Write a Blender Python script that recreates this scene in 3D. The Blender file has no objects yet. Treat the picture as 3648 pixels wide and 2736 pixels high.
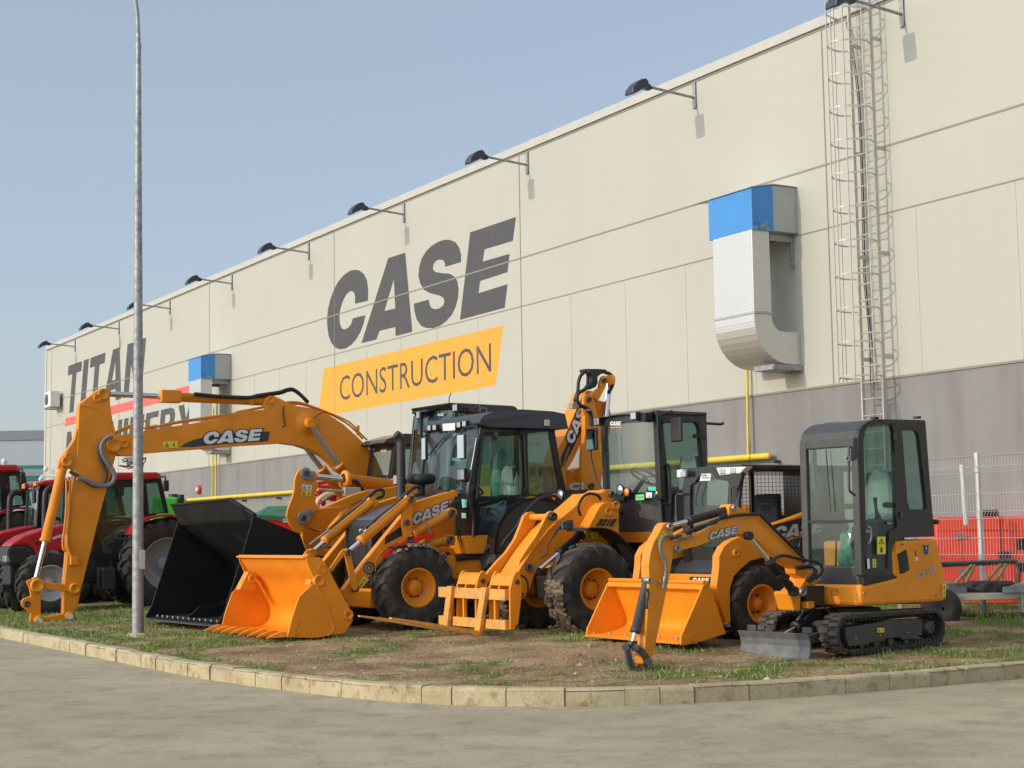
import bpy, math, random
from math import sin, cos, pi, radians, sqrt, atan2
from mathutils import Vector as V, Matrix, noise
random.seed(7)
sc = bpy.context.scene
# ------------------------------------------------ camera
FPX = 5600.0; TH = math.atan(539/5600); RO = 0.0157
Fw = V((0, cos(TH), sin(TH))); R0 = V((1, 0, 0)); U0 = V((0, -sin(TH), cos(TH)))
Rt = R0*cos(RO) - U0*sin(RO); Up = U0*cos(RO) + R0*sin(RO)
CAM = V((0, 0, 1.42))
cd = bpy.data.cameras.new('camera'); cam = bpy.data.objects.new('camera', cd); sc.collection.objects.link(cam)
M3 = Matrix((Rt, Up, -Fw)).transposed()
cam.matrix_world = Matrix.Translation(CAM) @ M3.to_4x4()
cd.sensor_width = 36; cd.lens = 36*FPX/3648; cd.clip_end = 3000; cd.clip_start = 0.1
sc.camera = cam
# ------------------------------------------------ world and sun
SUNDIR = V((0.8245, 0.408, -0.392)).normalized()
wd = bpy.data.worlds.new("World"); sc.world = wd; wd.use_nodes = True
nt = wd.node_tree; bg = nt.nodes['Background']; sky = nt.nodes.new('ShaderNodeTexSky')
sky.sky_type = 'NISHITA'; sky.sun_disc = False
sky.sun_elevation = math.asin(-SUNDIR.z); sky.sun_rotation = atan2(-SUNDIR.x, -SUNDIR.y)
sky.air_density = 1.0; sky.dust_density = 2.0; sky.ozone_density = 1.6; sky.altitude = 50
hs_ = nt.nodes.new('ShaderNodeMix'); hs_.data_type = 'RGBA'; hs_.inputs[0].default_value = .45; hs_.inputs[7].default_value = (2.45, 2.9, 3.6, 1)
tcw = nt.nodes.new('ShaderNodeTexCoord'); dp = nt.nodes.new('ShaderNodeVectorMath'); dp.operation = 'DOT_PRODUCT'; nt.links.new(tcw.outputs['Generated'], dp.inputs[0]); dp.inputs[1].default_value = tuple(-SUNDIR)
mx0 = nt.nodes.new('ShaderNodeMath'); mx0.operation = 'MAXIMUM'; mx0.inputs[1].default_value = 0; nt.links.new(dp.outputs['Value'], mx0.inputs[0])
mp0 = nt.nodes.new('ShaderNodeMath'); mp0.operation = 'POWER'; mp0.inputs[1].default_value = 1.6; nt.links.new(mx0.outputs[0], mp0.inputs[0])
ma0 = nt.nodes.new('ShaderNodeMath'); ma0.operation = 'MULTIPLY_ADD'; ma0.inputs[1].default_value = 3.2; ma0.inputs[2].default_value = 1.0; nt.links.new(mp0.outputs[0], ma0.inputs[0])
hz0 = nt.nodes.new('ShaderNodeVectorMath'); hz0.operation = 'SCALE'; hz0.inputs[0].default_value = (3.6, 3.95, 4.5); nt.links.new(ma0.outputs[0], hz0.inputs['Scale']); nt.links.new(hz0.outputs[0], hs_.inputs[7])   # hazy air, brighter towards the sun
nt.links.new(sky.outputs[0], hs_.inputs[6]); nt.links.new(hs_.outputs[2], bg.inputs[0]); bg.inputs[1].default_value = 0.15
sl = bpy.data.lights.new('sun', 'SUN'); sl.energy = 1.75; sl.angle = radians(0.6); sl.color = (1, 0.90, 0.72)
so = bpy.data.objects.new('sun', sl); sc.collection.objects.link(so); so.rotation_euler = SUNDIR.to_track_quat('-Z', 'Y').to_euler(); so.location = (-20, -10, 20)
sc.view_settings.view_transform = 'Standard'; sc.view_settings.look = 'None'; sc.view_settings.gamma = 1; sc.view_settings.exposure = 0.12
sc.view_settings.use_curve_mapping = False
# ------------------------------------------------ materials
MATS = {}
def mat(name, col, rough=.6, metal=0., var=.0, vscale=3., bump=0., bscale=40., coat=0., spec=.5, col2=None, fac=(.4, .65), detail=6, emit=None, stretch=None):
    if name in MATS: return MATS[name]
    m = bpy.data.materials.new(name); m.use_nodes = True; t = m.node_tree; b = t.nodes['Principled BSDF']
    b.inputs['Base Color'].default_value = (*col, 1); b.inputs['Roughness'].default_value = rough; b.inputs['Metallic'].default_value = metal
    b.inputs['Coat Weight'].default_value = coat; b.inputs['Coat Roughness'].default_value = .12; b.inputs['Specular IOR Level'].default_value = spec
    tc = t.nodes.new('ShaderNodeTexCoord'); vec = tc.outputs['Object']
    if stretch:
        mp = t.nodes.new('ShaderNodeMapping'); mp.inputs['Scale'].default_value = stretch; t.links.new(vec, mp.inputs[0]); vec = mp.outputs[0]
    if var or col2:
        n = t.nodes.new('ShaderNodeTexNoise'); n.inputs['Scale'].default_value = vscale; n.inputs['Detail'].default_value = detail; t.links.new(vec, n.inputs['Vector'])
        r = t.nodes.new('ShaderNodeValToRGB'); e = r.color_ramp.elements; e[0].position = fac[0]; e[1].position = fac[1]
        c2 = col2 or tuple(c*(1-var) for c in col)
        e[0].color = (*c2, 1); e[1].color = (*col, 1); t.links.new(n.outputs[0], r.inputs[0]); t.links.new(r.outputs[0], b.inputs['Base Color'])
        if rough < .7:
            mr = t.nodes.new('ShaderNodeMapRange'); mr.inputs['To Min'].default_value = min(1, rough*1.5); mr.inputs['To Max'].default_value = rough*.8
            t.links.new(n.outputs[0], mr.inputs[0]); t.links.new(mr.outputs[0], b.inputs['Roughness'])
    if bump:
        n2 = t.nodes.new('ShaderNodeTexNoise'); n2.inputs['Scale'].default_value = bscale; n2.inputs['Detail'].default_value = 4; t.links.new(vec, n2.inputs['Vector'])
        bp = t.nodes.new('ShaderNodeBump'); bp.inputs['Strength'].default_value = bump; bp.inputs['Distance'].default_value = .02
        t.links.new(n2.outputs[0], bp.inputs['Height']); t.links.new(bp.outputs[0], b.inputs['Normal'])
    if emit: b.inputs['Emission Color'].default_value = (*emit[:3], 1); b.inputs['Emission Strength'].default_value = emit[3]
    MATS[name] = m; return m
def glassmat(name, tint=(.8, .88, .85), alpha=.55, rough=.02, body=(.1, .14, .13)):
    m = bpy.data.materials.new(name); m.use_nodes = True; t = m.node_tree; out = t.nodes['Material Output']; t.nodes.remove(t.nodes['Principled BSDF'])
    tr = t.nodes.new('ShaderNodeBsdfTransparent'); tr.inputs[0].default_value = (*tint, 1)
    gl = t.nodes.new('ShaderNodeBsdfGlossy'); gl.inputs['Roughness'].default_value = rough; gl.inputs[0].default_value = (.9, .95, .95, 1)
    df = t.nodes.new('ShaderNodeBsdfDiffuse'); df.inputs[0].default_value = (*body, 1)
    m1 = t.nodes.new('ShaderNodeMixShader'); m1.inputs[0].default_value = 1-alpha; t.links.new(tr.outputs[0], m1.inputs[1]); t.links.new(df.outputs[0], m1.inputs[2])
    lw = t.nodes.new('ShaderNodeLayerWeight'); lw.inputs[0].default_value = .5; pw = t.nodes.new('ShaderNodeMath'); pw.operation = 'POWER'; pw.inputs[1].default_value = 4.5; t.links.new(lw.outputs['Facing'], pw.inputs[0])
    fr = t.nodes.new('ShaderNodeMath'); fr.operation = 'MULTIPLY_ADD'; fr.inputs[1].default_value = .8; fr.inputs[2].default_value = .045; t.links.new(pw.outputs[0], fr.inputs[0]); m2 = t.nodes.new('ShaderNodeMixShader')
    t.links.new(fr.outputs[0], m2.inputs[0]); t.links.new(m1.outputs[0], m2.inputs[1]); t.links.new(gl.outputs[0], m2.inputs[2]); t.links.new(m2.outputs[0], out.inputs[0])
    MATS[name] = m; return m
O = mat('orange paint', (.84, .288, .014), .42, var=.13, vscale=2.2, coat=.10, spec=.35, bump=.04, bscale=25)
OW = mat('worn orange paint', (.78, .34, .05), .6, col2=(.50, .28, .10), vscale=9, fac=(.38, .55), bump=.15)
BK = mat('black plastic', (.022, .022, .024), .45, var=.3, vscale=5, bump=.05)
BG = mat('black gloss paint', (.012, .012, .014), .22, coat=.3)
GM = mat('gunmetal grey paint', (.06, .058, .056), .42, var=.2, vscale=4)
DG = mat('dark grey hood paint', (.09, .10, .11), .42, var=.15, vscale=3)
BB = mat('black bucket steel', (.008, .008, .009), .6, var=.25, vscale=3, spec=.25, col2=(.014, .0135, .014), fac=(.45, .7), bump=.06)
TY = mat('tyre rubber', (.022, .021, .020), .85, col2=(.06, .052, .042), vscale=6, fac=(.3, .6), bump=.2, bscale=60)
TM = mat('muddy tyre tread', (.060, .055, .048), .9, col2=(.075, .062, .05), vscale=5.5, fac=(.35, .6), bump=.6, bscale=45)
CH = mat('chrome rod', (.75, .75, .78), .12, 1.)
ST = mat('bare steel', (.38, .37, .36), .45, .8, var=.2, vscale=12)
STD = mat('dark steel', (.12, .12, .12), .5, .6, var=.3, vscale=15)
GS = mat('galvanised steel', (.36, .37, .37), .5, .5, col2=(.25, .26, .27), vscale=14, fac=(.35, .6), bump=.05)
RD = mat('red paint', (.50, .012, .02), .3, coat=.3, var=.15, vscale=3)
RB = mat('bright red paint', (.72, .02, .012), .35, coat=.2, var=.1)
RO_ = mat('fluorescent red panel', (1., .075, .03), .45, var=.06, vscale=2)
WL = mat('white letters', (.72, .73, .74), .5)
SLV = mat('silver decal', (.52, .54, .56), .4, var=.1, vscale=10)
YD = mat('yellow decal', (.80, .66, .03), .5)
YP = mat('yellow pipe paint', (.75, .56, .05), .45, var=.15)
WH = mat('white plastic', (.72, .72, .70), .5, var=.08)
DK = mat('dark letter', (.03, .03, .035), .5)
RUB = mat('hose rubber', (.016, .016, .017), .55)
HS = mat('grey spiral hose', (.22, .23, .24), .45, var=.3, vscale=60)
LN = mat('lamp lens', (.50, .52, .54), .18, .7)
AM = mat('amber lens', (.95, .25, .01), .2, coat=.5)
RL = mat('red lens', (.7, .02, .01), .2, coat=.5)
MR = mat('mirror glass', (.62, .66, .70), .04, 1.)
SEAT = mat('seat fabric', (.035, .035, .038), .8, bump=.2)
PLF = glassmat('plastic wrap', (.88, .90, .90), .18, .18, (.75, .77, .74))
PLG = glassmat('green plastic bag', (.5, .85, .75), .25, .15, (.30, .62, .52))
GL = glassmat('cab glass', (.72, .83, .79), .90, .02, (.10, .13, .12))
GLT = glassmat('tinted windscreen', (.56, .68, .64), .84, .02, (.10, .15, .145))
MUD = mat('dried mud', (.30, .225, .145), .95, var=.35, vscale=12, bump=.6, bscale=50)
GLD = glassmat('dark cab glass', (.72, .80, .78), .9)
GRN = mat('green paint', (.05, .42, .03), .4, coat=.2)
GRT = mat('green tarp', (.05, .20, .10), .6, var=.3, vscale=4)
CRM = mat('cream rim', (.40, .40, .41), .45, var=.1)
# ------------------------------------------------ mesh kit
PM = {}
def tag(o, label=None, cat=None, group=None, kind=None):
    if label: o['label'] = label
    if cat: o['category'] = cat
    if group: o['group'] = group
    if kind: o['kind'] = kind
    return o
def empty(name, loc, fdir=None, label=None, cat=None, group=None):
    o = bpy.data.objects.new(name, None); sc.collection.objects.link(o); o.location = loc; o.empty_display_size = .3
    a = 0
    if fdir is not None: a = atan2(fdir[1], fdir[0]); o.rotation_euler.z = a
    PM[o.name] = Matrix.Translation(V(loc)) @ Matrix.Rotation(a, 4, 'Z')
    return tag(o, label, cat, group)
def rootm(o):
    while o is not None:
        if o.name in PM: return PM[o.name]
        o = o.parent
    return Matrix.Identity(4)
def copy_tree(o, parent=None):
    c = o.copy(); sc.collection.objects.link(c)
    if parent is not None: c.parent = parent
    if o.name in PM: PM[c.name] = PM[o.name]
    for ch in list(o.children): copy_tree(ch, c)
    return c
def perp(d):
    d = V(d).normalized(); a = V((0, 0, 1)) if abs(d.z) < .9 else V((1, 0, 0)); x = d.cross(a).normalized(); return x, d.cross(x).normalized()
class MB:
    def __init__(s): s.v = []; s.f = []; s.m = []; s.mi = 0; s.sm = []
    def add(s, vs, fs, smooth=False):
        o = len(s.v); s.v += [V(p) for p in vs]
        for f in fs: s.f.append([i+o for i in f]); s.m.append(s.mi); s.sm.append(smooth)
        return s
    def box(s, c, e):          # centre, three half-extent vectors
        c = V(c); a, b, d = [V(q) for q in e]
        vs = [c+x*a+y*b+z*d for x in (-1, 1) for y in (-1, 1) for z in (-1, 1)]
        return s.add(vs, [(0, 1, 3, 2), (4, 6, 7, 5), (0, 4, 5, 1), (2, 3, 7, 6), (0, 2, 6, 4), (1, 5, 7, 3)])
    def prism(s, pts, ext):
        pts = [V(p) for p in pts]; n = len(pts); e = V(ext)
        return s.add(pts+[p+e for p in pts], [list(range(n))[::-1], list(range(n, 2*n))]+[(i, (i+1) % n, n+(i+1) % n, n+i) for i in range(n)])
    def loft(s, rings, closed=True, caps=True, smooth=True):
        n = len(rings[0]); vs = [p for r in rings for p in r]; fs = []
        for k in range(len(rings)-1):
            for i in range(n if closed else n-1):
                j = (i+1) % n; fs.append((k*n+i, k*n+j, (k+1)*n+j, (k+1)*n+i))
        s.add(vs, fs, smooth)
        if caps: s.add(rings[0], [list(range(n))[::-1]]); s.add(rings[-1], [list(range(n))])
        return s
    def tube(s, pts, r, seg=10, closed=False):
        pts = [V(p) for p in pts]; rr = r if isinstance(r, (list, tuple)) else [r]*len(pts); rings = []
        x = None
        for i, p in enumerate(pts):
            if closed: d = pts[(i+1) % len(pts)]-pts[i-1]
            else: d = (pts[min(i+1, len(pts)-1)]-pts[max(i-1, 0)])
            if d.length < 1e-9: d = V((0, 0, 1))
            d.normalize()
            if x is None: x, _ = perp(d)
            x = (x-d*x.dot(d)).normalized(); y = d.cross(x)
            rings.append([p+(x*cos(2*pi*k/seg)+y*sin(2*pi*k/seg))*rr[i] for k in range(seg)])
        if closed: rings.append(rings[0])
        return s.loft(rings, True, not closed)
    def cyl(s, a, b, r, r2=None, seg=20): return s.tube([a, b], [r, r if r2 is None else r2], seg)
    def lathe(s, c, ax, prof, seg=32):   # prof: (radius, along axis)
        c = V(c); ax = V(ax).normalized(); x, y = perp(ax)
        return s.loft([[c+ax*h+(x*cos(2*pi*k/seg)+y*sin(2*pi*k/seg))*max(r, 1e-4) for k in range(seg)] for r, h in prof], True, False)
    def sphere(s, c, r, seg=12, sc3=(1, 1, 1)):
        c = V(c); rings = []
        for i in range(seg//2+1):
            a = pi*i/(seg//2); rings.append([c+V((sc3[0]*r*max(sin(a), .01)*cos(2*pi*k/seg), sc3[1]*r*max(sin(a), .01)*sin(2*pi*k/seg), sc3[2]*r*cos(a))) for k in range(seg)])
        return s.loft(rings, True, False)
    def build(s, name, ms, parent=None, bevel=0, label=None, seg=2):
        M = rootm(parent).inverted() if parent is not None else Matrix.Identity(4)
        me = bpy.data.meshes.new(name); me.from_pydata([tuple(M @ p) for p in s.v], [], s.f)
        if not isinstance(ms, (list, tuple)): ms = [ms]
        for m in ms: me.materials.append(m)
        me.polygons.foreach_set('material_index', s.m); me.polygons.foreach_set('use_smooth', s.sm); me.update()
        o = bpy.data.objects.new(name, me); sc.collection.objects.link(o)
        if parent is not None: o.parent = parent
        if bevel:
            b = o.modifiers.new('b', 'BEVEL'); b.width = bevel; b.segments = seg; b.limit_method = 'ANGLE'; b.angle_limit = radians(35); b.use_clamp_overlap = True
            b.harden_normals = False
        if label: o['label'] = label
        return o
    def mat(s, i): s.mi = i; return s
def spl(pts, n=6):     # Catmull-Rom
    P = [V(p) for p in pts]; P = [P[0]*2-P[1]]+P+[P[-1]*2-P[-2]]; out = []
    for i in range(1, len(P)-2):
        for k in range(n):
            t = k/n; a, b, c, d = P[i-1:i+3]
            out.append(.5*((2*b)+(c-a)*t+(2*a-5*b+4*c-d)*t*t+(3*b-a-3*c+d)*t**3))
    return out+[P[-2]]
# ------------------------------------------------ picture crops -> rays -> planes standing in the place
CR = dict(A=(0,1150,2.4578),B=(0,1600,2.37),C=(700,1300,2.765),D=(500,1650,2.5525),E=(1200,1400,2.4578),G=(1200,1750,2.4578),H=(1850,1280,2.4765),I=(1850,1850,2.6024),J=(2350,1450,3.0169),K=(2750,1450,3.0169),L=(2550,1950,2.4578),M=(3150,1600,2.3695),N=(2450,600,2.0738),Q=(2850,0,2.0739),R=(1000,650,1.9516),S=(0,900,2.4578),T=(0,0,.60636),V=(900,1680,3.6867),X=(0,1500,2.37),W=(1950,1300,3.6867),Y=(0,2150,1.2127),Z=(1824,2200,1.2127),U=(0,0,1))
def src(t, x, y): a, b, s = CR[t]; return a+x/s, b+y/s
def ray(x, y): return Fw+Rt*((x-1824)/FPX)-Up*((y-1368)/FPX)
UW = V((-0.514086, 0.857739, 0)); NW = V((-0.857739, -0.514086, 0)); P0 = V((6.20838, 28.5, 0))
class Fr:
    """a standing frame: o ground point, f forward, l lateral (away from the viewer's side)"""
    def __init__(s, o, f=NW, l=None):
        s.o = V((o[0], o[1], 0)); s.f = V((f[0], f[1], 0)).normalized(); s.l = V(l).normalized() if l is not None else V((-s.f.y, s.f.x, 0))*(-1)
    def __call__(s, u, w, z): return s.o+s.f*u+s.l*w+V((0, 0, z))
    def at(s, t, pts, w=0.):         # picture points on the plane lateral = w
        one = not isinstance(pts[0], (tuple, list))
        if one: pts = [pts]
        out = []
        for x, y in pts:
            r = ray(*src(t, x, y)); k = ((s.o+s.l*w-CAM).dot(s.l))/r.dot(s.l); out.append(CAM+r*k)
        return out[0] if one else out
    def atf(s, t, pts, u):           # picture points on the plane forward = u
        one = not isinstance(pts[0], (tuple, list))
        if one: pts = [pts]
        out = []
        for x, y in pts:
            r = ray(*src(t, x, y)); k = ((s.o+s.f*u-CAM).dot(s.f))/r.dot(s.f); out.append(CAM+r*k)
        return out[0] if one else out
    def uvw(s, p): d = V(p)-s.o; return d.dot(s.f), d.dot(s.l), p[2]
    def pr(s, t, pts, w, d, mb=None):    # profile traced at lateral w, thickness d away
        mb = mb or MB(); return mb.prism(s.at(t, pts, w), s.l*d)
WF = Fr(P0, NW, UW)     # wall frame: u out of wall, w along wall, z up
def wp(s_, z, off=0): return P0+UW*s_+NW*off+V((0, 0, z))
# ------------------------------------------------ lettering
def fill(loops, name='x'):
    """loops: list of 2D closed loops (holes allowed) -> (verts2d, faces)"""
    cu = bpy.data.curves.new(name, 'CURVE'); cu.dimensions = '2D'; cu.fill_mode = 'BOTH'
    for lp in loops:
        sp = cu.splines.new('POLY'); sp.points.add(len(lp)-1); sp.use_cyclic_u = True
        for i, p in enumerate(lp): sp.points[i].co = (p[0], p[1], 0, 1)
    o = bpy.data.objects.new(name, cu); me = bpy.data.meshes.new_from_object(o)
    r = ([v.co.copy() for v in me.vertices], [list(p.vertices) for p in me.polygons])
    bpy.data.objects.remove(o); bpy.data.curves.remove(cu); bpy.data.meshes.remove(me); return r
def fonttext(body, shear=0, bold=0.):
    cu = bpy.data.curves.new('t', 'FONT'); cu.body = body; cu.shear = shear; cu.offset = bold; cu.fill_mode = 'BOTH'; cu.resolution_u = 3
    o = bpy.data.objects.new('t', cu); me = bpy.data.meshes.new_from_object(o)
    vs = [v.co.copy() for v in me.vertices]; fs = [list(p.vertices) for p in me.polygons]
    bpy.data.objects.remove(o); bpy.data.curves.remove(cu); bpy.data.meshes.remove(me)
    x0 = min(v.x for v in vs); x1 = max(v.x for v in vs); y0 = min(v.y for v in vs); y1 = max(v.y for v in vs)
    return [V(((v.x-x0)/(x1-x0), (v.y-y0)/(y1-y0), 0)) for v in vs], fs
def put(vf, O3, X3, Y3, off=.004, th=.002, mb=None, scale_off=0):
    """unit-square figure -> plane O3,X3,Y3; lifted off toward the side facing the viewer"""
    mb = mb or MB(); vs, fs = vf; O3 = V(O3); ex = V(X3)-O3; ey = V(Y3)-O3; n = ex.cross(ey).normalized()
    if n.dot(CAM-O3) < 0: n = -n
    P = [O3+ex*v[0]+ey*v[1]+n*off for v in vs]; mb.add(P, fs); return mb
LETC = [(607,822),(608,740),(600,680),(580,638),(550,613),(515,607),(480,615),(440,643),(400,690),(370,745),(345,815),(330,880),(323,950),(325,1010),(335,1070),(355,1120),(385,1152),(415,1160),(450,1155),(490,1130),(525,1090),(555,1040),(575,985),(590,922),(503,944),(490,985),(470,1010),(445,1022),(425,1015),(412,985),(408,930),(415,880),(432,825),(455,780),(480,758),(495,754),(510,765),(518,790),(517,844)]
LETA = [(562,1117),(748,527),(866,488),(915,1038),(800,1068),(797,1005),(687,1032),(665,1092)]; LETAh = [(722,893),(787,672),(797,876)]
LETS = [(1254,553),(1254,500),(1240,450),(1215,415),(1180,400),(1145,398),(1100,410),(1050,440),(1010,480),(980,530),(963,590),(958,650),(970,700),(995,745),(1040,770),(1100,785),(1130,800),(1140,825),(1130,855),(1105,875),(1070,882),(1045,868),(1033,840),(1030,814),(926,843),(930,890),(945,950),(975,995),(1010,1012),(1060,1013),(1110,995),(1150,965),(1190,920),(1218,860),(1233,800),(1237,740),(1230,690),(1210,655),(1175,635),(1120,630),(1075,622),(1057,600),(1062,570),(1080,545),(1105,535),(1130,540),(1142,560),(1145,587)]
LETE = [(1318,347),(1636,240),(1614,406),(1418,465),(1405,550),(1592,496),(1577,623),(1387,685),(1376,770),(1577,707),(1558,871),(1247,955)]
def _w2(lp):
    o = []
    for x, y in lp: p = WF.atf('R', (x, y), 0); o.append((-(p-P0).dot(UW), p.z))
    return o
LOGO_W = [_w2(l) for l in (LETC, LETA, LETAh, LETS, LETE)]
_x0 = min(p[0] for l in LOGO_W for p in l); _x1 = max(p[0] for l in LOGO_W for p in l); _y0 = min(p[1] for l in LOGO_W for p in l); _y1 = max(p[1] for l in LOGO_W for p in l)
LOGO = [[((x-_x0)/(_x1-_x0), (y-_y0)/(_y1-_y0)) for x, y in l] for l in LOGO_W]
LOGOF = fill(LOGO)
def grow(lp, d):       # outline each letter outward for the dark rim
    n = len(lp); a = sum(lp[i][0]*lp[(i+1) % n][1]-lp[(i+1) % n][0]*lp[i][1] for i in range(n)); sg = 1 if a > 0 else -1; out = []
    for i in range(n):
        p = V((*lp[i-1], 0)); q = V((*lp[i], 0)); r = V((*lp[(i+1) % n], 0)); p.x *= 3.2; q.x *= 3.2; r.x *= 3.2
        a1 = (q-p).normalized(); a2 = (r-q).normalized(); nn = V((a1.y, -a1.x, 0))+V((a2.y, -a2.x, 0)); 
        nn = nn/max(.5, nn.length_squared/2) if nn.length > .3 else nn
        q2 = q+nn*sg*d; out.append((q2.x/3.2, q2.y))
    return out
RIMF = [fill([grow(l, .07)]) for l in (LOGO[0], LOGO[1], LOGO[3], LOGO[4])]
def logo(parent, O3, X3, Y3, m=None, rim=True, off=.004, name='logo_decal'):
    mb = MB(); ms = [m or SLV]
    if rim:
        ms.append(DK); mb.mat(1)
        for i, r in enumerate(RIMF): put(r, O3, X3, Y3, off+.0006*i, mb=mb)
        mb.mat(0)
    put(LOGOF, O3, X3, Y3, off+.005, mb=mb); return mb.build(name, ms, parent)
def text(body, parent, O3, X3, Y3, m, name='lettering', off=.004, shear=0, bold=0.):
    return put(fonttext(body, shear, bold), O3, X3, Y3, off).build(name, m, parent)
def decal(fr, t, pts, w, parent, m=YD, off=.005, name='warning_decal', marks=True):
    """pts tl,tr,br,bl of a sticker on plane w; warning triangle + figure"""
    P = fr.at(t, pts, w-off); mb = MB(); mb.add([p for p in P], [(0, 1, 2, 3)])
    if marks:
        tl, tr, br, bl = P; f = lambda a, b: (tl*(1-a)+tr*a)*(1-b)+(bl*(1-a)+br*a)*b-fr.l*.002
        mb.mat(1)
        def ring(q, k=.72):
            c = sum(q, V((0, 0, 0)))/len(q); n = len(q); qi = [c+(p-c)*k for p in q]; mb.add(q+qi, [(i, (i+1) % n, n+(i+1) % n, n+i) for i in range(n)])
        long_ = (tr-tl).length > (bl-tl).length
        if long_: ring([f(.25, .12), f(.43, .85), f(.07, .85)]); mb.add([f(.22, .45), f(.28, .45), f(.30, .75), f(.20, .75)], [(0, 1, 2, 3)]); mb.add([f(.72, .2), f(.78, .2), f(.80, .8), f(.70, .8)], [(0, 1, 2, 3)]); mb.add([f(.58, .45), f(.66, .45), f(.66, .55), f(.58, .55)], [(0, 1, 2, 3)])
        else: ring([f(.5, .08), f(.88, .42), f(.12, .42)]); mb.add([f(.44, .2), f(.56, .2), f(.56, .36), f(.44, .36)], [(0, 1, 2, 3)]); mb.add([f(.4, .58), f(.6, .58), f(.65, .9), f(.35, .9)], [(0, 1, 2, 3)])
    return mb.build(name, [m, DK], parent)
# ================================================ ground
def smooth(a, b, x): t = max(0, min(1, (x-a)/(b-a))); return t*t*(3-2*t)
CK = [(-45, 86), (-30, 61), (-15, 35.9), (-7.8, 24.0), (-5.3, 19.8), (-3.5, 16.8), (-2.27, 15.1), (-1.29, 14.0), (-.46, 13.46), (.32, 13.22), (1.09, 13.25), (1.89, 13.46), (2.75, 13.85), (3.71, 14.38), (4.84, 15.1), (9, 17.6), (20, 24.2), (34, 32.5)]
ck = [V((p.x, p.y, 0)) for p in spl([(x, y, 0) for x, y in CK], 10)]
def resample(pts, d):
    out = [pts[0].copy()]; acc = 0
    for a, b in zip(pts, pts[1:]):
        L = (b-a).length; t = 0
        while acc+L-t >= d: t += d-acc; out.append(a+(b-a)*(t/L)); acc = 0
        acc += L-t
    return out
def gz(x, y):
    d = min((V((x, y, 0))-p).length for p in ck[::4]) if False else 0
    return 0
wall_s = lambda t: 75-t*95
cs = resample(ck, .12)
TOT = len(cs)
def dirt_h(x, y, d):
    h = .128+.10*smooth(0, 4.5, d)+.05*smooth(5, 14, d)
    h += .034*noise.noise(V((x*.8, y*.8, 0)))*smooth(0, .6, d)+.028*noise.noise(V((x*3, y*3, 3)))*smooth(.05, .5, d)+.018*noise.noise(V((x*9, y*9, 7)))
    return h
def gmask(x, y, d):
    g = noise.noise(V((x*.9, y*.9, 11)))*.8+noise.noise(V((x*2.6, y*2.6, 5)))*.7+noise.noise(V((x*7, y*7, 2)))*.55
    g += .07+.34*smooth(6, 10, d)
    # greener band by the kerb on the left and in front of the mini digger, bare where machines churn the soil
    g += .42*math.exp(-((x-2.4)**2/1.4+(y-14.6)**2/.4))+.35*smooth(-3.5, -5, x)-.25*math.exp(-((x+.3)**2/3+(y-17.5)**2/3))+.3*math.exp(-((x-4.6)**2/2+(y-16.2)**2/1.5))
    return g
mb = MB(); cols = []
sub = cs[::2]; NR = 120
# direction inland for each kerb point
prev = None; grid = []
for i, p in enumerate(sub):
    a = sub[max(0, i-6)]; b = sub[min(len(sub)-1, i+6)]; tng = (b-a).normalized(); nrm = V((-tng.y, tng.x, 0))
    if nrm.y < 0: nrm = -nrm
    q = P0+UW*(78-100*i/(len(sub)-1))-NW*1.0; q.z = 0
    row = []
    for k in range(NR+1):
        t = (k/NR)**2.2; L = (q-p).length; st = p+nrm*(t*L)*(1-t)+(q-p)*t*t; d = t*L
        row.append((st.x, st.y, d))
    grid.append(row)
vs = []; gm = []
for row in grid:
    for x, y, d in row: vs.append((x, y, dirt_h(x, y, d))); gm.append(gmask(x, y, d))
fs = [(i*(NR+1)+k, (i+1)*(NR+1)+k, (i+1)*(NR+1)+k+1, i*(NR+1)+k+1) for i in range(len(grid)-1) for k in range(NR)]
me = bpy.data.meshes.new('dirt_ground'); me.from_pydata(vs, [], fs); me.update()
me.polygons.foreach_set('use_smooth', [True]*len(fs))
at = me.attributes.new('gm', 'FLOAT', 'POINT'); at.data.foreach_set('value', gm)
dirt = bpy.data.objects.new('dirt_ground', me); sc.collection.objects.link(dirt); tag(dirt, kind='structure', label='brown soil verge with patchy grass in front of the warehouse')
m = bpy.data.materials.new('soil'); m.use_nodes = True; t = m.node_tree; b = t.nodes['Principled BSDF']; b.inputs['Roughness'].default_value = .95; b.inputs['Specular IOR Level'].default_value = .15
tc = t.nodes.new('ShaderNodeTexCoord')
def nz(scale, detail=6, rough=.6):
    n = t.nodes.new('ShaderNodeTexNoise'); n.inputs['Scale'].default_value = scale; n.inputs['Detail'].default_value = detail; n.inputs['Roughness'].default_value = rough; t.links.new(tc.outputs['Object'], n.inputs['Vector']); return n.outputs[0]
def ramp(inp, stops):
    r = t.nodes.new('ShaderNodeValToRGB'); el = r.color_ramp.elements
    while len(el) < len(stops): el.new(.5)
    for e_, (p_, c_) in zip(el, stops): e_.position = p_; e_.color = (*c_, 1)
    t.links.new(inp, r.inputs[0]); return r.outputs[0]
def mixc(f, a, b_, mode='MIX'):
    x = t.nodes.new('ShaderNodeMix'); x.data_type = 'RGBA'; x.blend_type = mode
    if isinstance(f, float): x.inputs[0].default_value = f
    else: t.links.new(f, x.inputs[0])
    for k, q in ((6, a), (7, b_)):
        if isinstance(q, tuple): x.inputs[k].default_value = (*q, 1)
        else: t.links.new(q, x.inputs[k])
    return x.outputs[2]
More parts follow.
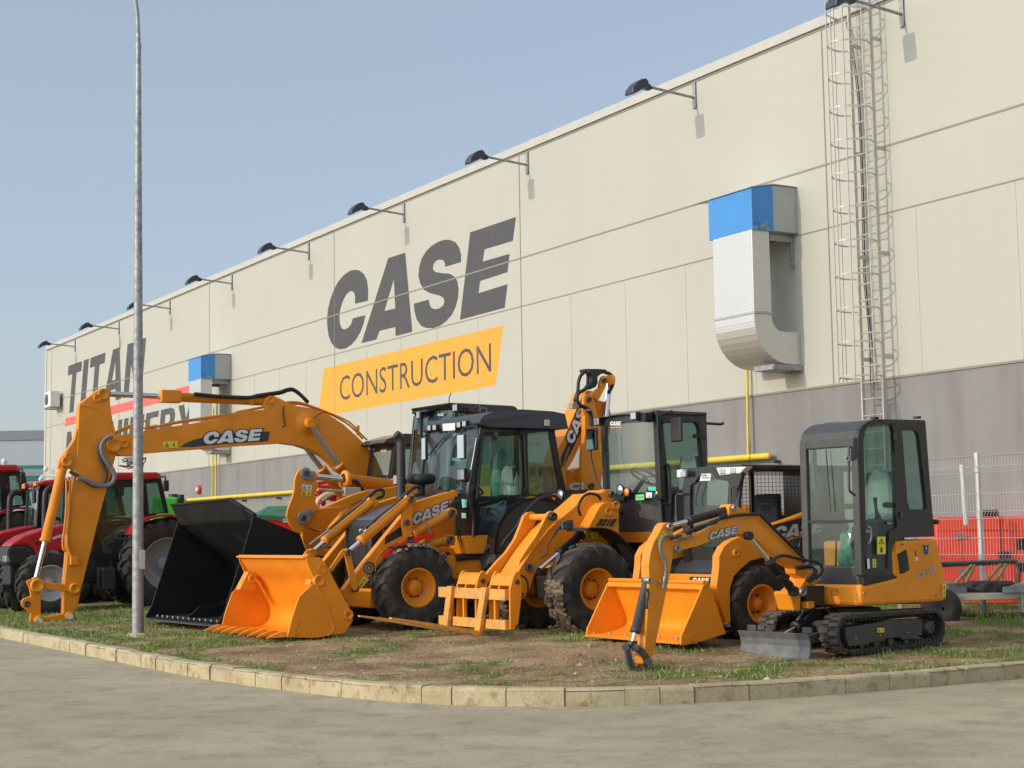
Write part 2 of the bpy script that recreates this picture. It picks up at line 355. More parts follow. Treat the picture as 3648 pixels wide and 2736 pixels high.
def bumpn(h, strength, dist=.02, prev=None):
    bp = t.nodes.new('ShaderNodeBump'); bp.inputs['Strength'].default_value = strength; bp.inputs['Distance'].default_value = dist; t.links.new(h, bp.inputs['Height'])
    if prev: t.links.new(prev, bp.inputs['Normal'])
    return bp.outputs[0]
c1 = ramp(nz(1.3, 8), [(.3, (.30, .185, .095)), (.5, (.54, .36, .20)), (.68, (.74, .54, .33))])
c2 = ramp(nz(26, 6, .75), [(.3, (.35, .35, .35)), (.5, (.75, .75, .75)), (.72, (1.35, 1.3, 1.2))])
base = mixc(1., c1, c2, 'MULTIPLY')
an = t.nodes.new('ShaderNodeAttribute'); an.attribute_name = 'gm'
ad = t.nodes.new('ShaderNodeMath'); ad.operation = 'ADD'; t.links.new(an.outputs['Fac'], ad.inputs[0])
ms_ = t.nodes.new('ShaderNodeMath'); ms_.operation = 'MULTIPLY_ADD'; t.links.new(nz(14, 6, .7), ms_.inputs[0]); ms_.inputs[1].default_value = 1.5; ms_.inputs[2].default_value = -.75
t.links.new(ms_.outputs[0], ad.inputs[1])
gf = ramp(ad.outputs[0], [(.02, (0, 0, 0)), (.40, (.85, .85, .85))])
gc = ramp(nz(9, 6), [(.35, (.09, .12, .03)), (.65, (.20, .22, .07))])
t.links.new(mixc(gf, base, gc), b.inputs['Base Color'])
t.links.new(bumpn(nz(55, 8, .8), .9, .03, bumpn(nz(8, 6, .7), .6, .06)), b.inputs['Normal'])
me.materials.append(m)
# road and far ground
def sheet(name, pts, z, m, label=None):
    o = MB().add([(x, y, z) for x, y in pts], [list(range(len(pts)))]).build(name, m); return tag(o, label, kind='structure')
m = bpy.data.materials.new('dusty concrete road'); m.use_nodes = True; t = m.node_tree; b = t.nodes['Principled BSDF']; b.inputs['Roughness'].default_value = .85; b.inputs['Specular IOR Level'].default_value = .25
tc = t.nodes.new('ShaderNodeTexCoord')
c1 = ramp(nz(.35, 7, .6), [(.32, (.335, .285, .19)), (.5, (.39, .335, .228)), (.66, (.46, .39, .26))])
c2 = ramp(nz(38, 10, .85), [(.34, (.70, .69, .67)), (.5, (1, 1, 1)), (.66, (1.22, 1.2, 1.15))])
c3 = ramp(nz(2.2, 9, .72), [(.36, (.78, .77, .76)), (.52, (1, 1, 1)), (.7, (1.07, 1.05, 1.0))])
vo = t.nodes.new('ShaderNodeTexVoronoi'); vo.feature = 'DISTANCE_TO_EDGE'; vo.inputs['Scale'].default_value = .30
wv = t.nodes.new('ShaderNodeVectorMath'); wv.operation = 'ADD'; nn_ = t.nodes.new('ShaderNodeTexNoise'); nn_.inputs['Scale'].default_value = 1.2; nn_.inputs['Detail'].default_value = 8
t.links.new(tc.outputs['Object'], nn_.inputs['Vector']); t.links.new(tc.outputs['Object'], wv.inputs[0]); t.links.new(nn_.outputs['Color'], wv.inputs[1]); t.links.new(wv.outputs[0], vo.inputs['Vector'])
ck_ = ramp(vo.outputs[0], [(.0, (.74, .72, .68)), (.0045, (1, 1, 1))])
crkm = mixc(ramp(nz(.5, 2), [(.44, (0, 0, 0)), (.52, (1, 1, 1))]), (1., 1., 1.), ck_)
t.links.new(mixc(1., mixc(1., mixc(1., c1, c2, 'MULTIPLY'), c3, 'MULTIPLY'), crkm, 'MULTIPLY'), b.inputs['Base Color'])
t.links.new(bumpn(nz(120, 5, .8), .35, .006, bumpn(nz(3, 6), .25, .03)), b.inputs['Normal'])
road = sheet('road', [(-300, -60), (300, -60), (300, 400), (-300, 400)], 0, m, 'dusty pale concrete road curving round the verge')
g2 = mat('far soil', (.16, .12, .07), .95, var=.3, vscale=.5)
sheet('ground', [(-1500, -300), (1500, -300), (1500, 2500), (-1500, 2500)], -.02, g2)
# kerb of single stones, one run
mk = bpy.data.materials.new('kerb concrete'); mk.use_nodes = True; t = mk.node_tree; b = t.nodes['Principled BSDF']; b.inputs['Roughness'].default_value = .9
tc = t.nodes.new('ShaderNodeTexCoord')
c1 = ramp(nz(1.6, 7, .65), [(.3, (.36, .29, .17)), (.5, (.46, .385, .235)), (.7, (.53, .455, .29))])
c2 = ramp(nz(70, 4, .7), [(.3, (.75, .75, .75)), (.6, (1.1, 1.1, 1.1))]); c3 = ramp(nz(6, 8, .7), [(.36, (.62, .56, .46)), (.48, (1, 1, 1))])
t.links.new(mixc(1., mixc(1., c1, c2, 'MULTIPLY'), c3, 'MULTIPLY'), b.inputs['Base Color']); t.links.new(bumpn(nz(60, 6, .8), .5, .01, bumpn(nz(7, 6, .7), .5, .03)), b.inputs['Normal'])
kb = MB(); i = 0; fine = resample(ck, .02)
while i < len(fine)-40:
    n = int(random.choice([.5, .5, .5, .5, .3, .25])/.02); j = min(i+n, len(fine)-1); seg = fine[i:j+1]
    jit = V((random.uniform(-.008, .008), random.uniform(-.008, .008), 0)); dz = random.uniform(-.006, .006); rings = []
    for q in (0, .5, 1):
        k = min(int(q*(len(seg)-1)), len(seg)-1); p = seg[k]+jit; a = seg[max(0, k-5)]; b_ = seg[min(len(seg)-1, k+5)]; tg = (b_-a).normalized(); nr = V((-tg.y, tg.x, 0))
        if nr.y < 0: nr = -nr
        e = tg*(.006 if q == 0 else -.006 if q == 1 else 0)
        rings.append([p+e+nr*x+V((0, 0, z)) for x, z in ((0, -.05), (.0, .115+dz), (.006, .132+dz), (.022, .148+dz), (.15, .150+dz), (.15, -.05))])
    kb.loft(rings, True, True, False); i = j
tag(kb.build('kerb', mk, bevel=.005), 'tan concrete kerb stones edging the verge', kind='structure')
# dark joint filler under the kerb stones and the pale dust line
fl = MB(); rr = []
for k in range(0, len(fine), 10):
    p = fine[k]; a = fine[max(0, k-5)]; b_ = fine[min(len(fine)-1, k+5)]; tg = (b_-a).normalized(); nr = V((-tg.y, tg.x, 0)); nr = nr if nr.y > 0 else -nr
    rr.append([p+nr*x+V((0, 0, z)) for x, z in ((.012, -.05), (.012, .125), (.14, .13), (.14, -.05))])
fl.loft(rr, True, True, False); tag(fl.build('kerb_mortar', mat('kerb mortar', (.30, .25, .17), .95)), kind='structure')
# grass tufts, stones
GR = MB(); rnd = random.Random(3)
def blade(x, y, z, h, lean, w):
    a = rnd.uniform(0, 2*pi); dx, dy = cos(a)*w, sin(a)*w; lx, ly = rnd.gauss(0, lean), rnd.gauss(0, lean)
    GR.mi = rnd.choice([0, 0, 1, 2])
    GR.add([(x-dx, y-dy, z-.01), (x+dx, y+dy, z-.01), (x+lx*.5+dx*.6, y+ly*.5+dy*.6, z+h*.6), (x+lx, y+ly, z+h*.95)], [(0, 1, 2), (0, 2, 3)])
for row in grid[::1]:
    for k in range(2, NR-14):
        x, y, d = row[k]
        if y > 34 or y < 12 or x < -13 or x > 14 or abs(x) > .36*y+1: continue
        g = gmask(x, y, d)+rnd.gauss(0, .14)
        if g < .12: 
            if rnd.random() < .03: g = .3
            else: continue
        st = d*2.2/max(k, 1); nb = int((2+22*max(0, min(.9, g-.1))**1.1)*max(.6, min(2.4, st*8))*(1 if y < 22 else .7))
        for _ in range(nb):
            xx = x+rnd.gauss(0, .045+st*.4); yy = y+rnd.gauss(0, .045+st*.4)
            dd = max(0, d+(yy-y)*.8)
            if dd < .2: continue
            blade(xx, yy, dirt_h(xx, yy, dd), rnd.uniform(.015, .045)*(1+.5*(g > .5))*(2.6 if (x > 4.6 and 20 < y < 24) else 1), .02, rnd.uniform(.003, .006)*(1+.03*max(0, y-15)))
gms = [mat('grass a', (.10, .21, .025), .7), mat('grass b', (.18, .33, .04), .7), mat('dry grass', (.30, .29, .11), .8)]
tag(GR.build('grass', gms), 'short green grass and dry stalks growing in patches on the soil', 'grass', kind='stuff')
SB = MB()
for _ in range(5200):
    r_ = rnd.choice(grid[int(len(grid)*.25):]); x, y, d = r_[rnd.randint(3, 70)]
    if abs(x) > .36*y+1 or y > 26: continue
    s_ = rnd.uniform(.006, .022)*(1 if rnd.random() > .06 else 2.2); z = dirt_h(x, y, d); SB.mi = rnd.choice([0, 0, 1])
    vv = [V((x+s_*cos(a)*rnd.uniform(.6, 1.2), y+s_*sin(a)*rnd.uniform(.6, 1.2), z)) for a in [k*pi/3 for k in range(6)]]
    SB.add(vv+[V((x, y, z+s_*rnd.uniform(.5, .9)))], [(k, (k+1) % 6, 6) for k in range(6)])
tag(SB.build('soil_clods', [mat('clod', (.24, .165, .10), .95), mat('pebble', (.42, .38, .31), .9)]), 'small clods and pebbles scattered over the verge', 'stones', kind='stuff')
# ================================================ warehouse
WFOOT = wp(20, 0, 0)
wh = empty('warehouse', WFOOT, NW, 'long pale concrete warehouse with grey base and painted company signs', 'building')
cw = bpy.data.materials.new('cream wall paint'); cw.use_nodes = True; t = cw.node_tree; b = t.nodes['Principled BSDF']; b.inputs['Roughness'].default_value = .85; b.inputs['Specular IOR Level'].default_value = .2
tc = t.nodes.new('ShaderNodeTexCoord')
c1 = ramp(nz(.25, 6, .6), [(.3, (.455, .452, .395)), (.7, (.48, .477, .418))])
mp = t.nodes.new('ShaderNodeMapping'); mp.inputs['Scale'].default_value = (2, 2, .12); t.links.new(tc.outputs['Object'], mp.inputs[0]); ns = t.nodes.new('ShaderNodeTexNoise'); ns.inputs['Scale'].default_value = 1.5; ns.inputs['Detail'].default_value = 7; t.links.new(mp.outputs[0], ns.inputs['Vector'])
c2 = ramp(ns.outputs[0], [(.3, (.985, .985, .985)), (.6, (1.0, 1.0, 1.0))]); t.links.new(mixc(1., c1, c2, 'MULTIPLY'), b.inputs['Base Color']); t.links.new(bumpn(nz(30, 6), .12, .01), b.inputs['Normal'])
gw = bpy.data.materials.new('grey plinth'); gw.use_nodes = True; t = gw.node_tree; b = t.nodes['Principled BSDF']; b.inputs['Roughness'].default_value = .85; b.inputs['Specular IOR Level'].default_value = .2
tc = t.nodes.new('ShaderNodeTexCoord'); mp = t.nodes.new('ShaderNodeMapping'); mp.inputs['Scale'].default_value = (1, 1, .16); t.links.new(tc.outputs['Object'], mp.inputs[0]); ns = t.nodes.new('ShaderNodeTexNoise'); ns.inputs['Scale'].default_value = 2.2; ns.inputs['Detail'].default_value = 7; t.links.new(mp.outputs[0], ns.inputs['Vector'])
c1 = ramp(nz(.4, 5), [(.3, (.222, .216, .214)), (.7, (.258, .251, .247))]); c2 = ramp(ns.outputs[0], [(.28, (.86, .84, .83)), (.50, (1, 1, 1)), (.7, (1.06, 1.06, 1.06))]); t.links.new(mixc(1., c1, c2, 'MULTIPLY'), b.inputs['Base Color']); t.links.new(bumpn(nz(40, 6), .15, .01), b.inputs['Normal'])
def wbox(s0, s1, z0, z1, o0, o1, mb=None):
    mb = mb or MB(); return mb.box(wp((s0+s1)/2, (z0+z1)/2, (o0+o1)/2), (UW*abs(s1-s0)/2, NW*abs(o1-o0)/2, V((0, 0, abs(z1-z0)/2))))
wbox(-20, 56.7, 4.10, 10.88, -.3, 0).build('wall', cw, wh)
wbox(-20, 56.7, -.1, 4.10, -.3, -.012).build('plinth', gw, wh)
wbox(56.4, 56.7, -.1, 10.6, -24, -.3).build('end_wall', cw, wh)
wbox(-20, 56.7, 10.4, 10.6, -24, -.3).build('roof', mat('roof sheet', (.35, .36, .37), .6), wh)
tr = mat('parapet cap metal', (.50, .49, .45), .5, var=.05)
cp = wbox(-20, 56.78, 10.885, 11.08, -.35, .05); cp.build('parapet_cap', tr, wh, bevel=.006)
wbox(56.7, 56.98, -.1, 10.87, -.25, .03).build('corner_trim', mat('corner trim', (.50, .49, .43), .7), wh)
jm = mat('joint sealant', (.26, .25, .20), .9); jl = mat('faint seam', (.49, .48, .41), .9)
for z0_, z1_, o_ in ((8.225, 8.26, .009), (7.025, 7.05, .0085), (4.07, 4.11, .010), (10.83, 10.86, .012)): wbox(-20, 56.7, z0_, z1_, -.01, o_).build('panel_joint', jm, wh)
for k in range(-1, 6): wbox(.49+11.06*k, .515+11.06*k, 4.11, 10.88, -.01, .0105).build('panel_joint', jm, wh)
for k in range(-16, 51):
    s_ = .49+1.105*k*2
    if s_ > 56 or s_ < -19 or k % 5 == 0: continue
    wbox(s_-.003, s_+.003, 4.11, 7.02, -.01, .0065).build('panel_seam', jl, wh)
wbox(-20, 56.7, 2.60, 2.63, -.02, -.006).build('plinth_seam', jm, wh)
dl = mat('sign charcoal paint', (.085, .086, .09), .85, var=.12, vscale=6)
os_ = mat('sign orange paint', (.95, .36, .045), .8, var=.03)
rs_ = mat('sign red paint', (.95, .13, .11), .8, var=.03)
def w2(loops): return [V((0, 0, 0))]
# big CASE
vv, ff = fill(LOGO_W)
MB().add([wp(-p[0], p[1], .004) for p in vv], ff).build('painted_lettering', dl, wh)
# orange parallelogram + CONSTRUCTION
MB().add([wp(23.44, 6.68, .003), wp(12.45, 6.68, .003), wp(12.88, 5.20, .003), wp(23.92, 5.20, .003)], [(0, 1, 2, 3)]).build('painted_panel', os_, wh)
def stroke_text(parts, mbx, th):
    pass
def glyph_row(s_left, s_right, z0, z1, body, mat_, off=.0055, shear=0, bold=.0):
    vf = fonttext(body, shear, bold); return MB().add([wp(s_left+(s_right-s_left)*v[0], z0+(z1-z0)*v[1], off) for v in vf[0]], vf[1]).build('painted_lettering', mat_, wh)
glyph_row(22.26, 13.08, 5.56, 6.31, 'CONSTRUCTION', dl)
# TITAN: condensed bold block letters with a slant, MACHINERY below
def block(ch):
    if ch == 'T': return [[(0, 1), (1, 1), (1, .80), (.66, .80), (.66, 0), (.34, 0), (.34, .80), (0, .80)]], 1.0
    if ch == 'I': return [[(0, 1), (.36, 1), (.36, 0), (0, 0)]], .36
    if ch == 'A': return [[(.36, 1), (.78, 1), (1.14, 0), (.80, 0), (.73, .22), (.41, .22), (.34, 0), (0, 0)], [(.46, .40), (.68, .40), (.57, .76)]], 1.14
    if ch == 'N': return [[(0, 1), (.34, 1), (.76, .42), (.76, 1), (1.08, 1), (1.08, 0), (.76, 0), (.32, .60), (.32, 0), (0, 0)]], 1.08
    if ch == 'M': return [[(0, 1), (.40, 1), (.66, .45), (.92, 1), (1.32, 1), (1.32, 0), (1.0, 0), (1.0, .62), (.76, .1), (.56, .1), (.32, .62), (.32, 0), (0, 0)]], 1.32
    if ch == 'H': return [[(0, 1), (.34, 1), (.34, .62), (.74, .62), (.74, 1), (1.08, 1), (1.08, 0), (.74, 0), (.74, .42), (.34, .42), (.34, 0), (0, 0)]], 1.08
    if ch == 'E': return [[(0, 1), (.92, 1), (.92, .82), (.34, .82), (.34, .60), (.86, .60), (.86, .42), (.34, .42), (.34, .18), (.94, .18), (.94, 0), (0, 0)]], .94
    if ch == 'R': return [[(0, 1), (.70, 1), (.92, .94), (1.02, .78), (1.0, .58), (.82, .44), (1.06, 0), (.70, 0), (.50, .40), (.34, .40), (.34, 0), (0, 0)], [(.34, .82), (.60, .82), (.68, .76), (.68, .64), (.60, .58), (.34, .58)]], 1.06
    if ch == 'Y': return [[(0, 1), (.38, 1), (.58, .60), (.78, 1), (1.16, 1), (.74, .38), (.74, 0), (.42, 0), (.42, .38)]], 1.16
    if ch == 'C': return [[(1.04, .66), (.96, .88), (.78, .99), (.54, 1.02), (.26, .96), (.06, .76), (0, .5), (.06, .22), (.26, .04), (.54, -.02), (.80, .02), (.98, .16), (1.05, .36), (.72, .36), (.64, .22), (.54, .18), (.42, .22), (.35, .36), (.34, .5), (.36, .68), (.44, .80), (.54, .83), (.65, .80), (.71, .66)]], 1.05
def blocktext(body, s_l, s_r, z0, z1, slant, gap=.22):
    loops = []; x = 0
    for ch in body:
        lp, w = block(ch); loops += [[(px+x, py) for px, py in l] for l in lp]; x += w+gap
    x -= gap; h = z1-z0; L = abs(s_l-s_r)
    loops = [[(px/x*L+py*slant*h, py*h) for px, py in l] for l in loops]; vf = fill(loops)
    return MB().add([wp(s_l-v[0], z0+v[1], .0055) for v in vf[0]], vf[1])
blocktext('TITAN', 53.34, 41.66, 7.46, 9.70, .25, .12).build('painted_lettering', dl, wh)
blocktext('MACHINERY', 53.2, 35.4, 5.25, 6.58, .25, .14).build('painted_lettering', dl, wh)
MB().add([wp(53.2, 7.26, .003), wp(34.4, 7.26, .003), wp(34.6, 7.05, .003), wp(53.25, 7.05, .003)], [(0, 1, 2, 3)]).add([wp(53.27, 7.02, .003), wp(34.6, 7.02, .003), wp(34.8, 6.88, .003), wp(53.4, 6.88, .003)], [(0, 1, 2, 3)]).build('painted_panel', rs_, wh)
# ---- floodlights
LMS = [-2.29, 4.41, 11.15, 17.84, 24.54, 31.34, 38.10, 44.78, 51.63]; LMS[0] = -1.6
def floodlight(s_):
    base = wp(s_, 10.5, 0)
    e = empty('wall_floodlight', base, NW, group='floodlights along the roof edge')
    mb = MB(); mb.box(wp(s_, 10.55, .03), (UW*.05, NW*.012, V((0, 0, .28)))); mb.build('bracket', GS, e, bevel=.005)
    MB().cyl(wp(s_, 10.5, .03), wp(s_, 10.58, 1.25), .028, seg=10).build('arm', GS, e)
    prof = [(1.12+(o_-1.12)*.72, 10.53+(z_-10.53)*.8) for o_, z_ in [(1.12, 10.56), (1.22, 10.62), (1.36, 10.66), (1.46, 10.74), (1.62, 10.70), (1.80, 10.58), (1.93, 10.42), (1.95, 10.30), (1.90, 10.29), (1.62, 10.44), (1.42, 10.50), (1.20, 10.50)]]
    h = MB(); h.prism([wp(s_-.155, z, o) for o, z in prof[2:11]], UW*.29); h.prism([wp(s_-.05, z, o) for o, z in [(1.1, 10.55), (1.2, 10.63), (1.42, 10.66), (1.42, 10.52), (1.2, 10.49)]], UW*.10)
    hh = h.build('lamp_head', mat('lamp housing', (.035, .037, .045), .35), e, bevel=.02)
    MB().add([wp(s_-.10, 10.478, 1.42), wp(s_+.10, 10.478, 1.42), wp(s_+.10, 10.325, 1.67), wp(s_-.10, 10.325, 1.67)], [(0, 1, 2, 3)]).build('lens', LN, hh)
    return e
f0 = floodlight(LMS[0])
names = ['dark floodlight behind the ladder cage top, nearest the camera', 'dark floodlight between the ladder and the near duct, first left of the ladder', 'dark floodlight above the right edge of the big orange sign', 'dark floodlight over the S of the big charcoal letters', 'dark floodlight just left of the big charcoal C', 'dark floodlight over the far blue topped duct', 'dark floodlight whose head is beside the street pole', 'dark floodlight over the A of the far painted word, next from the corner', 'farthest dark floodlight, at the left corner of the warehouse']
for i, s_ in enumerate(LMS):
    o = f0 if i == 0 else copy_tree(f0); o.location = wp(s_, 10.5, 0); tag(o, names[i], 'floodlight')
# ---- ducts
dm = bpy.data.materials.new('embossed aluminium'); dm.use_nodes = True; t = dm.node_tree; b = t.nodes['Principled BSDF']; b.inputs['Roughness'].default_value = .42; b.inputs['Metallic'].default_value = .55; b.inputs['Base Color'].default_value = (.62, .62, .60, 1)
tc = t.nodes.new('ShaderNodeTexCoord'); vo = t.nodes.new('ShaderNodeTexVoronoi'); vo.inputs['Scale'].default_value = 16; vo.inputs['Randomness'].default_value = .15; t.links.new(tc.outputs['Object'], vo.inputs['Vector'])
c1 = ramp(vo.outputs[0], [(.15, (.48, .48, .465)), (.3, (.60, .60, .58))]); t.links.new(c1, b.inputs['Base Color']); t.links.new(bumpn(vo.outputs[0], .25, .01), b.inputs['Normal'])
bl = mat('blue sheet metal', (.05, .26, .62), .45, var=.05)
gs2 = mat('light grey sheet', (.42, .44, .45), .5, .2, var=.08)
def duct(s0, dz=0):
    e = empty('ventilation_duct', wp(s0+.7, 4.5, 0), NW, group='ventilation ducts on the warehouse wall')
    s1 = s0+1.40; zt = 7.95; 
    top = MB(); top.prism([wp(s0, z, o) for o, z in [(0, 7.08), (0, 7.96), (.60, 7.96), (.60, 7.08)]], UW*1.29); top.build('hood_back', gs2, e, bevel=.004)
    h = MB(); h.prism([wp(s0-.005, z, o) for o, z in [(.60, 7.07), (.60, 7.965), (1.12, 7.86), (1.12, 7.07)]], UW*1.31); h.build('hood', bl, e, bevel=.004)
    MB().prism([wp(s0-.02, z, o) for o, z in [(0, 7.985), (.60, 7.985), (1.15, 7.875), (1.15, 7.862), (.60, 7.970), (0, 7.970)]], UW*1.85).build('cover_sheet', gs2, e)
    MB().box(wp(s0-.01, 7.14, .90), (UW*.004, NW*.2, V((0, 0, .075)))).build('torn_strip', mat('weathered foil', (.25, .35, .33), .4, .5, col2=(.05, .2, .5), vscale=12), e)
    # pipe with elbow: outline extruded across
    out = [(1.12, 7.07), (1.12, 5.35)]; inn = [(.70, 7.07), (.70, 5.45)]
    for k in range(0, 11): a = k/10*pi/2; out.append((.30+.82*cos(a)-.0, 5.35-.80*sin(a)))
    for k in range(0, 9): a = k/8*pi/2; inn.append((.44+.26*cos(a), 5.45-.28*sin(a)))
    out.append((0, 4.55)); inn.append((0, 5.17))
    MB().prism([wp(s0+.02, z, o) for o, z in out+inn[::-1]], UW*1.18).build('pipe', dm, e, bevel=.008)
    q = MB(); q.box(wp(s0+.61, 5.50, .91), (UW*.61, NW*.225, V((0, 0, .025)))); q.build('seam_band', gs2, e, bevel=.004)
    MB().box(wp(s0+.25, 4.49, .38), (UW*.28, NW*.36, V((0, 0, .05)))).build('foot_bracket', GS, e, bevel=.004)
    for s_ in (.15, 1.25): MB().box(wp(s0+s_, 6.98, .3), (UW*.02, NW*.30, V((0, 0, .06)))).build('bracket', GS, e, bevel=.004)
    MB().box(wp(s0+.15, 6.70, .04), (UW*.03, NW*.03, V((0, 0, .3)))).build('hanger', GS, e, bevel=.004)
    return e
d0 = duct(1.35); tag(d0, 'large embossed metal duct with blue hood, beside the caged ladder', 'duct')
d1 = copy_tree(d0); d1.location = wp(31.45+.7, 4.5, 0); tag(d1, 'small far metal duct with blue hood, behind the digger boom', 'duct')
# ---- caged ladder
ld = empty('caged_ladder', wp(-.75, 2.3, .2), NW, 'pale steel caged roof ladder fixed to the wall', 'ladder')
lm = mat('ladder paint', (.50, .49, .44), .45, .2, var=.05)
sa, sb = -.50, -1.02; zb = 2.35; zt = 12.2
for s_ in (sa, sb): MB().box(wp(s_, (zb+zt)/2, .24), (UW*.018, NW*.035, V((0, 0, (zt-zb)/2)))).build('stile', lm, ld, bevel=.003)
r0 = MB().cyl(wp(sa-.01, zb+.2, .24), wp(sb+.01, zb+.2, .24), .013, seg=8).build('rung', lm, ld)
for k in range(1, 33):
    c_ = r0.copy(); sc.collection.objects.link(c_); c_.location = (0, 0, .295*k)
def hoop(z): return [wp(sa if k < 2 else 0, z, .24) for k in range(0)]
hp = []
for k in range(17):
    a = pi*k/16; hp.append(wp(-.76+.36*cos(a)*1.0, 4.10, .42+.52*sin(a)))
hp = [wp(sa, 4.10, .24)]+hp+[wp(sb, 4.10, .24)]
def ribbon(pts, hz, th):
    mb = MB(); rings = []
    for i, p in enumerate(pts):
        d = (pts[min(i+1, len(pts)-1)]-pts[max(i-1, 0)]); d.z = 0; d.normalize(); n_ = V((-d.y, d.x, 0)); rings.append([p+n_*th+V((0, 0, hz)), p+n_*th-V((0, 0, hz)), p-n_*th-V((0, 0, hz)), p-n_*th+V((0, 0, hz))])
    return mb.loft(rings, True, True, False)
h0 = ribbon(hp, .013, .008).build('cage_hoop', lm, ld)
for k in range(1, 14):
    c_ = h0.copy(); sc.collection.objects.link(c_); c_.location = (0, 0, .60*k)
for a in (12, 55, 90, 125, 168):
    a = radians(a); s_ = -.76+.365*cos(a); o_ = .42+.525*sin(a); MB().box(wp(s_, (4.0+12.4)/2, o_), (UW*.009, NW*.009, V((0, 0, 4.2)))).build('cage_bar', lm, ld)
for z in (4.45, 6.3, 8.2, 10.2):
    for s_ in (sa, sb): MB().box(wp(s_-.015, z, .12), (UW*.004, NW*.12, V((0, 0, .035)))).build('wall_bracket', lm, ld)
cb = MB(); cb.tube(spl([wp(-.27, 10.75, .08), wp(-.42, 10.2, .10), wp(-.50, 9.2, .06), wp(-.50, 7.5, .05), wp(-.48, 6.0, .06), wp(-.55, 5.0, .05), wp(-.62, 4.4, .05), wp(-.60, 4.0, .05)]), .011, 8); cb.mat(1); cb.tube(spl([wp(-.25, 10.75, .08), wp(-.38, 10.2, .10), wp(-.46, 9.2, .06), wp(-.46, 7.5, .05), wp(-.44, 6.0, .06), wp(-.51, 5.0, .05), wp(-.52, 4.4, .05), wp(-.50, 4.0, .05)]), .009, 8)
tag(cb.build('electric_cable', [RUB, STD]), 'black cable hanging down the wall behind the ladder cage', 'cable')
# ---- gas pipes
gp = empty('gas_pipe', wp(2.2, 2.87, .14), NW, 'yellow gas pipe running along the whole wall with risers', 'pipe')
MB().cyl(wp(2.25, 2.87, .14), wp(38, 2.93, .14), .062, seg=12).sphere(wp(2.25, 2.87, .14), .064).build('main_pipe', YP, gp)
for s_, z1 in ((2.86, 4.65), (32.95, 6.2), (32.6, 6.3)): MB().cyl(wp(s_, 2.9, .14), wp(s_, z1, .10), .027, seg=10).build('riser', YP, gp)
for k in range(12): MB().box(wp(2.1+3.1*k, 2.75, .08), (UW*.03, NW*.08, V((0, 0, .03)))).build('pipe_bracket', STD, gp)
# ---- small things on the wall
ac = empty('air_conditioner', wp(54.0, 7.9, .1), NW, 'white air conditioner unit on the far left corner of the wall', 'air conditioner')
MB().box(wp(54.2, 8.22, .38), (UW*.55, NW*.22, V((0, 0, .37)))).build('case', WH, ac, bevel=.02)
MB().lathe(wp(54.35, 8.22, .61), NW, [(.27, 0), (.27, .012), (.23, .015), (.05, .018), (.01, .018)], 24).build('fan_grille', STD, ac)
for s_ in (53.8, 54.7): MB().box(wp(s_, 7.8, .3), (UW*.02, NW*.3, V((0, 0, .03)))).build('bracket', GS, ac)
cm = empty('security_camera', wp(55.2, 4.4, .0), NW, 'white security camera on the left corner of the wall', 'camera')
MB().cyl(wp(55.0, 4.6, 0), wp(55.2, 4.6, .5), .04).build('mount', WH, cm); MB().cyl(wp(55.0, 4.2, 0), wp(55.1, 4.2, .4), .03).build('lower_mount', WH, cm); MB().cyl(wp(55.6, 4.45, .5), wp(55.2, 4.6, .5), .12).sphere(wp(55.3, 4.95, .35), .13).build('camera_body', WH, cm); MB().cyl(wp(55.72, 4.43, .52), wp(55.60, 4.45, .5), .10).build('lens', BK, cm)
al = MB().lathe(wp(34.67, 3.28, .0), NW, [(.16, 0), (.17, .05), (.15, .11), (.01, .12)], 20).build('case', mat('bell red', (.55, .08, .09), .5)); 
bell = empty('alarm_bell', wp(34.67, 3.1, 0), NW, 'round red alarm bell on the grey base of the wall', 'alarm bell'); al.data.transform(rootm(bell).inverted()); al.parent = bell
MB().lathe(wp(34.67, 3.28, .122), NW, [(.09, 0), (.09, .003), (.0, .004)], 16).build('face_plate', WH, bell)
# ---- street pole
pp = empty('street_pole', (-5.05, 21.6, .15), (1, 0, 0), 'tall galvanised street pole standing on the verge', 'street pole')
rings = [(.108, 0), (.105, 1.0), (.100, 2.0), (.092, 4.0), (.080, 6.8)]
pb = V((-5.05, 21.6, .05)); ptp = WFTOP = None
r1 = ray(*src('T', 298.0, 1372)); pb = CAM+r1*(21.6/r1.y); r2 = ray(*src('T', 299, 100)); pt_ = CAM+r2*(21.6/r2.y)
MB().tube([pb-V((0, 0, .1)), pb*.7+pt_*.3, pb*.4+pt_*.6, pt_], [.080, .070, .058, .036], 20).build('lower_shaft', GS, pp)
r3 = ray(*src('T', 297, 30)); r4 = ray(*src('T', 293, 0)); q3 = CAM+r3*(21.6/r3.y); q4 = CAM+r4*(21.6/r4.y); dq = (q4-q3)
MB().tube([pt_-V((0, 0, .05)), pt_+V((0, 0, .03)), pt_+V((0, 0, .06)), q3, q4, q4+V((-.10, 0, .25)), q4+V((-.5, -.15, .55)), q4+V((-1.1, -.3, .7))], [.040, .040, .030, .028, .028, .027, .026, .026], 16).build('upper_shaft', GS, pp)
MB().box(q4+V((-1.4, -.38, .72)), (V((.34, .1, .02)), V((-.03, .11, 0)), V((0, 0, .06)))).build('lamp_head', mat('lamp housing', (.03, .03, .03)), pp, bevel=.02)
MB().box(pb+V((0.07, -.075, 1.02)), (V((.035, .02, 0)), V((0, -.01, 0)), V((0, 0, .13)))).build('inspection_door', mat('pole door', (.5, .5, .45), .6), pp, bevel=.02)
MB().lathe(pb+V((0, 0, -.03)), (0, 0, 1), [(.15, 0), (.15, .04), (.13, .055), (.08, .06)], 24).build('footing', mk, pp)
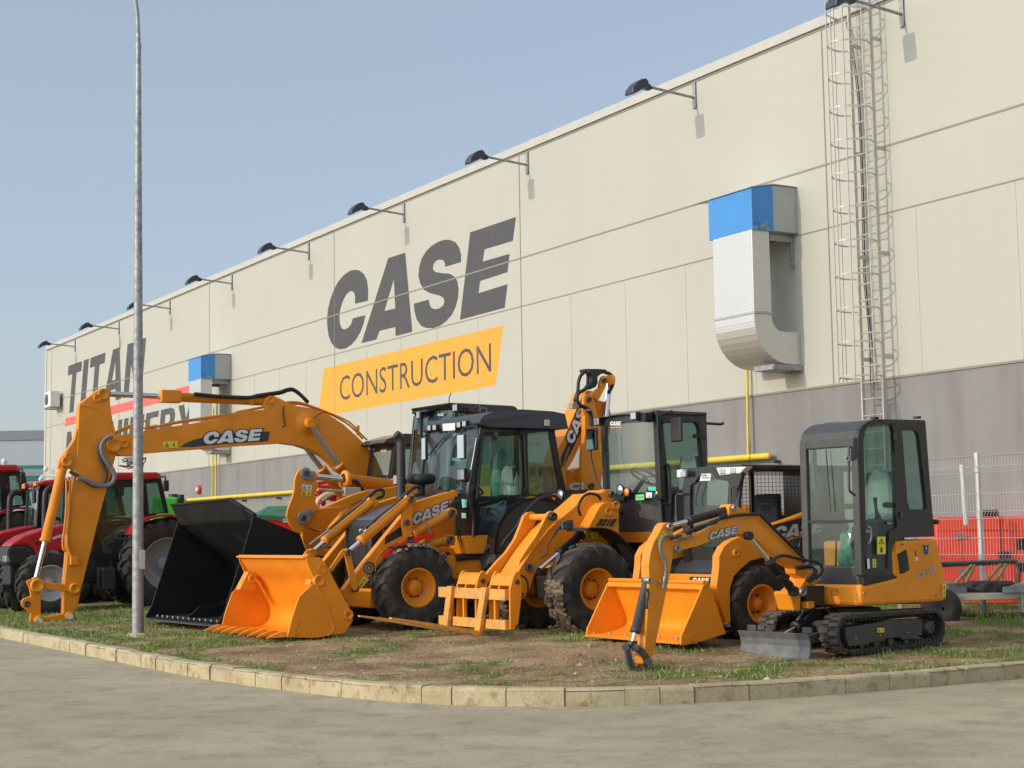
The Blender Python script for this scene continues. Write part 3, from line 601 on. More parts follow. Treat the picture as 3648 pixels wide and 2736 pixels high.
# ---- far building, flagpole
fb = empty('office_building', (-42, 118, 0), (0, -1, 0), 'low grey panel building with green framed windows beyond the corner', 'building')
def fpx(x, y, Y): r = ray(*src('A', x, y)); return CAM+r*(Y/r.y)
YF = 118; zT = fpx(200, 985, YF).z; xR = -22
fbm = mat('blue grey panel', (.40, .44, .48), .7, var=.05, vscale=.3)
MB().box((-50, YF+8, zT/2-.1), (V((28, 0, 0)), V((0, 8, 0)), V((0, 0, zT/2)))).build('wall', fbm, fb)
MB().box((-50, YF+8, zT-.0), (V((28.1, 0, 0)), V((0, 8.1, 0)), V((0, 0, .35)))).build('roof_edge', mat('grey fascia', (.22, .23, .25), .6), fb)
za, zb_ = fpx(200, 1250, YF).z, fpx(200, 1385, YF).z
wn = MB().box((-60, YF-.05, (za+zb_)/2), (V((36, 0, 0)), V((0, .06, 0)), V((0, 0, (za-zb_)/2)))).build('window', mat('green frame', (.02, .16, .12), .5), fb)
pn = MB()
for k in range(18):
    x = fpx(145, 1300, YF).x+.25-3.6*(k-3); pn.box((x+1.35, YF-.13, (za+zb_)/2+.05), (V((1.5, 0, 0)), V((0, .02, 0)), V((0, 0, (za-zb_)/2-.32))))
pn.build('pane', mat('window pane', (.22, .29, .29), .2), wn)
fg = empty('banner_flagpole', (-27, 90, 0), (1, 0, 0), 'white flagpole with a white banner beside the red tractor roof', 'flagpole')
pf = fpx(38, 1215, 90); MB().cyl((pf.x, 90, 0), (pf.x, 90, pf.z), .13).sphere((pf.x, 90, pf.z), .18).build('pole', WH, fg)
a_, b_ = fpx(52, 1250, 90), fpx(138, 1340, 90); MB().box(((a_.x+b_.x)/2, 90, a_.z-1.3), (V(((b_.x-a_.x)/2, 0, 0)), V((0, .02, 0)), V((0, 0, 1.3)))).build('banner', WH, fg)
c_, d_ = fpx(95, 1290, 89.9), fpx(122, 1335, 89.9); MB().add([(c_.x, 89.95, c_.z), (d_.x, 89.95, (c_.z+d_.z)/2), (c_.x, 89.95, d_.z)], [(0, 1, 2)]).build('banner_emblem', mat('emblem', (.25, .05, .08), .6), fg)
# ================================================ machine kit
def toks(s):
    t = 'U'; out = []
    for w in s.split():
        if w[0].isalpha(): t = w[0]; w = w[1:]
        a, b = w.split(','); out.append((t, float(a), float(b)))
    return out
class Mc(Fr):
    """a machine: root empty + frame; pictures traced on its own standing planes"""
    def start(s, name, label, cat, z=.2, u=0, w=0, group=None):
        p = s(u, w, z); s.root = empty(name, p, s.f, label, cat, group); return s
    def q(s, st, w=0.):
        o = [s.at(t, (x, y), w) for t, x, y in toks(st)]; return o[0] if len(o) == 1 else o
    def qf(s, st, u):
        o = [s.atf(t, (x, y), u) for t, x, y in toks(st)]; return o[0] if len(o) == 1 else o
    def prof(s, name, st, w, d, m, parent=None, bevel=.006, mb=None, label=None):
        mb = mb or MB(); mb.prism(s.q(st, w), s.l*d); return mb.build(name, m, parent or s.root, bevel, label)
    def plate(s, name, outer, holes, w, th, m, parent=None, glass=None, gname='window_glass', bevel=.004):
        po = s.q(outer, w); ph = [s.q(h, w) for h in holes]
        f2 = lambda P: [((p-s.o).dot(s.f), p.z) for p in P]
        vs, fs = fill([f2(po)]+[f2(h) for h in ph]); mb = MB()
        for k in (0, th): mb.add([s(v[0], w+k, v[1]) for v in vs], fs)
        for lp in [f2(po)]+[f2(h) for h in ph]:
            n = len(lp); mb.add([s(a, w, b) for a, b in lp]+[s(a, w+th, b) for a, b in lp], [(i, (i+1) % n, n+(i+1) % n, n+i) for i in range(n)])
        o = mb.build(name, m, parent or s.root)
        if glass:
            for h in ph:
                c = sum(h, V((0, 0, 0)))/len(h); MB().prism([c+(p-c)*1.03+s.l*th*.4 for p in h], s.l*.006).build(gname, glass, o)
        return o
    def tube(s, name, st, w, r, m, parent=None, seg=10, n=5, smooth=True, mb=None):
        P = s.q(st, w) if isinstance(st, str) else st
        if len(P) > 2 and smooth: P = spl(P, n)
        return (mb or MB()).tube(P, r, seg).build(name, m, parent or s.root)
    def cyl2(s, a, b, w, r, mid, rr, m=None, parent=None, name='hydraulic_cylinder', rod=None, eye=True):
        """hydraulic cylinder from a (barrel end) to b (rod end); mid = barrel share"""
        A = s.q(a, w) if isinstance(a, str) else a; B = s.q(b, w) if isinstance(b, str) else b; d = (B-A); k = A+d*mid; dn = d.normalized()
        mb = MB(); mb.lathe(A, dn, [(.01, 0), (r*.9, .005), (r, .02), (r, (k-A).length-.05), (r*1.16, (k-A).length-.045), (r*1.16, (k-A).length), (rr*1.2, (k-A).length+.004)], 20)
        if eye: mb.cyl(A-s.l*r*.78, A+s.l*r*.78, r*1.12, seg=16)
        o = mb.build(name, m or O, parent or s.root); r_ = MB().cyl(k-dn*.02, B, rr, seg=16); r_.build('rod', rod or CH, o)
        if eye: MB().cyl(B-s.l*rr*1.3, B+s.l*rr*1.3, rr*1.6, seg=16).build('rod_eye', m or O, o)
        return o
    def pin(s, st, w, r, parent=None, m=None, cap=None, name='pin', d=.03):
        c = s.q(st, w) if isinstance(st, str) else st; mb = MB(); mb.lathe(c+s.l*.02, -s.l, [(r, -.02), (r, d*.8+.02), (r*.92, d+.02), (r*.62, d+.02), (r*.6, d+.012), (.01, d+.012)], 20)
        o = mb.build(name, m or STD, parent or s.root)
        if cap: MB().lathe(c-s.l*(d-.006), -s.l, [(r*.58, -.006), (r*.55, .004), (.01, .004)], 16).build('pin_cap', cap, o)
        return o
    def wheel(s, u, z, w, width, R, rr, tm=None, lugs=18, rimm=None, dish=.08, hub=.16, bolts=8, steer=0, lugh=.032, parent=None, chevron=True, ring=None):
        """tyre with lugs; w = outer (near) face"""
        ax = s.l.copy(); 
        if steer: ax = Matrix.Rotation(steer, 3, 'Z') @ ax
        c = s(u, w+width/2, z); h = width/2; mb = MB(); f_ = V((0, 0, 1)).cross(ax)
        prof = [(rr, -h*.80), (rr+.02, -h*.93), ((rr+R)/2*.98, -h*1.0), (R-.085*R/.55, -h*.98), (R-.03*R/.55, -h*.88), (R-.01, -h*.5), (R, 0), (R-.01, h*.5), (R-.03*R/.55, h*.88), (R-.085*R/.55, h*.98), ((rr+R)/2*.98, h), (rr+.02, h*.93), (rr, h*.8)]
        mb.lathe(c, ax, prof, 56)
        def P(a, r, x): return c+(f_*cos(a)+V((0, 0, 1))*sin(a))*r+ax*x
        if chevron is True:
            for side in (-1, 1):
                for k in range(lugs):
                    a0 = 2*pi*(k+(.5 if side > 0 else 0))/lugs; da = 2*pi/lugs
                    segs = [(-.04, R-.0, .02, 1.0), (.18, R-.004, .35, 1.0), (.45, R-.02, .75, 1.05), (.60, R-.055*R/.55, .97, 1.1), (.66, R-.12*R/.55, 1.02, .8)]
                    bot = []; topv = []
                    for sft, r, xf, tw in segs:
                        wd = da*.21*tw
                        bot.append((P(a0+da*sft-wd, r-.015, side*h*xf), P(a0+da*sft+wd, r-.015, side*h*xf)))
                        lh = lugh if xf < 1 else lugh*.25
                        topv.append((P(a0+da*sft-wd*.85, r+lh, side*h*xf), P(a0+da*sft+wd*.85, r+lh, side*h*xf)))
                    n = len(segs); vs = [p for i in range(n) for p in (bot[i][0], topv[i][0], topv[i][1], bot[i][1])]; fs = []
                    for i in range(n-1):
                        for j in range(3): fs.append((i*4+j, i*4+j+1, i*4+4+j+1, i*4+4+j))
                    fs += [(0, 3, 2, 1), (n*4-4, n*4-3, n*4-2, n*4-1)]; mb.mat(1).add(vs, fs)
            mb.mat(0)
        o = mb.build('wheel', [TY, tm or TY], parent or s.root)
        rm = rimm or O; mb = MB(); sd = -1
        mb.lathe(c, -ax, [(rr+.012, h*.82), (rr+.016, h*.88), (rr-.012, h*.90), (rr-.022, h*.78), (rr-.035, h*.5), (rr-.06, h*.5-dish*.5), (rr*.62, h*.5-dish*.4), (rr*.5, h*.5-dish), (hub, h*.5-dish), (hub, h*.5-dish+.07), (hub*.8, h*.5-dish+.10), (.005, h*.5-dish+.105)], 40)
        mb.lathe(c, ax, [(rr+.012, h*.82), (rr-.012, h*.9), (rr-.05, h*.2), (.005, h*.1)], 40)
        rim = mb.build('rim', rm, o); bt = MB()
        for k in range(bolts):
            a = 2*pi*k/bolts+.3; p = c-ax*(h*.5-dish)+(f_*cos(a)+V((0, 0, 1))*sin(a))*(hub+rr*.62)/2.0; bt.cyl(p+ax*.01, p-ax*.028, .016 if R < .9 else .02, seg=6)
        if bolts: bt.build('wheel_nuts', STD, rim)
        return o
    def beam(s, name, st, w, hw, m, parent=None):  # square section bar along traced line
        P = s.q(st, w); mb = MB()
        for a, b in zip(P, P[1:]):
            d = (b-a).normalized(); n = d.cross(s.l); mb.box((a+b)/2, ((b-a)/2, s.l*hw, n*hw))
        return mb.build(name, m, parent or s.root, .003)
def quadbar(a, b, e1, e2, mb): return mb.box((V(a)+V(b))/2, ((V(b)-V(a))/2, e1, e2))
def seat(mc, u, w, z, wrap=None, h=.62):
    mb = MB(); f, l = mc.f, mc.l; up = V((0, 0, 1))
    mb.box(mc(u, w, z), (f*.24, l*.23, up*.06)).box(mc(u-.22, w, z+h*.5), (f*.05-up*0, l*.20, up*h*.5)).box(mc(u-.02, w, z-.2), (f*.16, l*.15, up*.16)).box(mc(u-.05, w+.29, z+.2), (f*.2, l*.035, up*.03)).box(mc(u-.05, w-.29, z+.2), (f*.2, l*.035, up*.03))
    o = mb.build('seat', SEAT, mc.root, .04, seg=3)
    if wrap:
        mb = MB(); rings = []
        for k, (zz, a, b) in enumerate([(z-.08, .26, .26), (z+.06, .27, .27), (z+.12, .12, .25), (z+h*.6, .085, .235), (z+h*.95, .08, .19), (z+h*1.04, .05, .1)]):
            cu = u if k < 2 else u-.22; rings.append([mc(cu+a*cos(t)+rnd.uniform(-.012, .012), w+b*sin(t)+rnd.uniform(-.012, .012), zz+rnd.uniform(-.015, .015)) for t in [2*pi*i/22 for i in range(22)]])
        mb.loft(rings, True, True, False); mb.build('seat_cover', wrap, o)
    return o
def steering(mc, u, w, z, tilt=.5, r=.19):
    c = mc(u, w, z); ax = (mc.f*-tilt+V((0, 0, 1))).normalized(); x, y = perp(ax); mb = MB()
    mb.tube([c+(x*cos(a)+y*sin(a))*r for a in [2*pi*k/24 for k in range(24)]], .015, 8, True)
    for a in (0, 2.1, 4.2): mb.cyl(c, c+(x*cos(a)+y*sin(a))*r, .011, seg=6)
    mb.cyl(c, c-ax*.55+mc.f*.12, .03, seg=8); return mb.build('steering_wheel', BK, mc.root)
def lampbox(mc, c, r=.06, name='work_light', m=BK, d=None, square=True, lens=LN, up=None, depth=.07):
    d = V(d or mc.f).normalized(); x, y = perp(d); c = V(c); mb = MB()
    if square: mb.box(c-d*depth/2, (x*r, y*r*.85, d*depth/2))
    else: mb.lathe(c-d*depth, d, [(.01, 0), (r*.6, .005), (r*1.05, depth*.7), (r*1.1, depth), (r*.95, depth)], 20)
    o = mb.build(name, m, mc.root, .008 if square else 0); mb = MB()
    if square: mb.box(c+d*.002, (x*r*.86, y*r*.70, d*.006)); mb.build('lens', lens, o, .004)
    else: mb.lathe(c-d*.004, d, [(r*.96, 0), (r*.7, .018), (.01, .026)], 20); mb.build('lens', lens, o)
    return o
def mirror(mc, c, hw, hh, d=None, arm=None, glass=True, tilt=0):
    d = V(d or mc.f).normalized(); x = V((-d.y, d.x, 0)).normalized(); up = V((0, 0, 1)); c = V(c)
    o = MB().box(c, (x*hw, up*hh, d*.022)).build('mirror', BK, mc.root, .02, seg=3)
    if glass: MB().box(c+d*.024, (x*hw*.88, up*hh*.92, d*.003)).build('mirror_glass', MR, o)
    if arm: MB().tube(arm, .012, 8).build('mirror_arm', BK, o)
    return o
# ================================================ mini excavator
mx = Mc((3.36, 16.0), (-.78, -.626)); mx.start('mini_excavator', 'small orange tracked mini excavator with grey cab and dozer blade, nearest the kerb', 'mini excavator', .19, -.5, .5)
def track(w0):
    cu0, cu1, cz, r = .0, -1.39, .375, .155; path = []
    for k in range(13): a = -pi/2+pi*k/12; path.append((cu0+r*cos(a), cz+r*sin(a)))
    for k in range(1, 12): t = k/12; path.append((cu0+(cu1-cu0)*t, cz+r+.012*sin(pi*t)*0))
    for k in range(13): a = pi/2+pi*k/12; path.append((cu1+r*cos(a), cz+r*sin(a)))
    for k in range(1, 12): t = k/12; path.append((cu1+(cu0-cu1)*t, cz-r))
    n = len(path); mb = MB(); rings = []; nrm = []
    for i in range(n):
        a, b = path[i-1], path[(i+1) % n]; d = V((b[0]-a[0], b[1]-a[1], 0)).normalized(); nr = (d.y, -d.x); nrm.append(nr)
        p = path[i]; rings.append([mx(p[0]+nr[0]*e, w0+ww, p[1]+nr[1]*e) for ww, e in ((0, 0), (0, .028), (.235, .028), (.235, 0))])
    rings.append(rings[0]); mb.loft(rings, True, False, False)
    # lugs
    L = 0; pos = []
    for i in range(n):
        a, b = path[i], path[(i+1) % n]; sl_ = math.hypot(b[0]-a[0], b[1]-a[1]); t = 0
        while L+sl_-t >= .066:
            t += .066-L; L = 0; q = t/sl_; d = ((b[0]-a[0])/sl_, (b[1]-a[1])/sl_); pos.append((a[0]+(b[0]-a[0])*q, a[1]+(b[1]-a[1])*q, d, (d[1], -d[0])))
        L += sl_-t
    mb.mat(1)
    for k, (pu, pz, d, nr) in enumerate(pos):
        for ww in ((.055, .175) if k % 2 else (.075, .195)) if False else (.06, .178):
            off = .012 if ww > .1 else -.012
            mb.box(mx(pu+nr[0]*.036+d[0]*off, w0+ww, pz+nr[1]*.036+d[1]*off), ((mx.f*d[0]+V((0, 0, d[1])))*.021, mx.l*.052, (mx.f*nr[0]+V((0, 0, nr[1])))*.014))
    for k, (pu, pz, d, nr) in enumerate(pos):
        mb.box(mx(pu-nr[0]*.018, w0+.118, pz-nr[1]*.018), ((mx.f*d[0]+V((0, 0, d[1])))*.012, mx.l*.03, (mx.f*nr[0]+V((0, 0, nr[1])))*.02))
    t_ = mb.build('crawler_track', [TY, mat('dusty track rubber', (.055, .048, .042), .9, col2=(.12, .095, .07), vscale=9, bump=.3)], mx.root)
    fr_ = MB(); near = w0 < .4; o = -1 if near else 1
    fr_.prism([mx(u, w0+.03, z) for u, z in [(.02, .34), (.02, .44), (-.60, .475), (-.60, .49), (-.78, .49), (-.78, .475), (-1.22, .475), (-1.22, .30), (-1.13, .30), (-1.10, .27), (-.88, .27), (-.84, .30), (-.62, .30), (-.58, .27), (-.36, .27), (-.32, .25), (-.02, .25)]], mx.l*.16); fr_.build('track_frame', GM, t_, .006)
    for u_, r_ in ((.0, .115), (-1.39, .10)):
        MB().lathe(mx(u_, w0+.17, .375), -mx.l, [(r_*1.15, 0), (r_*1.15, .03), (r_, .05), (r_*.75, .10), (r_*.7, .125), (r_*.6, .13), (.01, .13)] if u_ < -.5 else [(r_, 0), (r_, .06), (.01, .07)], 24).build('sprocket' if u_ < -.5 else 'idler', GM, t_)
    for u_ in (-.25, -.48, -.72, -.98): MB().cyl(mx(u_, w0+.05, .265), mx(u_, w0+.18, .265), .045, seg=14).build('roller', STD, t_)
    return t_
tn = track(0.); tf = track(.84)
for pu, pz in ((-.13, .33), (-.52, .335), (-.98, .34)): MB().sphere(mx(pu, .028, pz), .012, 8).build('bolt', ST, tn)
decal(mx, 'L', [(1415, 705), (1475, 705), (1475, 745), (1415, 745)], .03, tn, marks=True)
# undercarriage centre, swing ring
MB().box(mx(-.70, .54, .40), (mx.f*.35, mx.l*.33, V((0, 0, .07)))).build('undercarriage', GM, mx.root, .01)
MB().cyl(mx(-.72, .50, .46), mx(-.72, .50, .60), .26, seg=32).build('slew_ring', BK, mx.root)
# blade
bd = MB(); prf = [(.50, .155), (.475, .20), (.465, .27), (.475, .34), (.51, .405), (.525, .40), (.49, .335), (.48, .27), (.49, .205), (.52, .15)]
bd.loft([[mx(u+.02, w, z) for u, z in prf] for w in (.09, 1.02)], True, True, False)
blade_ = bd.build('dozer_blade', mat('worn blade steel', (.17, .175, .18), .55, .3, var=.3, vscale=7, bump=.1), mx.root)
for w in (.12, .86): MB().box(mx(.44, w+.05, .43), (mx.f*.015, mx.l*.06, V((0, 0, .03)))).build('blade_tab', GM, blade_, .004)
for w in (.30, .78):
    mb = MB(); quadbar(mx(.47, w, .30), mx(-.30, w, .40), mx.l*.035, V((0, 0, .045)), mb); mb.build('blade_arm', GM, blade_, .005)
mx.cyl2(mx(-.20, .55, .56), mx(.44, .55, .36), 0, .05, .62, .025, BK, blade_, 'blade_cylinder', eye=False)
for w in (.50, .60): mx.tube('hose', [mx(.1, w, .50), mx(-.05, w-.02, .63), mx(-.25, w, .66), mx(-.42, w, .56)], 0, .012, HS if w > .55 else RUB, blade_)
# house
hs = mx.prof('body', "L1270,515 1270,322 1320,328 1590,262 K1325,1432 1780,1416 L1962,40 1990,150 2015,275 2028,320 2025,455 1990,470 1960,476", 0, .98, O, bevel=.035)
p0 = mx.q("L1270,322"); p1 = mx.q("L1270,515")
mx.prof('side_grille', "L1592,60 1670,15 1683,95 1697,195 1655,222 1612,235 1604,150", -.004, .01, BK, hs, .002)
gsl = MB()
for k in range(7):
    a = mx.q("L%d,%d" % (1603+k*2, 78+22*k), -.012); b = mx.q("L%d,%d" % (1672+k*3, 52+21*k), -.012); quadbar(a, b, mx.l*.006, V((0, 0, .006)), gsl)
gsl.build('grille_slats', GM, hs)
mx.prof('slot', "L1744,25 1752,22 1757,72 1749,75", -.003, .006, BK, hs, .0)
decal(mx, 'L', [(1745, 88), (1769, 86), (1772, 116), (1747, 118)], -.001, hs, WL, marks=False, name='white_label')
decal(mx, 'L', [(1983, 322), (2014, 318), (2014, 422), (1985, 426)], -.012, hs)
for s_ in ("L1300,400", "L1925,418", "K1395,1475"): mx.pin(s_, 0, .016, hs, ST, d=.012, name='bolt')
text('CX18B', hs, mx.q("L1768,277", 0), mx.q("L1924,205", 0), mx.q("L1762,230", 0), DK, off=.003, bold=.06, shear=.15)
text('CX18B', hs, mx.q("L1768,277", 0), mx.q("L1924,205", 0), mx.q("L1762,230", 0), SLV, off=.005, bold=.015, shear=.15)
em = MB(); c = mx.q("L1840,22", -.006)
for k, (rx, rz, mi, dd) in enumerate([(.048, .058, 0, 0), (.042, .052, 1, .002)]):
    em.mat(mi).add([c-mx.l*dd+mx.f*rx*cos(a)+V((0, 0, rz*sin(a))) for a in [2*pi*i/24 for i in range(24)]], [list(range(24))])
em.mat(2).add([c-mx.l*.004+mx.f*x+V((0, 0, z)) for x, z in [(.05, .058), (.02, .045), (0, .052), (-.02, .045), (-.05, .058), (-.035, .02), (0, .005), (.035, .02)]], [list(range(8))])
em.mat(0).add([c-mx.l*.005+mx.f*x+V((0, 0, z)) for x, z in [(.012, .03), (-.012, .03), (-.008, .0), (.008, .0)]], [(0, 1, 2, 3)]); em.mat(3).add([c-mx.l*.005+mx.f*x+V((0, 0, z)) for x, z in [(.025, -.012), (-.025, -.012), (-.022, -.024), (.022, -.024)]], [(0, 1, 2, 3)])
em.build('round_emblem', [SLV, mat('navy', (.02, .03, .12), .4), mat('dark brown', (.05, .03, .03), .5), RB], hs)
# front vent
vt = MB(); fu = mx.uvw(p0)[0]; c = mx.qf("L1043,400", fu+.003)
for k in range(5):
    dz = (k-2)*.020; hwid = math.sqrt(max(0.0001, .05**2-dz*dz)); vt.box(c+V((0, 0, dz)), (mx.l*hwid, mx.f*.004, V((0, 0, .006))))
vt.build('vent', BK, hs)
for s_ in ("L968,352", "L978,495"): MB().sphere(mx.qf(s_, fu+.004), .012, 8).build('bolt', ST, hs)
MB().prism(mx.q("L1293,232 1590,250 1591,264 1330,330 1300,330", -.006), mx.l*.95).build('lower_trim', BK, mx.root, .01)
# cab
CO = "K975,1812 965,1400 950,700 928,400 927,330 945,250 985,190 1040,152 1100,134 1200,131 1640,140 1650,158 1690,700 1725,1130 1752,1392 1420,1402 1345,1432 1300,1480 1290,1560 1300,1812"
CW = .77
dh = "K985,340 1005,250 1050,198 1110,186 1290,188 1315,300 1335,1150 1345,1290 1260,1350 1248,1560 1243,1735 1030,1745 1018,1500 1005,1100"
rh = "K1397,250 1555,256 1580,300 1665,1080 1640,1102 1485,1097 1462,1060"
cabm = GM
side = mx.plate('cab_side', CO, [dh, rh], -.01, .05, BG, glass=GL); side2 = mx.plate('cab_side', CO, ['K985,340 1005,250 1050,198 1110,186 1290,188 1330,300 1345,1150 1335,1190 1008,1215 1000,1100', 'K1385,250 1570,256 1600,300 1690,1180 1640,1200 1440,1195'], CW-.05, .05, BG, glass=GL)
# roof + rear shell
rf = MB(); ro = mx.q("K927,330 945,250 985,190 1040,152 1100,134 1200,131 1640,140", -.01); rings = [[p, p+mx.l*(CW+.01), p+mx.l*(CW+.01)+V((0, 0, -.03)), p+V((0, 0, -.03))] for p in ro]; rf.loft(rings, True, True, False); rf.build('cab_roof', GM, mx.root, .006)
rt = MB(); ra = mx.q("K930,322 945,254 985,195 1035,158 1085,140", .07); rt.loft([[p+V((0, 0, .012))+mx.f*.012, p+mx.l*(CW-.16)+V((0, 0, .012))+mx.f*.012] for p in ra], False, False, False); rt.build('roof_hatch', mat('dark blue tinted hatch', (.03, .035, .06), .15, coat=.6), mx.root)
for st in ("K1105,118", "K1560,112"): MB().box(mx.q(st, .05), (mx.f*.035, mx.l*.03, V((0, 0, .012)))).build('roof_catch', BK, mx.root, .004)
MB().box(mx.q("K1105,118", .6), (mx.f*.035, mx.l*.03, V((0, 0, .012)))).build('roof_catch', BK, mx.root, .004)
N0 = mx.q("K955,1640", 0); N1 = mx.q("K927,330", 0); nb = mx.q("K975,1812", 0)
ff = MB(); 
for w in (.035, CW-.045): quadbar(nb+mx.l*w, N1+mx.l*w, mx.l*.045, mx.f*.03, ff)
hz = [N1, N1+V((0, 0, -.085))]; quadbar(N1+V((0, 0, -.045)), N1+mx.l*CW+V((0, 0, -.045)), mx.f*.025, V((0, 0, .045)), ff)
ff.build('cab_front_frame', GM, mx.root, .015, seg=3)
def along(z): t = (z-nb.z)/(N1.z-nb.z); return nb+(N1-nb)*t
zc = mx.q("K955,1245", 0).z+.02; ff = MB(); quadbar(along(zc), along(zc)+mx.l*CW, mx.f*.02, V((0, 0, .016)), ff); ff.build('cross_bar', BK, mx.root, .004)
zl = mx.qf("L1190,190", mx.uvw(nb)[0]).z; zl = nb.z+.0
for za_, zb2, nm in ((N1.z-.09, zc+.016, 'windscreen'), (zc-.016, nb.z+.10, 'lower_windscreen')):
    a, b = along(za_), along(zb2); MB().prism([a+mx.l*.07, a+mx.l*(CW-.08), b+mx.l*(CW-.08), b+mx.l*.07], mx.f*-.006).build(nm, GL, mx.root)
zf = mx.q("L1290,235", 0).z-.12
MB().box(mx((mx.uvw(nb)[0]-.03), CW/2+.04, (nb.z+.10+zf)/2), (mx.f*.04, mx.l*(CW/2), V((0, 0, (nb.z+.10-zf)/2)))).build('cab_sill', GM, mx.root, .02)
MB().box(mx(mx.uvw(nb)[0]-.6, CW/2, nb.z-.02), (mx.f*.55, mx.l*.35, V((0, 0, .02)))).build('cab_floor', BK, mx.root)
ub = mx.uvw(nb)[0]
MB().box(mx(ub-.57, CW/2, nb.z+.24), (mx.f*.02, mx.l*(CW/2-.06), V((0, 0, .25)))).build('seat_base_panel', BK, mx.root)
seat(mx, ub-.62, .36, nb.z+.52, PLF, .56)
MB().box(mx(ub-.55, .10, nb.z+.45), (mx.f*.22, mx.l*.06, V((0, 0, .12)))).build('console', BK, mx.root, .02); 
for w in (.10, .62): MB().tube([mx(ub-.42, w, nb.z+.55), mx(ub-.38, w, nb.z+.68), mx(ub-.37, w, nb.z+.80)], [.04, .014, .022], 10).build('joystick', BK, mx.root)
for w in (.28, .5): MB().cyl(mx(ub-.18, w, nb.z), mx(ub-.22, w, nb.z+.5), .012).build('travel_lever', BK, mx.root)
bgm = MB(); rings = []
for k in range(7):
    z = nb.z+.10+.055*k; rings.append([mx(ub-.12+.06*cos(t)*(1-.1*k)+rnd.uniform(-.012, .012), .30+.10*sin(t)*(1-.07*k)+rnd.uniform(-.015, .015), z) for t in [2*pi*i/12 for i in range(12)]])
bgm.loft(rings, True, True, False); bgm.build('plastic_bag', PLG, mx.root)
cl_ = [mx(ub-.10+.03*cos(t*2.2), .66+.02*sin(t*2.2), N1.z-.12-.012*t) for t in range(26)]; MB().tube(cl_, .007, 6).build('coiled_cord', RUB, mx.root)
mx.tube('wiper', [along(N1.z-.1)+mx.l*.40+mx.f*.035, along(zc+.1)+mx.l*.36+mx.f*.035], 0, .006, BK)
mx.tube('grab_rail', "K828,420 826,600 828,860 850,915 892,948", -.03, .013, GM)
o = mx.prof('mirror', "K872,330 930,326 942,400 938,500 925,560 880,578 868,560", -.06, .03, GM, bevel=.01); mx.tube('mirror_arm', "K860,430 830,435 822,520 800,560", -.04, .012, STD, o)
MB().box(mx.q("K820,556", -.03), (mx.f*.02, mx.l*.03, V((0, 0, .025)))).build('mirror_clamp', ST, o, .005)
decal(mx, 'K', [(1130, 1395), (1220, 1392), (1222, 1580), (1130, 1582)], -.02, side, YD, name='yellow_tag')
decal(mx, 'L', [(1372, 102), (1402, 100), (1405, 175), (1376, 178)], -.02, side, YD, name='yellow_tag'); decal(mx, 'L', [(1324, 100), (1346, 98), (1350, 186), (1328, 188)], -.02, side, WL, marks=False, name='white_label')
mx.tube('door_handle', "K1040,1290 1060,1300 1068,1380 1055,1450 1035,1460", -.03, .010, ST, side); MB().box(mx.q("K1262,1250", -.015), (mx.f*.035, mx.l*.004, V((0, 0, .012)))).build('door_latch', ST, side, .004)
for st in ("K1325,320", "K1395,1165"): MB().box(mx.q(st, -.02), (mx.f*.022, mx.l*.012, V((0, 0, .035)))).build('door_hinge', GM, side, .006)
MB().lathe(mx.q("K1745,1235", .05), -mx.f, [(.01, -.02), (.028, -.02), (.028, .04), (.015, .075), (.003, .085)], 14).build('beacon', BK, mx.root)
mx.tube('exhaust_pipe', [mx(ub-.35, CW+.12, nb.z+.9), mx(ub-.35, CW+.12, nb.z+1.35), mx(ub-.42, CW+.12, nb.z+1.45)], 0, .035, GM)
# boom and stick
BWm = .47
boom = mx.prof('boom', "J128,1512 150,1450 205,1425 420,1362 600,1265 745,1200 745,1080 765,1045 800,1042 850,1070 925,1115 985,1140 1095,1168 1230,1310 1520,1600 L808,200 830,240 800,290 700,232 690,180 J1250,1620 1130,1500 1040,1425 970,1395 860,1372 740,1388 560,1435 400,1500 180,1553 140,1545", BWm, .14, O, bevel=.008)
for st, r in (("J178,1522", .035), ("J790,1083", .03), ("J945,1378", .04)): mx.pin(st, BWm, r, boom, ST, d=.035)
logo(boom, mx.q("J530,1435", BWm), mx.q("J838,1355", BWm), mx.q("J530,1345", BWm), off=.003)
mx.cyl2("J770,1095", "J100,1282", BWm+.07, .042, .70, .022, BK, boom, 'stick_cylinder')
mx.cyl2("L680,385", "J955,1385", BWm-.07, .045, .56, .026, BK, boom, 'boom_cylinder')
st_ = mx.prof('stick', "I1350,35 1385,28 1418,60 1428,120 1432,240 1428,330 1400,500 1320,900 1250,1235 1220,1310 1195,1330 1150,1345 1140,1290 1165,1170 1205,600 1200,420 1215,310 1245,215 1300,120 1328,60", BWm-.0, .11, O, bevel=.008)
for st, r in (("I1385,68", .035), ("I1455,272", .038), ("I1195,565", .028)): mx.pin(st, BWm, r, st_, ST, d=.03)
decal(mx, 'I', [(1275, 180), (1335, 108), (1362, 140), (1300, 215)], BWm-.001, st_)
mx.cyl2("I1188,560", "I1045,1160", BWm+.07, .044, .82, .022, GM, st_, 'bucket_cylinder')
lk = MB(); lk.prism(mx.q("I965,1185 985,1160 1020,1165 1035,1200 1045,1260 1070,1350 1090,1400 1060,1415 1030,1400 1000,1290 990,1220", BWm-.02), mx.l*.03); lk.prism(mx.q("I965,1185 985,1160 1020,1165 1035,1200 1045,1260 1070,1350 1090,1400 1060,1415 1030,1400 1000,1290 990,1220", BWm+.13), mx.l*.03)
lk.build('bucket_link', STD, st_, .006)
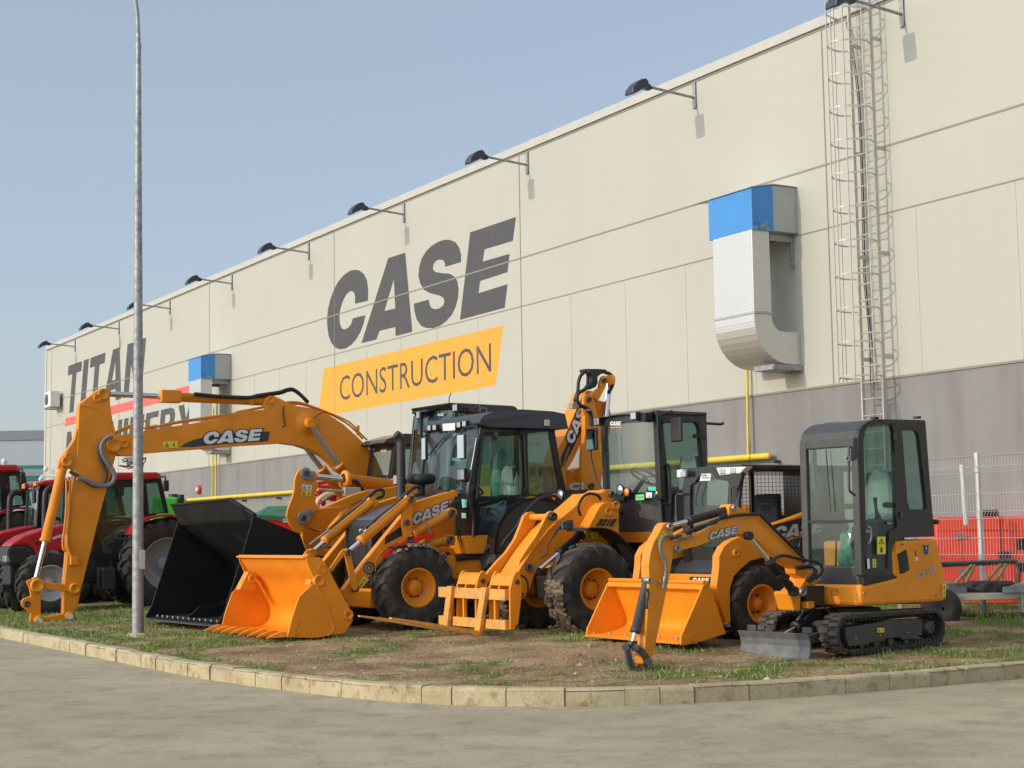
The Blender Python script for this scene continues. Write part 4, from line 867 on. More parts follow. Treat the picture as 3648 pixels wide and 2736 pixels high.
lk = MB(); lk.prism(mx.q("I1050,1195 1075,1165 1110,1172 1160,1205 1200,1260 1222,1315 1205,1345 1172,1335 1150,1280 1115,1235 1070,1222", BWm-.02), mx.l*.03); lk.prism(mx.q("I1050,1195 1075,1165 1110,1172 1160,1205 1200,1260 1222,1315 1205,1345 1172,1335 1150,1280 1115,1235 1070,1222", BWm+.13), mx.l*.03); lk.build('curved_link', STD, st_, .006)
for st in ("I985,1185", "I1078,1190", "I1195,1318"): MB().cyl(mx.q(st, BWm-.04), mx.q(st, BWm+.18), .032, seg=16).build('pin', STD, st_)
RST = mat('rusty steel', (.10, .07, .05), .8, col2=(.34, .13, .03), vscale=20, fac=(.4, .6), bump=.3)
mx.prof('quick_coupler', "I1060,1370 1105,1345 1180,1325 1200,1350 1185,1440 1150,1450 1120,1432 1095,1455 1080,1440", BWm+.01, .12, RST, st_, .01)
mx.tube('hose', "I1620,140 1560,170 1480,175 1400,148 1340,160 1308,215 1312,300 1350,390 1362,460 1352,535", BWm-.04, .016, HS, st_); MB().cyl(mx.q("I1350,530", BWm-.04), mx.q("I1330,640", BWm-.04), .015).box(mx.q("I1335,575", BWm-.03), (mx.f*.05, mx.l*.012, V((0, 0, .015)))).build('hose_coupling', ST, st_)
mx.tube('hose', "J160,1405 300,1360 430,1310 560,1240 700,1190 860,1160 1080,1150", BWm-.03, .016, RUB, boom); mx.tube('hose', "J120,1420 250,1370 420,1290 600,1245 640,1200 690,1170 720,1155", BWm-.045, .013, RUB, boom); mx.tube('hose', "J1085,1160 1200,1280 1400,1480 1540,1620 L770,140", BWm-.04, .016, RUB, boom)
mx.tube('hose', "L500,130 530,90 600,72 700,95 800,115 880,130 930,170 920,230 880,270", BWm-.1, .016, RUB, boom); mx.tube('hose', "L560,250 620,290 670,330 650,300 540,260", BWm-.12, .012, RUB, boom)
sb_ = mx.prof('swing_bracket', "L840,205 870,240 893,300 880,328 800,340 765,395 745,440 740,555 688,553 645,400 660,385 700,385 745,345 775,300 795,240", BWm-.02, .22, O, bevel=.01)
mx.prof('swing_post', "L800,345 955,335 955,512 830,512 800,470", BWm-.06, .30, BK, bevel=.01)
for st, r in (("L838,262", .035), ("L748,392", .045)): mx.pin(st, BWm-.02, r, sb_, ST, d=.04)
MB().box(mx.q("L803,502", BWm-.02), (mx.f*.05, mx.l*.05, V((0, 0, .035)))).build('stop_block', O, sb_, .006)
for k in range(3): mx.tube('hose', [mx.at('L', (x_+10*k, y_+8*k), .25+.05*k) for x_, y_ in [(700, 175), (760, 165), (820, 160), (860, 190), (850, 240), (800, 290)]], 0, .013, RUB)
for st in ("J360,1370", "J240,1380"): MB().box(mx.q(st, BWm-.03), (mx.f*.03, mx.l*.03, V((0, 0, .02)))).build('hose_clamp', O, boom, .003)
mx.tube('hose', "J640,1170 690,1145 715,1160 700,1190", BWm-.0, .012, RUB, boom); mx.tube('rod_line', "I1190,640 1195,700 1180,790 1185,830", BWm-.03, .012, BK, st_)
# ================================================ shared builders
def platef(mc, name, outer, holes, u, th, m, glass=None, parent=None, gname='window_glass'):
    po = mc.qf(outer, u); ph = [mc.qf(h, u) for h in holes]; f2 = lambda P: [((p-mc.o).dot(mc.l), p.z) for p in P]
    vs, fs = fill([f2(po)]+[f2(h) for h in ph]); mb = MB()
    for k in (0, -th): mb.add([mc(u+k, v[0], v[1]) for v in vs], fs)
    for lp in [f2(po)]+[f2(h) for h in ph]:
        n = len(lp); mb.add([mc(u, a, b) for a, b in lp]+[mc(u-th, a, b) for a, b in lp], [(i, (i+1) % n, n+(i+1) % n, n+i) for i in range(n)])
    o = mb.build(name, m, parent or mc.root)
    if glass:
        for h in ph: c = sum(h, V((0, 0, 0)))/len(h); MB().prism([c+(p-c)*1.02-mc.f*th*.5 for p in h], mc.f*-.006).build(gname, glass, o)
    return o
def bucket(mc, side, w0, width, inner, m, teeth=0, tooth=.2, lipm=None, name='bucket', wcurve=None, thick=.022):
    """side: outer plate outline string at w0; inner: curve string traced at lateral wcurve"""
    P = mc.q(side, w0); n2 = [(mc.uvw(p)[0], p.z) for p in P]
    C_ = mc.q(inner, wcurve if wcurve is not None else w0+width); C2 = [(mc.uvw(p)[0], p.z) for p in C_]
    sm = [(v.x, v.y) for v in spl([(a, b, 0) for a, b in C2], 5)]
    root = MB(); out = []; nn = len(sm)
    for i, (a, b) in enumerate(sm):
        p, q = sm[max(0, i-1)], sm[min(nn-1, i+1)]; d = V((q[0]-p[0], q[1]-p[1], 0)).normalized(); out.append((a+d.y*thick, b-d.x*thick))
    cx = sum(a for a, b in n2)/len(n2)
    if sum(a for a, b in out) > sum(a for a, b in sm): out = [(2*a-c, 2*b-d) for (a, b), (c, d) in zip(sm, out)]
    ring = sm+out[::-1]; root.loft([[mc(a, w, b) for a, b in ring] for w in (w0+.01, w0+width-.01)], True, True, False)
    o = root.build(name, m, mc.root, .003)
    for w in (w0, w0+width-.025): MB().prism([mc(a, w, b) for a, b in n2], mc.l*.025).build('side_plate', m, o, .005)
    lu, lz = sm[-1]
    mb = MB(); mb.prism([mc(a, w0-.0, b) for a, b in [(lu+.10, lz-.006), (lu+.0, lz+.022), (lu-.16, lz+.020), (lu-.16, lz-.012)]], mc.l*width); lp = mb.build('cutting_edge', lipm or m, o, .003)
    if teeth:
        for k in range(teeth):
            w = w0+.06+(width-.12)*k/(teeth-1); mb = MB(); u0 = lu+.06
            mb.loft([[mc(u0-.14, w-.04, lz+.03), mc(u0-.14, w+.04, lz+.03), mc(u0-.14, w+.04, lz+.0), mc(u0-.14, w-.04, lz+.0)], [mc(u0+.0, w-.042, lz+.055), mc(u0+.0, w+.042, lz+.055), mc(u0+.0, w+.042, lz-.02), mc(u0+.0, w-.042, lz-.02)], [mc(u0+.05, w-.034, lz+.045), mc(u0+.05, w+.034, lz+.045), mc(u0+.05, w+.034, lz-.016), mc(u0+.05, w-.034, lz-.016)], [mc(u0+tooth, w-.014, lz-.012), mc(u0+tooth, w+.014, lz-.012), mc(u0+tooth, w+.014, lz-.022), mc(u0+tooth, w-.014, lz-.022)]], True, True, False)
            mb.build('tooth', m, o, .004)
    return o
def cabfront(mc, nt, nb_, w0, w1, gm=GL, fm=BG, top=.06, bot=.05, pil=.04, bulge=0., name='windscreen', wn=8):
    """near front pillar line nt (top) nb (bottom); windscreen across w0..w1 with bulge"""
    nt = V(nt); nb_ = V(nb_)
    for w in (0, w1-w0): o = MB(); quadbar(nb_+mc.l*w, nt+mc.l*w, mc.l*pil, mc.f*.03, o); pf = o.build('front_pillar', fm, mc.root, .01)
    rows = []
    for t in (0, 1):
        rows.append([(nt if t == 0 else nb_)+mc.l*(w1-w0)*k/wn+mc.f*(bulge*sin(pi*k/wn)**.7 if 0 < k < wn else 0) for k in range(wn+1)])
    vs = rows[0]+rows[1]; n = wn+1; fs = [(k, k+1, n+k+1, n+k) for k in range(wn)]
    MB().add(vs, fs, True).build(name, gm, mc.root)
    mb = MB(); mb.loft([[p+V((0, 0, .01)), p+V((0, 0, -top)), p+V((0, 0, -top))-mc.f*.03, p+V((0, 0, .01))-mc.f*.03] for p in rows[0]], True, True, False)
    mb.build('front_header', fm, mc.root)
    mb = MB(); mb.loft([[p+V((0, 0, bot)), p+V((0, 0, -.01)), p+V((0, 0, -.01))-mc.f*.03, p+V((0, 0, bot))-mc.f*.03] for p in rows[1]], True, True, False); mb.build('front_sill', fm, mc.root)
    return pf, rows
def ribbon2(mc, st, w, width, th, m, name, parent=None, smoothn=5):
    P = mc.q(st, w) if isinstance(st, str) else st; P = spl(P, smoothn); mb = MB(); rings = []
    for i, p in enumerate(P):
        d = (P[min(i+1, len(P)-1)]-P[max(i-1, 0)]).normalized(); n = d.cross(mc.l).normalized(); rings.append([p, p+mc.l*width, p+mc.l*width+n*th, p+n*th])
    return mb.loft(rings, True, True, False).build(name, m, parent or mc.root)
def mud(mc, u, z, w, width, R, a0, a1, n, parent, side=(-1, .7)):
    mb = MB(); c = mc(u, w+width/2, z); f_ = V((0, 0, 1)).cross(mc.l)
    for _ in range(n):
        a = radians(rnd.uniform(a0, a1)); x = rnd.uniform(*side)*width/2; r = R+rnd.uniform(-.01, .028); d = f_*cos(a)+V((0, 0, 1))*sin(a); t = d.cross(mc.l); p = c+d*r+mc.l*x; s_ = rnd.uniform(.016, .045)
        ring = [p+(t*cos(q_)+mc.l*sin(q_))*s_*rnd.uniform(.6, 1.3)-d*.012 for q_ in [k*pi/4 for k in range(8)]]; ring2 = [p+(v-p)*.55+d*rnd.uniform(.010, .026) for v in ring]
        mb.loft([ring, ring2], True, True, False)
    return mb.build('dried_mud', MUD, parent)
# ================================================ skid steer loader
sk = Mc((1.86, 16.6)); sk.start('skid_steer_loader', 'low orange skid steer loader with caged black cab and smooth wide bucket', 'loader', .2, -1.3, .9)
sbk = bucket(sk, "I1747,572 1702,622 1502,1085 1497,1170 1600,1156 1917,1062 1830,790", 0, 1.79, "I1712,600 1742,592 1785,710 1832,845 1872,960 1872,1030 1800,1080 1650,1122 1540,1150", O, lipm=O, name='bucket', wcurve=0)
tp = sk.q("I1702,622", 0); tq = sk.q("I1747,572", 0)
mb = MB(); mb.prism([tp, tq, tq-V((0, 0, .03)), tp-V((0, 0, .035))], sk.l*1.79); mb.build('top_rim', O, sbk, .004)
sk.prof('edge_guard', "I1502,1085 1600,1070 1600,1156 1497,1170", -.008, .012, O, sbk)
c = sk.qf("I700,1070", sk.uvw(sk.q("I1500,1150", 0))[0]-.03)
for k in range(6): MB().lathe(sk(sk.uvw(c)[0]-.03, .15+.31*k, c.z+.02), (0, 0, 1), [(.022, 0), (.02, .012), (.01, .016)], 10).build('plow_bolt', ST, sbk)
arm = sk.prof('lift_arm', "J1640,1110 1440,1185 1210,1262 1000,1370 850,1400 760,1440 690,1500 640,1600 I1850,450 1828,620 1850,760 1900,900 1925,985 1945,990 1960,950 1955,800 1955,650 1990,530 L210,200 L300,120 L460,75 L520,60 J1150,1560 J1330,1450 J1640,1370", .12, .12, O, bevel=.008)
sk.prof('lift_arm', "J1640,1110 1440,1185 1210,1262 1000,1370 850,1400 760,1440 690,1500 640,1600 I1850,450 1828,620 1850,760 1900,900 1925,985 1945,990 1960,950 1955,800 1955,650 1990,530 L210,200 L300,120 L460,75 L520,60 J1150,1560 J1330,1450 J1640,1370", 1.0, .12, O, bevel=.008) if False else None
fa = arm.copy(); sc.collection.objects.link(fa); fa.location = (0, -1.45, 0)
sk.pin("I2000,312", .12, .04, arm, O, d=.03); sk.pin("I1930,978", .12, .028, arm, ST, d=.02)
logo(arm, sk.q("J1222,1428", .12), sk.q("J1760,1345", .12), sk.q("J1222,1290", .12), off=.003)
sk.prof('arm_decal', "J1205,1272 1440,1215 1640,1150 1640,1330 1330,1412 1300,1380", .118, .003, BK, arm, 0)
# body, cab
MB().prism([sk(u, .34, z) for u, z in [(-.86, 1.0), (-.86, .45), (-1.0, .32), (-2.3, .32), (-2.3, 1.25), (-1.2, 1.25), (-.95, 1.1)]], sk.l*1.14).build('body', BK, sk.root, .02)
uf = -.80
MB().box(sk(uf-.10, .92, .86), (sk.f*.10, sk.l*.62, V((0, 0, .09)))).build('front_bumper', O, sk.root, .01)
a_ = sk.qf("I1578,532", uf+.003); b_ = sk.qf("I1795,536", uf+.003); c_ = sk.qf("I1600,622", uf+.003)
MB().add([a_, b_, b_+V((0, 0, -.12)), a_+V((0, 0, -.12))], [(0, 1, 2, 3)]).build('name_plate', BK, sk.root)
logo(sk.root, sk.qf("I1612,588", uf+.004), sk.qf("I1765,592", uf+.004), sk.qf("I1612,540", uf+.004), WL, rim=False)
uf = -.93
fd = platef(sk, 'cab_door', "J268,665 330,650 900,648 862,800 830,1000 800,1250 760,1500 I1850,300 I1800,522 I1540,505 I1520,400 J250,1500 J240,1000", ["J330,840 378,812 420,745 450,708 565,708 605,775 730,795 742,830 725,1080 700,1300 680,1420 610,1480 600,1600 I1800,260 I1780,440 I1750,455 I1640,450 I1590,400 I1570,290 J330,1290 J325,1000"], uf, .05, BG, glass=GL)
ca, cb_ = sk.uvw(sk.qf("J862,700", uf))[1], 1.37
sd = sk.plate('cab_side', "J935,640 1420,640 1800,650 1830,1200 1440,1250 1210,1262 1000,1330 830,1380 850,1000 880,780", ["J915,700 1400,690 1740,700 1760,1150 1440,1200 1200,1235 890,1270 880,1000"], .32, .05, BG)
gm_ = MB(); A = sk.q("J915,700", .34); 
pz0 = sk.q("J900,1260", .34).z; pz1 = sk.q("J920,690", .34).z; u0 = sk.uvw(sk.q("J885,900", .34))[0]; u1 = sk.uvw(sk.q("J1760,900", .34))[0]
nu = 22; nzg = 14
for k in range(nu+1):
    u_ = u0+(u1-u0)*k/nu; gm_.box(sk(u_, .335, (pz0+pz1)/2), (sk.f*.002, sk.l*.002, V((0, 0, (pz1-pz0)/2))))
for k in range(nzg+1):
    z = pz0+(pz1-pz0)*k/nzg; gm_.box(sk((u0+u1)/2, .341, z), (sk.f*abs(u1-u0)/2, sk.l*.002, V((0, 0, .002))))
gm_.build('cage_mesh', BK, sd)
fs_ = MB(); zt_ = sk.q("J1000,640", .32).z; ut = sk.uvw(sk.q("J925,640", .32))[0]
MB().box(sk(ut-.75, .86, zt_-.01), (sk.f*.82, sk.l*.55, V((0, 0, .035)))).build('cab_roof', BG, sk.root, .015)
MB().box(sk(ut-1.45, .86, zt_-.45), (sk.f*.03, sk.l*.5, V((0, 0, .42)))).build('rear_frame', BG, sk.root, .01)
for w in (.36, 1.38): MB().box(sk(ut-.95, w, zt_-.4), (sk.f*.03, sk.l*.02, V((0, 0, .4)))).build('roof_post', BG, sk.root, .005)
sk.prof('tail', "J1600,1150 1900,1150 L1200,300 L1200,640 L800,640 J1500,1500", .32, 1.16, BK, bevel=.03)
seat(sk, ut-.55, .88, 1.25, None, .6)
MB().prism(sk.qf("J605,652 930,640 862,712 640,735", uf+.02), sk.f*-.10).build('lamp_cluster', WH, sk.root, .008)
for st in ("J672,690", "J785,685"): MB().box(sk.qf(st, uf+.028), (sk.l*.045, sk.f*.008, V((0, 0, .03)))).build('lamp_lens', LN, sk.root, .006)
MB().box(sk.qf("J250,715", uf+.02), (sk.l*.055, sk.f*.05, V((0, 0, .045)))).build('lamp', WH, sk.root, .01); MB().box(sk.qf("J250,720", uf+.075), (sk.l*.045, sk.f*.004, V((0, 0, .033)))).build('lamp_lens', LN, sk.root, .004)
sg = MB().add(sk.qf("J447,716 552,716 543,790 430,795", uf+.012), [(0, 1, 2, 3)]).build('dealer_plate', WH, sk.root)
text('TITAN', sg, sk.qf("J448,745", uf+.014), sk.qf("J508,743", uf+.014), sk.qf("J450,727", uf+.014), DK, bold=.03, shear=.2); text('MACHINERY', sg, sk.qf("J458,768", uf+.014), sk.qf("J540,766", uf+.014), sk.qf("J460,754", uf+.014), DK, bold=.02, shear=.2)
for st in ("J180,1240 175,960 195,935 250,940", "J760,1100 765,870 800,845 850,850"): MB().tube(sk.qf(st, uf+.05), .012, 8).build('grab_handle', STD, sk.root)
sk.tube('wiper', [sk.qf("J440,800", uf+.02), sk.qf("J395,960", uf+.02), sk.qf("J390,1060", uf+.02)], 0, .006, BK)
mb = MB().cyl(sk.qf("J965,640", uf-.1), sk.qf("J975,370", uf-.1), .004, seg=6); mb.build('antenna', BK, sk.root)
cw_ = sk.q("L420,485", .06); uc_, _, zc_ = sk.uvw(cw_)
w1_ = sk.wheel(uc_, .635, .06, .27, .40, .205, TY, 15, lugh=.026, dish=.10, hub=.07, bolts=8); 
w2_ = sk.wheel(uc_-1.05, .635, .06, .27, .40, .205, TY, 15, lugh=.026, dish=.10, hub=.07, bolts=8); w3_ = copy_tree(w1_, sk.root); w3_.location = (0, -1.45, 0); w4_ = copy_tree(w2_, sk.root); w4_.location = (0, -1.45, 0)
for w in (.22, 1.55): sk.cyl2(sk(uc_+.35, w, 1.05), sk(uc_+.50, w, .55), 0, .035, .6, .018, BK)
# ================================================ compact wheel loader with forks
kl = Mc((-.10, 18.27)); kl.start('compact_wheel_loader', 'compact orange wheel loader carrying pallet forks, numbered 321E', 'wheel loader', .22, -1.5, .85)
wa = kl.wheel(kl.uvw(kl.q("I740,625", .0))[0], .76, 0, .40, .535, .245, TM, 14, lugh=.034, dish=.13, hub=.10, bolts=10); uA = kl.uvw(kl.q("I740,625", 0))[0]
mud(kl, uA, .76, 0, .40, .545, -62, 12, 230, wa); wb = copy_tree(wa, kl.root); wb.location = (0, -1.34, 0)
wc_ = kl.wheel(uA-2.05, .76, 0, .40, .535, .245, TM, 14, lugh=.034, dish=.13, hub=.10, bolts=0); wd_ = copy_tree(wc_, kl.root); wd_.location = (0, -1.34, 0)
MB().box(kl(uA-.1, .87, .76), (kl.f*.16, kl.l*.5, V((0, 0, .15)))).build('front_axle', BK, kl.root, .02)
lm_ = "G1548,775 1600,680 1720,500 1850,335 1930,262 2100,120 2212,20 H722,1175 762,1150 810,1146 842,1165 850,1200 800,1290 700,1420 560,1570 470,1659 I150,500 I115,600 I85,690 I50,735 I15,745 I-20,740 I-50,700"
la = kl.prof('lift_arm', lm_, .62, .40, O, bevel=.012)
for st, r in (("G1675,668", .045), ("G1600,905", .035), ("H805,1190", .04)): kl.pin(st, .62, r, la, STD, d=.05)
kl.prof('tilt_lever', "G1858,182 1885,172 1915,190 1924,225 1905,275 1850,330 1790,410 1730,500 1660,580 1590,650 1600,610 1660,510 1740,400 1800,290 1835,215", .56, .06, O, bevel=.006)
kl.prof('tilt_lever', "G1640,215 1675,185 1715,178 1745,200 1745,260 1700,370 1640,470 1580,530 1470,640 1430,720 1330,800 1245,860 1240,830 1290,750 1400,620 1480,540 1560,420 1610,300", 1.05, .06, O, bevel=.006)
MB().cyl(kl.q("G1890,222", .56), kl.q("G1890,222", .56)+kl.l*.52, .04, seg=16).build('lever_pin', O, kl.root)
kl.pin("G1890,222", .47, .05, kl.root, BK, d=.04)
kl.prof('front_frame', "H690,1330 720,1285 760,1262 880,1262 882,1500 890,1640 I1060,420 I960,440 I560,460 I540,200 H560,1600 H610,1480", .40, .90, O, bevel=.012)
text('321E', kl.root, kl.q("H672,1468", .39), kl.q("H838,1470", .39), kl.q("H700,1405", .39), DK, bold=.07, shear=.2, off=.006, name='model_number')
decal(kl, 'I', [(625, 120), (728, 117), (728, 182), (627, 184)], .39, kl.root)
for st, r in (("H785,1345", .05), ("H850,1290", .055)): MB().lathe(kl.q(st, .395), -kl.l, [(r, 0), (r, .02), (r*.75, .022), (r*.72, -.0), (.01, -.0)], 20).build('pivot_boss', O, kl.root)
kl.cyl2("I560,150", "I170,480", .38, .05, .5, .026, BK, name='lift_cylinder'); kl.cyl2("H640,1500", "H420,1659", .62, .055, .5, .03, O, name='tilt_cylinder')
kl.tube('valve_hose', "G1860,1390 1830,1420" if False else "G1900,380 1960,310 2010,270 2060,262", .40, .018, RUB)
MB().box(kl.q("G2010,300", .395), (kl.f*.08, kl.l*.04, V((0, 0, .05)))).build('valve_block', STD, kl.root, .01)
kl.tube('hose', "G1560,740 1600,735 1650,760 1670,810 1672,870 1650,930", .36, .012, RUB); kl.tube('hose', "G1790,590 1840,540 1860,450 1950,330", .36, .008, RUB)
kl.tube('hose', "G1440,480 1480,420 1560,330 1640,200 1700,130 1780,60 1900,40 1960,90 1985,150", 1.22, .02, RUB); kl.tube('hose', "H540,1380 520,1300 560,1220 620,1185 690,1200 720,1240", .40, .018, RUB)
# carriage and forks
def cw(st): p = kl.qf(st, 0.02); return kl.uvw(p)
z1 = cw("G1200,900")[2]; z2 = cw("G1150,1140")[2]
cr = MB()
for z, h in ((.735, .062), (.39, .055)): cr.box(kl(-.02, .84, z), (kl.f*.03, kl.l*.81, V((0, 0, h))))
car = cr.build('fork_carriage', OW, kl.root, .004)
for w in (.30, .62, 1.05, 1.36): MB().box(kl(-.03, w, .56), (kl.f*.02, kl.l*.018, V((0, 0, .16)))).build('carriage_rib', O, car)
for a_, b_ in (("U1629,2090", "U1700,2095"), ("U1745,2095", "U1822,2100")):
    wa_, wb_ = sorted([kl.uvw(kl.qf(a_, -.06))[1], kl.uvw(kl.qf(b_, -.06))[1]]); HK = [(-.04, .80), (-.09, .95), (-.13, 1.0), (-.17, 1.0), (-.20, .92), (-.20, .74), (-.15, .42), (-.09, .34), (-.04, .34)]
    for w in (wa_, wb_-.03): MB().prism([kl(u, w, z) for u, z in HK], kl.l*.03).build('hook_plate', O, car, .005)
    MB().prism([kl(u, wa_+.03, z) for u, z in [(-.045, .84), (-.10, .95), (-.15, .98), (-.15, .95), (-.08, .83)]], kl.l*(wb_-wa_-.06)).build('coupler_hook', O, car, .003)
    MB().prism([kl(u, (wa_+wb_)/2-.012, z) for u, z in [(-.03, .80), (-.06, .88), (-.2, .80), (-.15, .70)]], kl.l*.024).build('hook_rib', O, car)
    MB().cyl(kl(-.14, wa_-.01, .88), kl(-.14, wb_+.01, .88), .03).build('hook_pin', STD, car)
for nm, stt, stb, tipst in (('a', "G1300,842", "G1235,1255", "G468,1112"), ('b', "G1000,830", "G955,1215", "G195,1093")):
    T_ = kl.qf(stt, .03); B_ = kl.qf(stb, .06); wv = kl.uvw(B_)[1]; tip = kl.q(tipst, wv); mb = MB(); Bz = B_+V((0, 0, .0))
    mb.box((T_+B_)/2, ((T_-B_)/2, kl.l*.062, kl.f*.025)); d = (tip-B_)
    mb.loft([[B_+kl.l*s_*hw+V((0, 0, h)) for s_, h in ((-1, th), (1, th), (1, -.02), (-1, -.02))] for hw, th in ((.062, .045),)]+[[B_+d*.6+kl.l*s_*.06+V((0, 0, h)) for s_, h in ((-1, .028), (1, .028), (1, -.014), (-1, -.014))]]+[[tip+kl.l*s_*.03+V((0, 0, h)) for s_, h in ((-1, .010), (1, .010), (1, -.008), (-1, -.008))]], True, True, False)
    mb.build('fork', OW, kl.root, .004)
# fender
for w in (0.02,):
    ribbon2(kl, "I600,100 680,75 800,80 900,120 1000,215 1080,320 1125,440", w, .40, -.015, BK, 'front_fender')
    kl.prof('fender_flap', "I900,230 990,240 1060,320 1135,450 1020,455 960,330", w+.01, .02, BK, bevel=.004)
# cab
wN = .30; wF = 1.48
KO = "H1212,450 1650,478 1662,900 1655,1300 1610,1659 1295,1659 1270,1500 1240,1150"
ksd = kl.plate('cab_side', KO, ["H1268,575 1300,560 1550,556 1580,600 1612,1040 1560,1110 1480,1145 1325,1160 1300,900"], wN, .05, GM, glass=GL)
kl.plate('cab_side', KO, ["H1268,575 1300,560 1550,556 1580,600 1612,1040 1560,1110 1480,1145 1325,1160 1300,900"], wF-.05, .05, BG, glass=GL)
kl.plate('door_frame', "H1245,530 1600,535 1640,1150 1620,1659 1310,1659 1270,1100", ["H1262,565 1300,552 1560,550 1590,600 1622,1050 1570,1120 1485,1155 1320,1170 1292,900"], wN-.02, .02, BG)
nt_ = kl.q("H1212,470", wN); nbt = kl.q("H1245,1240", wN); nbb = kl.q("H1272,1520", wN); uT = kl.uvw(nt_)[0]
pf, rows = cabfront(kl, nt_, nbt, wN, wF, GLT, BK, .11, .10, .05, .20, wn=14)
# lower nose panel, same bulge
def nose(za_, zb2, m, nm, du=0):
    top = [p for p in rows[1]]; mb = MB(); A = [V((p.x, p.y, za_))+kl.f*du for p in top]; B = [V((p.x, p.y, zb2))+kl.f*(du-.02) for p in top]; back = [kl(uT-.3, wF, za_), kl(uT-.3, wN, za_)]; backb = [kl(uT-.3, wF, zb2), kl(uT-.3, wN, zb2)]
    mb.loft([A+back, B+backb], True, True, False); return mb.build(nm, m, kl.root)
nose(nbt.z, nbb.z, GM, 'nose_panel'); nose(nbb.z, nbb.z-.13, O, 'nose_skirt', .012)
zl_ = kl.q("I1100,190", wN).z
kl.prof('rear_body', "H1285,1500 1640,1500 1900,1400 J600,1500 I1900,500 I1500,520 I1000,450 H1290,1640", .25, 1.25, BK, bevel=.02)
MB().prism([kl(uT-1.35, wN, zl_+.45), kl(uT-2.3, wN, zl_+.35), kl(uT-2.4, wN, zl_-.35), kl(uT-1.35, wN, zl_-.35)], kl.l*1.15).build('engine_hood', O, kl.root, .05)
rfp = kl.q("H1205,448 1655,468 1658,492 1212,482", wN-.04); MB().prism(rfp, kl.l*(wF-wN+.08)).build('cab_roof', GM, kl.root, .008)
vis = MB(); ut_ = kl.uvw(kl.q("H1205,450", wN-.04))[0]; zr = kl.q("H1205,455", wN-.04).z
vis.loft([[kl(ut_-.02, wN+(wF-wN)*k/14, zr+.012), kl(ut_+.02+.20*sin(pi*k/14)**.7 if 0 < k < 14 else ut_+.02, wN+(wF-wN)*k/14, zr-.02), kl(ut_-.02, wN+(wF-wN)*k/14, zr-.06)] for k in range(15)], True, True, False).build('visor', BG, kl.root)
lampbox(kl, kl.qf("H1005,500", ut_+.22), .062); lampbox(kl, kl.qf("H680,550", ut_+.16), .062)
MB().prism([kl.qf("H1035,465", ut_+.15), kl.qf("H1110,470", ut_+.15), kl.qf("H1105,555", ut_+.15), kl.qf("H1040,545", ut_+.15)], kl.f*-.12).build('lamp_bracket', BK, kl.root, .01)
MB().prism(kl.qf("H650,510 780,505 780,520 760,590 740,560 660,540", ut_+.06), kl.f*-.03).build('lamp_bracket', BK, kl.root, .006)
logo(kl.root, kl.qf("H808,585", uT+.205), kl.qf("H905,583", uT+.205), kl.qf("H810,548", uT+.205), WL, rim=False, off=.01)
MB().add(kl.qf("H805,598 905,596 905,604 805,607", uT+.215), [(0, 1, 2, 3)]).build('orange_stripe', O, kl.root)
for st, mm in (("H1138,1125 1205,1125 1205,1160 1138,1158", mat('teal label', (.05, .55, .48), .5)), ("H1117,1175 1170,1173 1170,1220 1117,1222", WH), ("H1025,1195 1100,1190 1102,1240 1025,1245", mat('green label', (.22, .62, .22), .5))):
    o = MB().add(kl.qf(st, uT+.20), [(0, 1, 2, 3)]).build('sticker', mm, kl.root)
text('OK', kl.root, kl.qf("H1140,1215", uT+.203), kl.qf("H1162,1214", uT+.203), kl.qf("H1140,1202", uT+.203), DK, name='sticker_text'); text('OK TO SHIP', kl.root, kl.qf("H1030,1222", uT+.203), kl.qf("H1096,1220", uT+.203), kl.qf("H1030,1212", uT+.203), DK, name='sticker_text')
for st, mm in (("H1212,1178", YD), ("H1197,1196", mat('blue dot', (.03, .15, .6), .5))): MB().lathe(kl.qf(st, uT+.19), kl.f, [(.02, 0), (.02, .003), (.001, .004)], 16).build('sticker', mm, kl.root)
mirror(kl, kl.q("H1388,622", wN-.28), .11, .15, kl.f, kl.q("H1225,560 1215,500 1345,455 1362,500 1370,600", wN-.15), False)
m2 = mirror(kl, kl.qf("H645,705", uT+.25), .115, .145, kl.f+kl.l*.0, kl.qf("H635,770 632,860 680,1050 725,1140", uT+.2), True)
lampbox(kl, kl.qf("H884,1155", uT+.30), .072, 'headlight', BK, None, False); lampbox(kl, kl.qf("H945,1172", uT+.28), .055, 'indicator', BK, None, False, AM)
MB().box(kl.qf("H850,1240", uT+.18), (kl.l*.22, kl.f*.02, V((0, 0, .03)))).build('headlight_bracket', BK, kl.root, .005)
lampbox(kl, kl.qf("G1945,890" if False else "E1952,892", uT+.30), .075, 'headlight', BK, None, False); lampbox(kl, kl.qf("E1900,908", uT+.29), .05, 'indicator', BK, None, False, AM)
kl.tube('grab_rail', "H1243,937 1290,930 1322,960 1332,1250 1310,1275 1265,1275", wN-.06, .015, BK)
kl.tube('grab_rail', "H1385,1210 1400,1190 1450,1190", wN-.06, .012, STD); kl.tube('grab_rail', "H1390,1200 1378,1420", wN-.06, .012, STD)
kl.prof('door_stop', "H1540,660 1640,655 1640,695 1545,695", wN-.05, .03, BK, bevel=.004)
kl.tube('rear_lamp_arm', "H1645,565 1700,568 1780,572 1800,560", wN+.1, .018, BK)
seat(kl, uT-.75, .88, 1.80, PLF, .62); steering(kl, uT-.22, .88, 2.15, .6, .2)
kl.prof('dash', "H1235,1130 1290,1120 1300,1300 1240,1300", .75, .3, BK, bevel=.03)
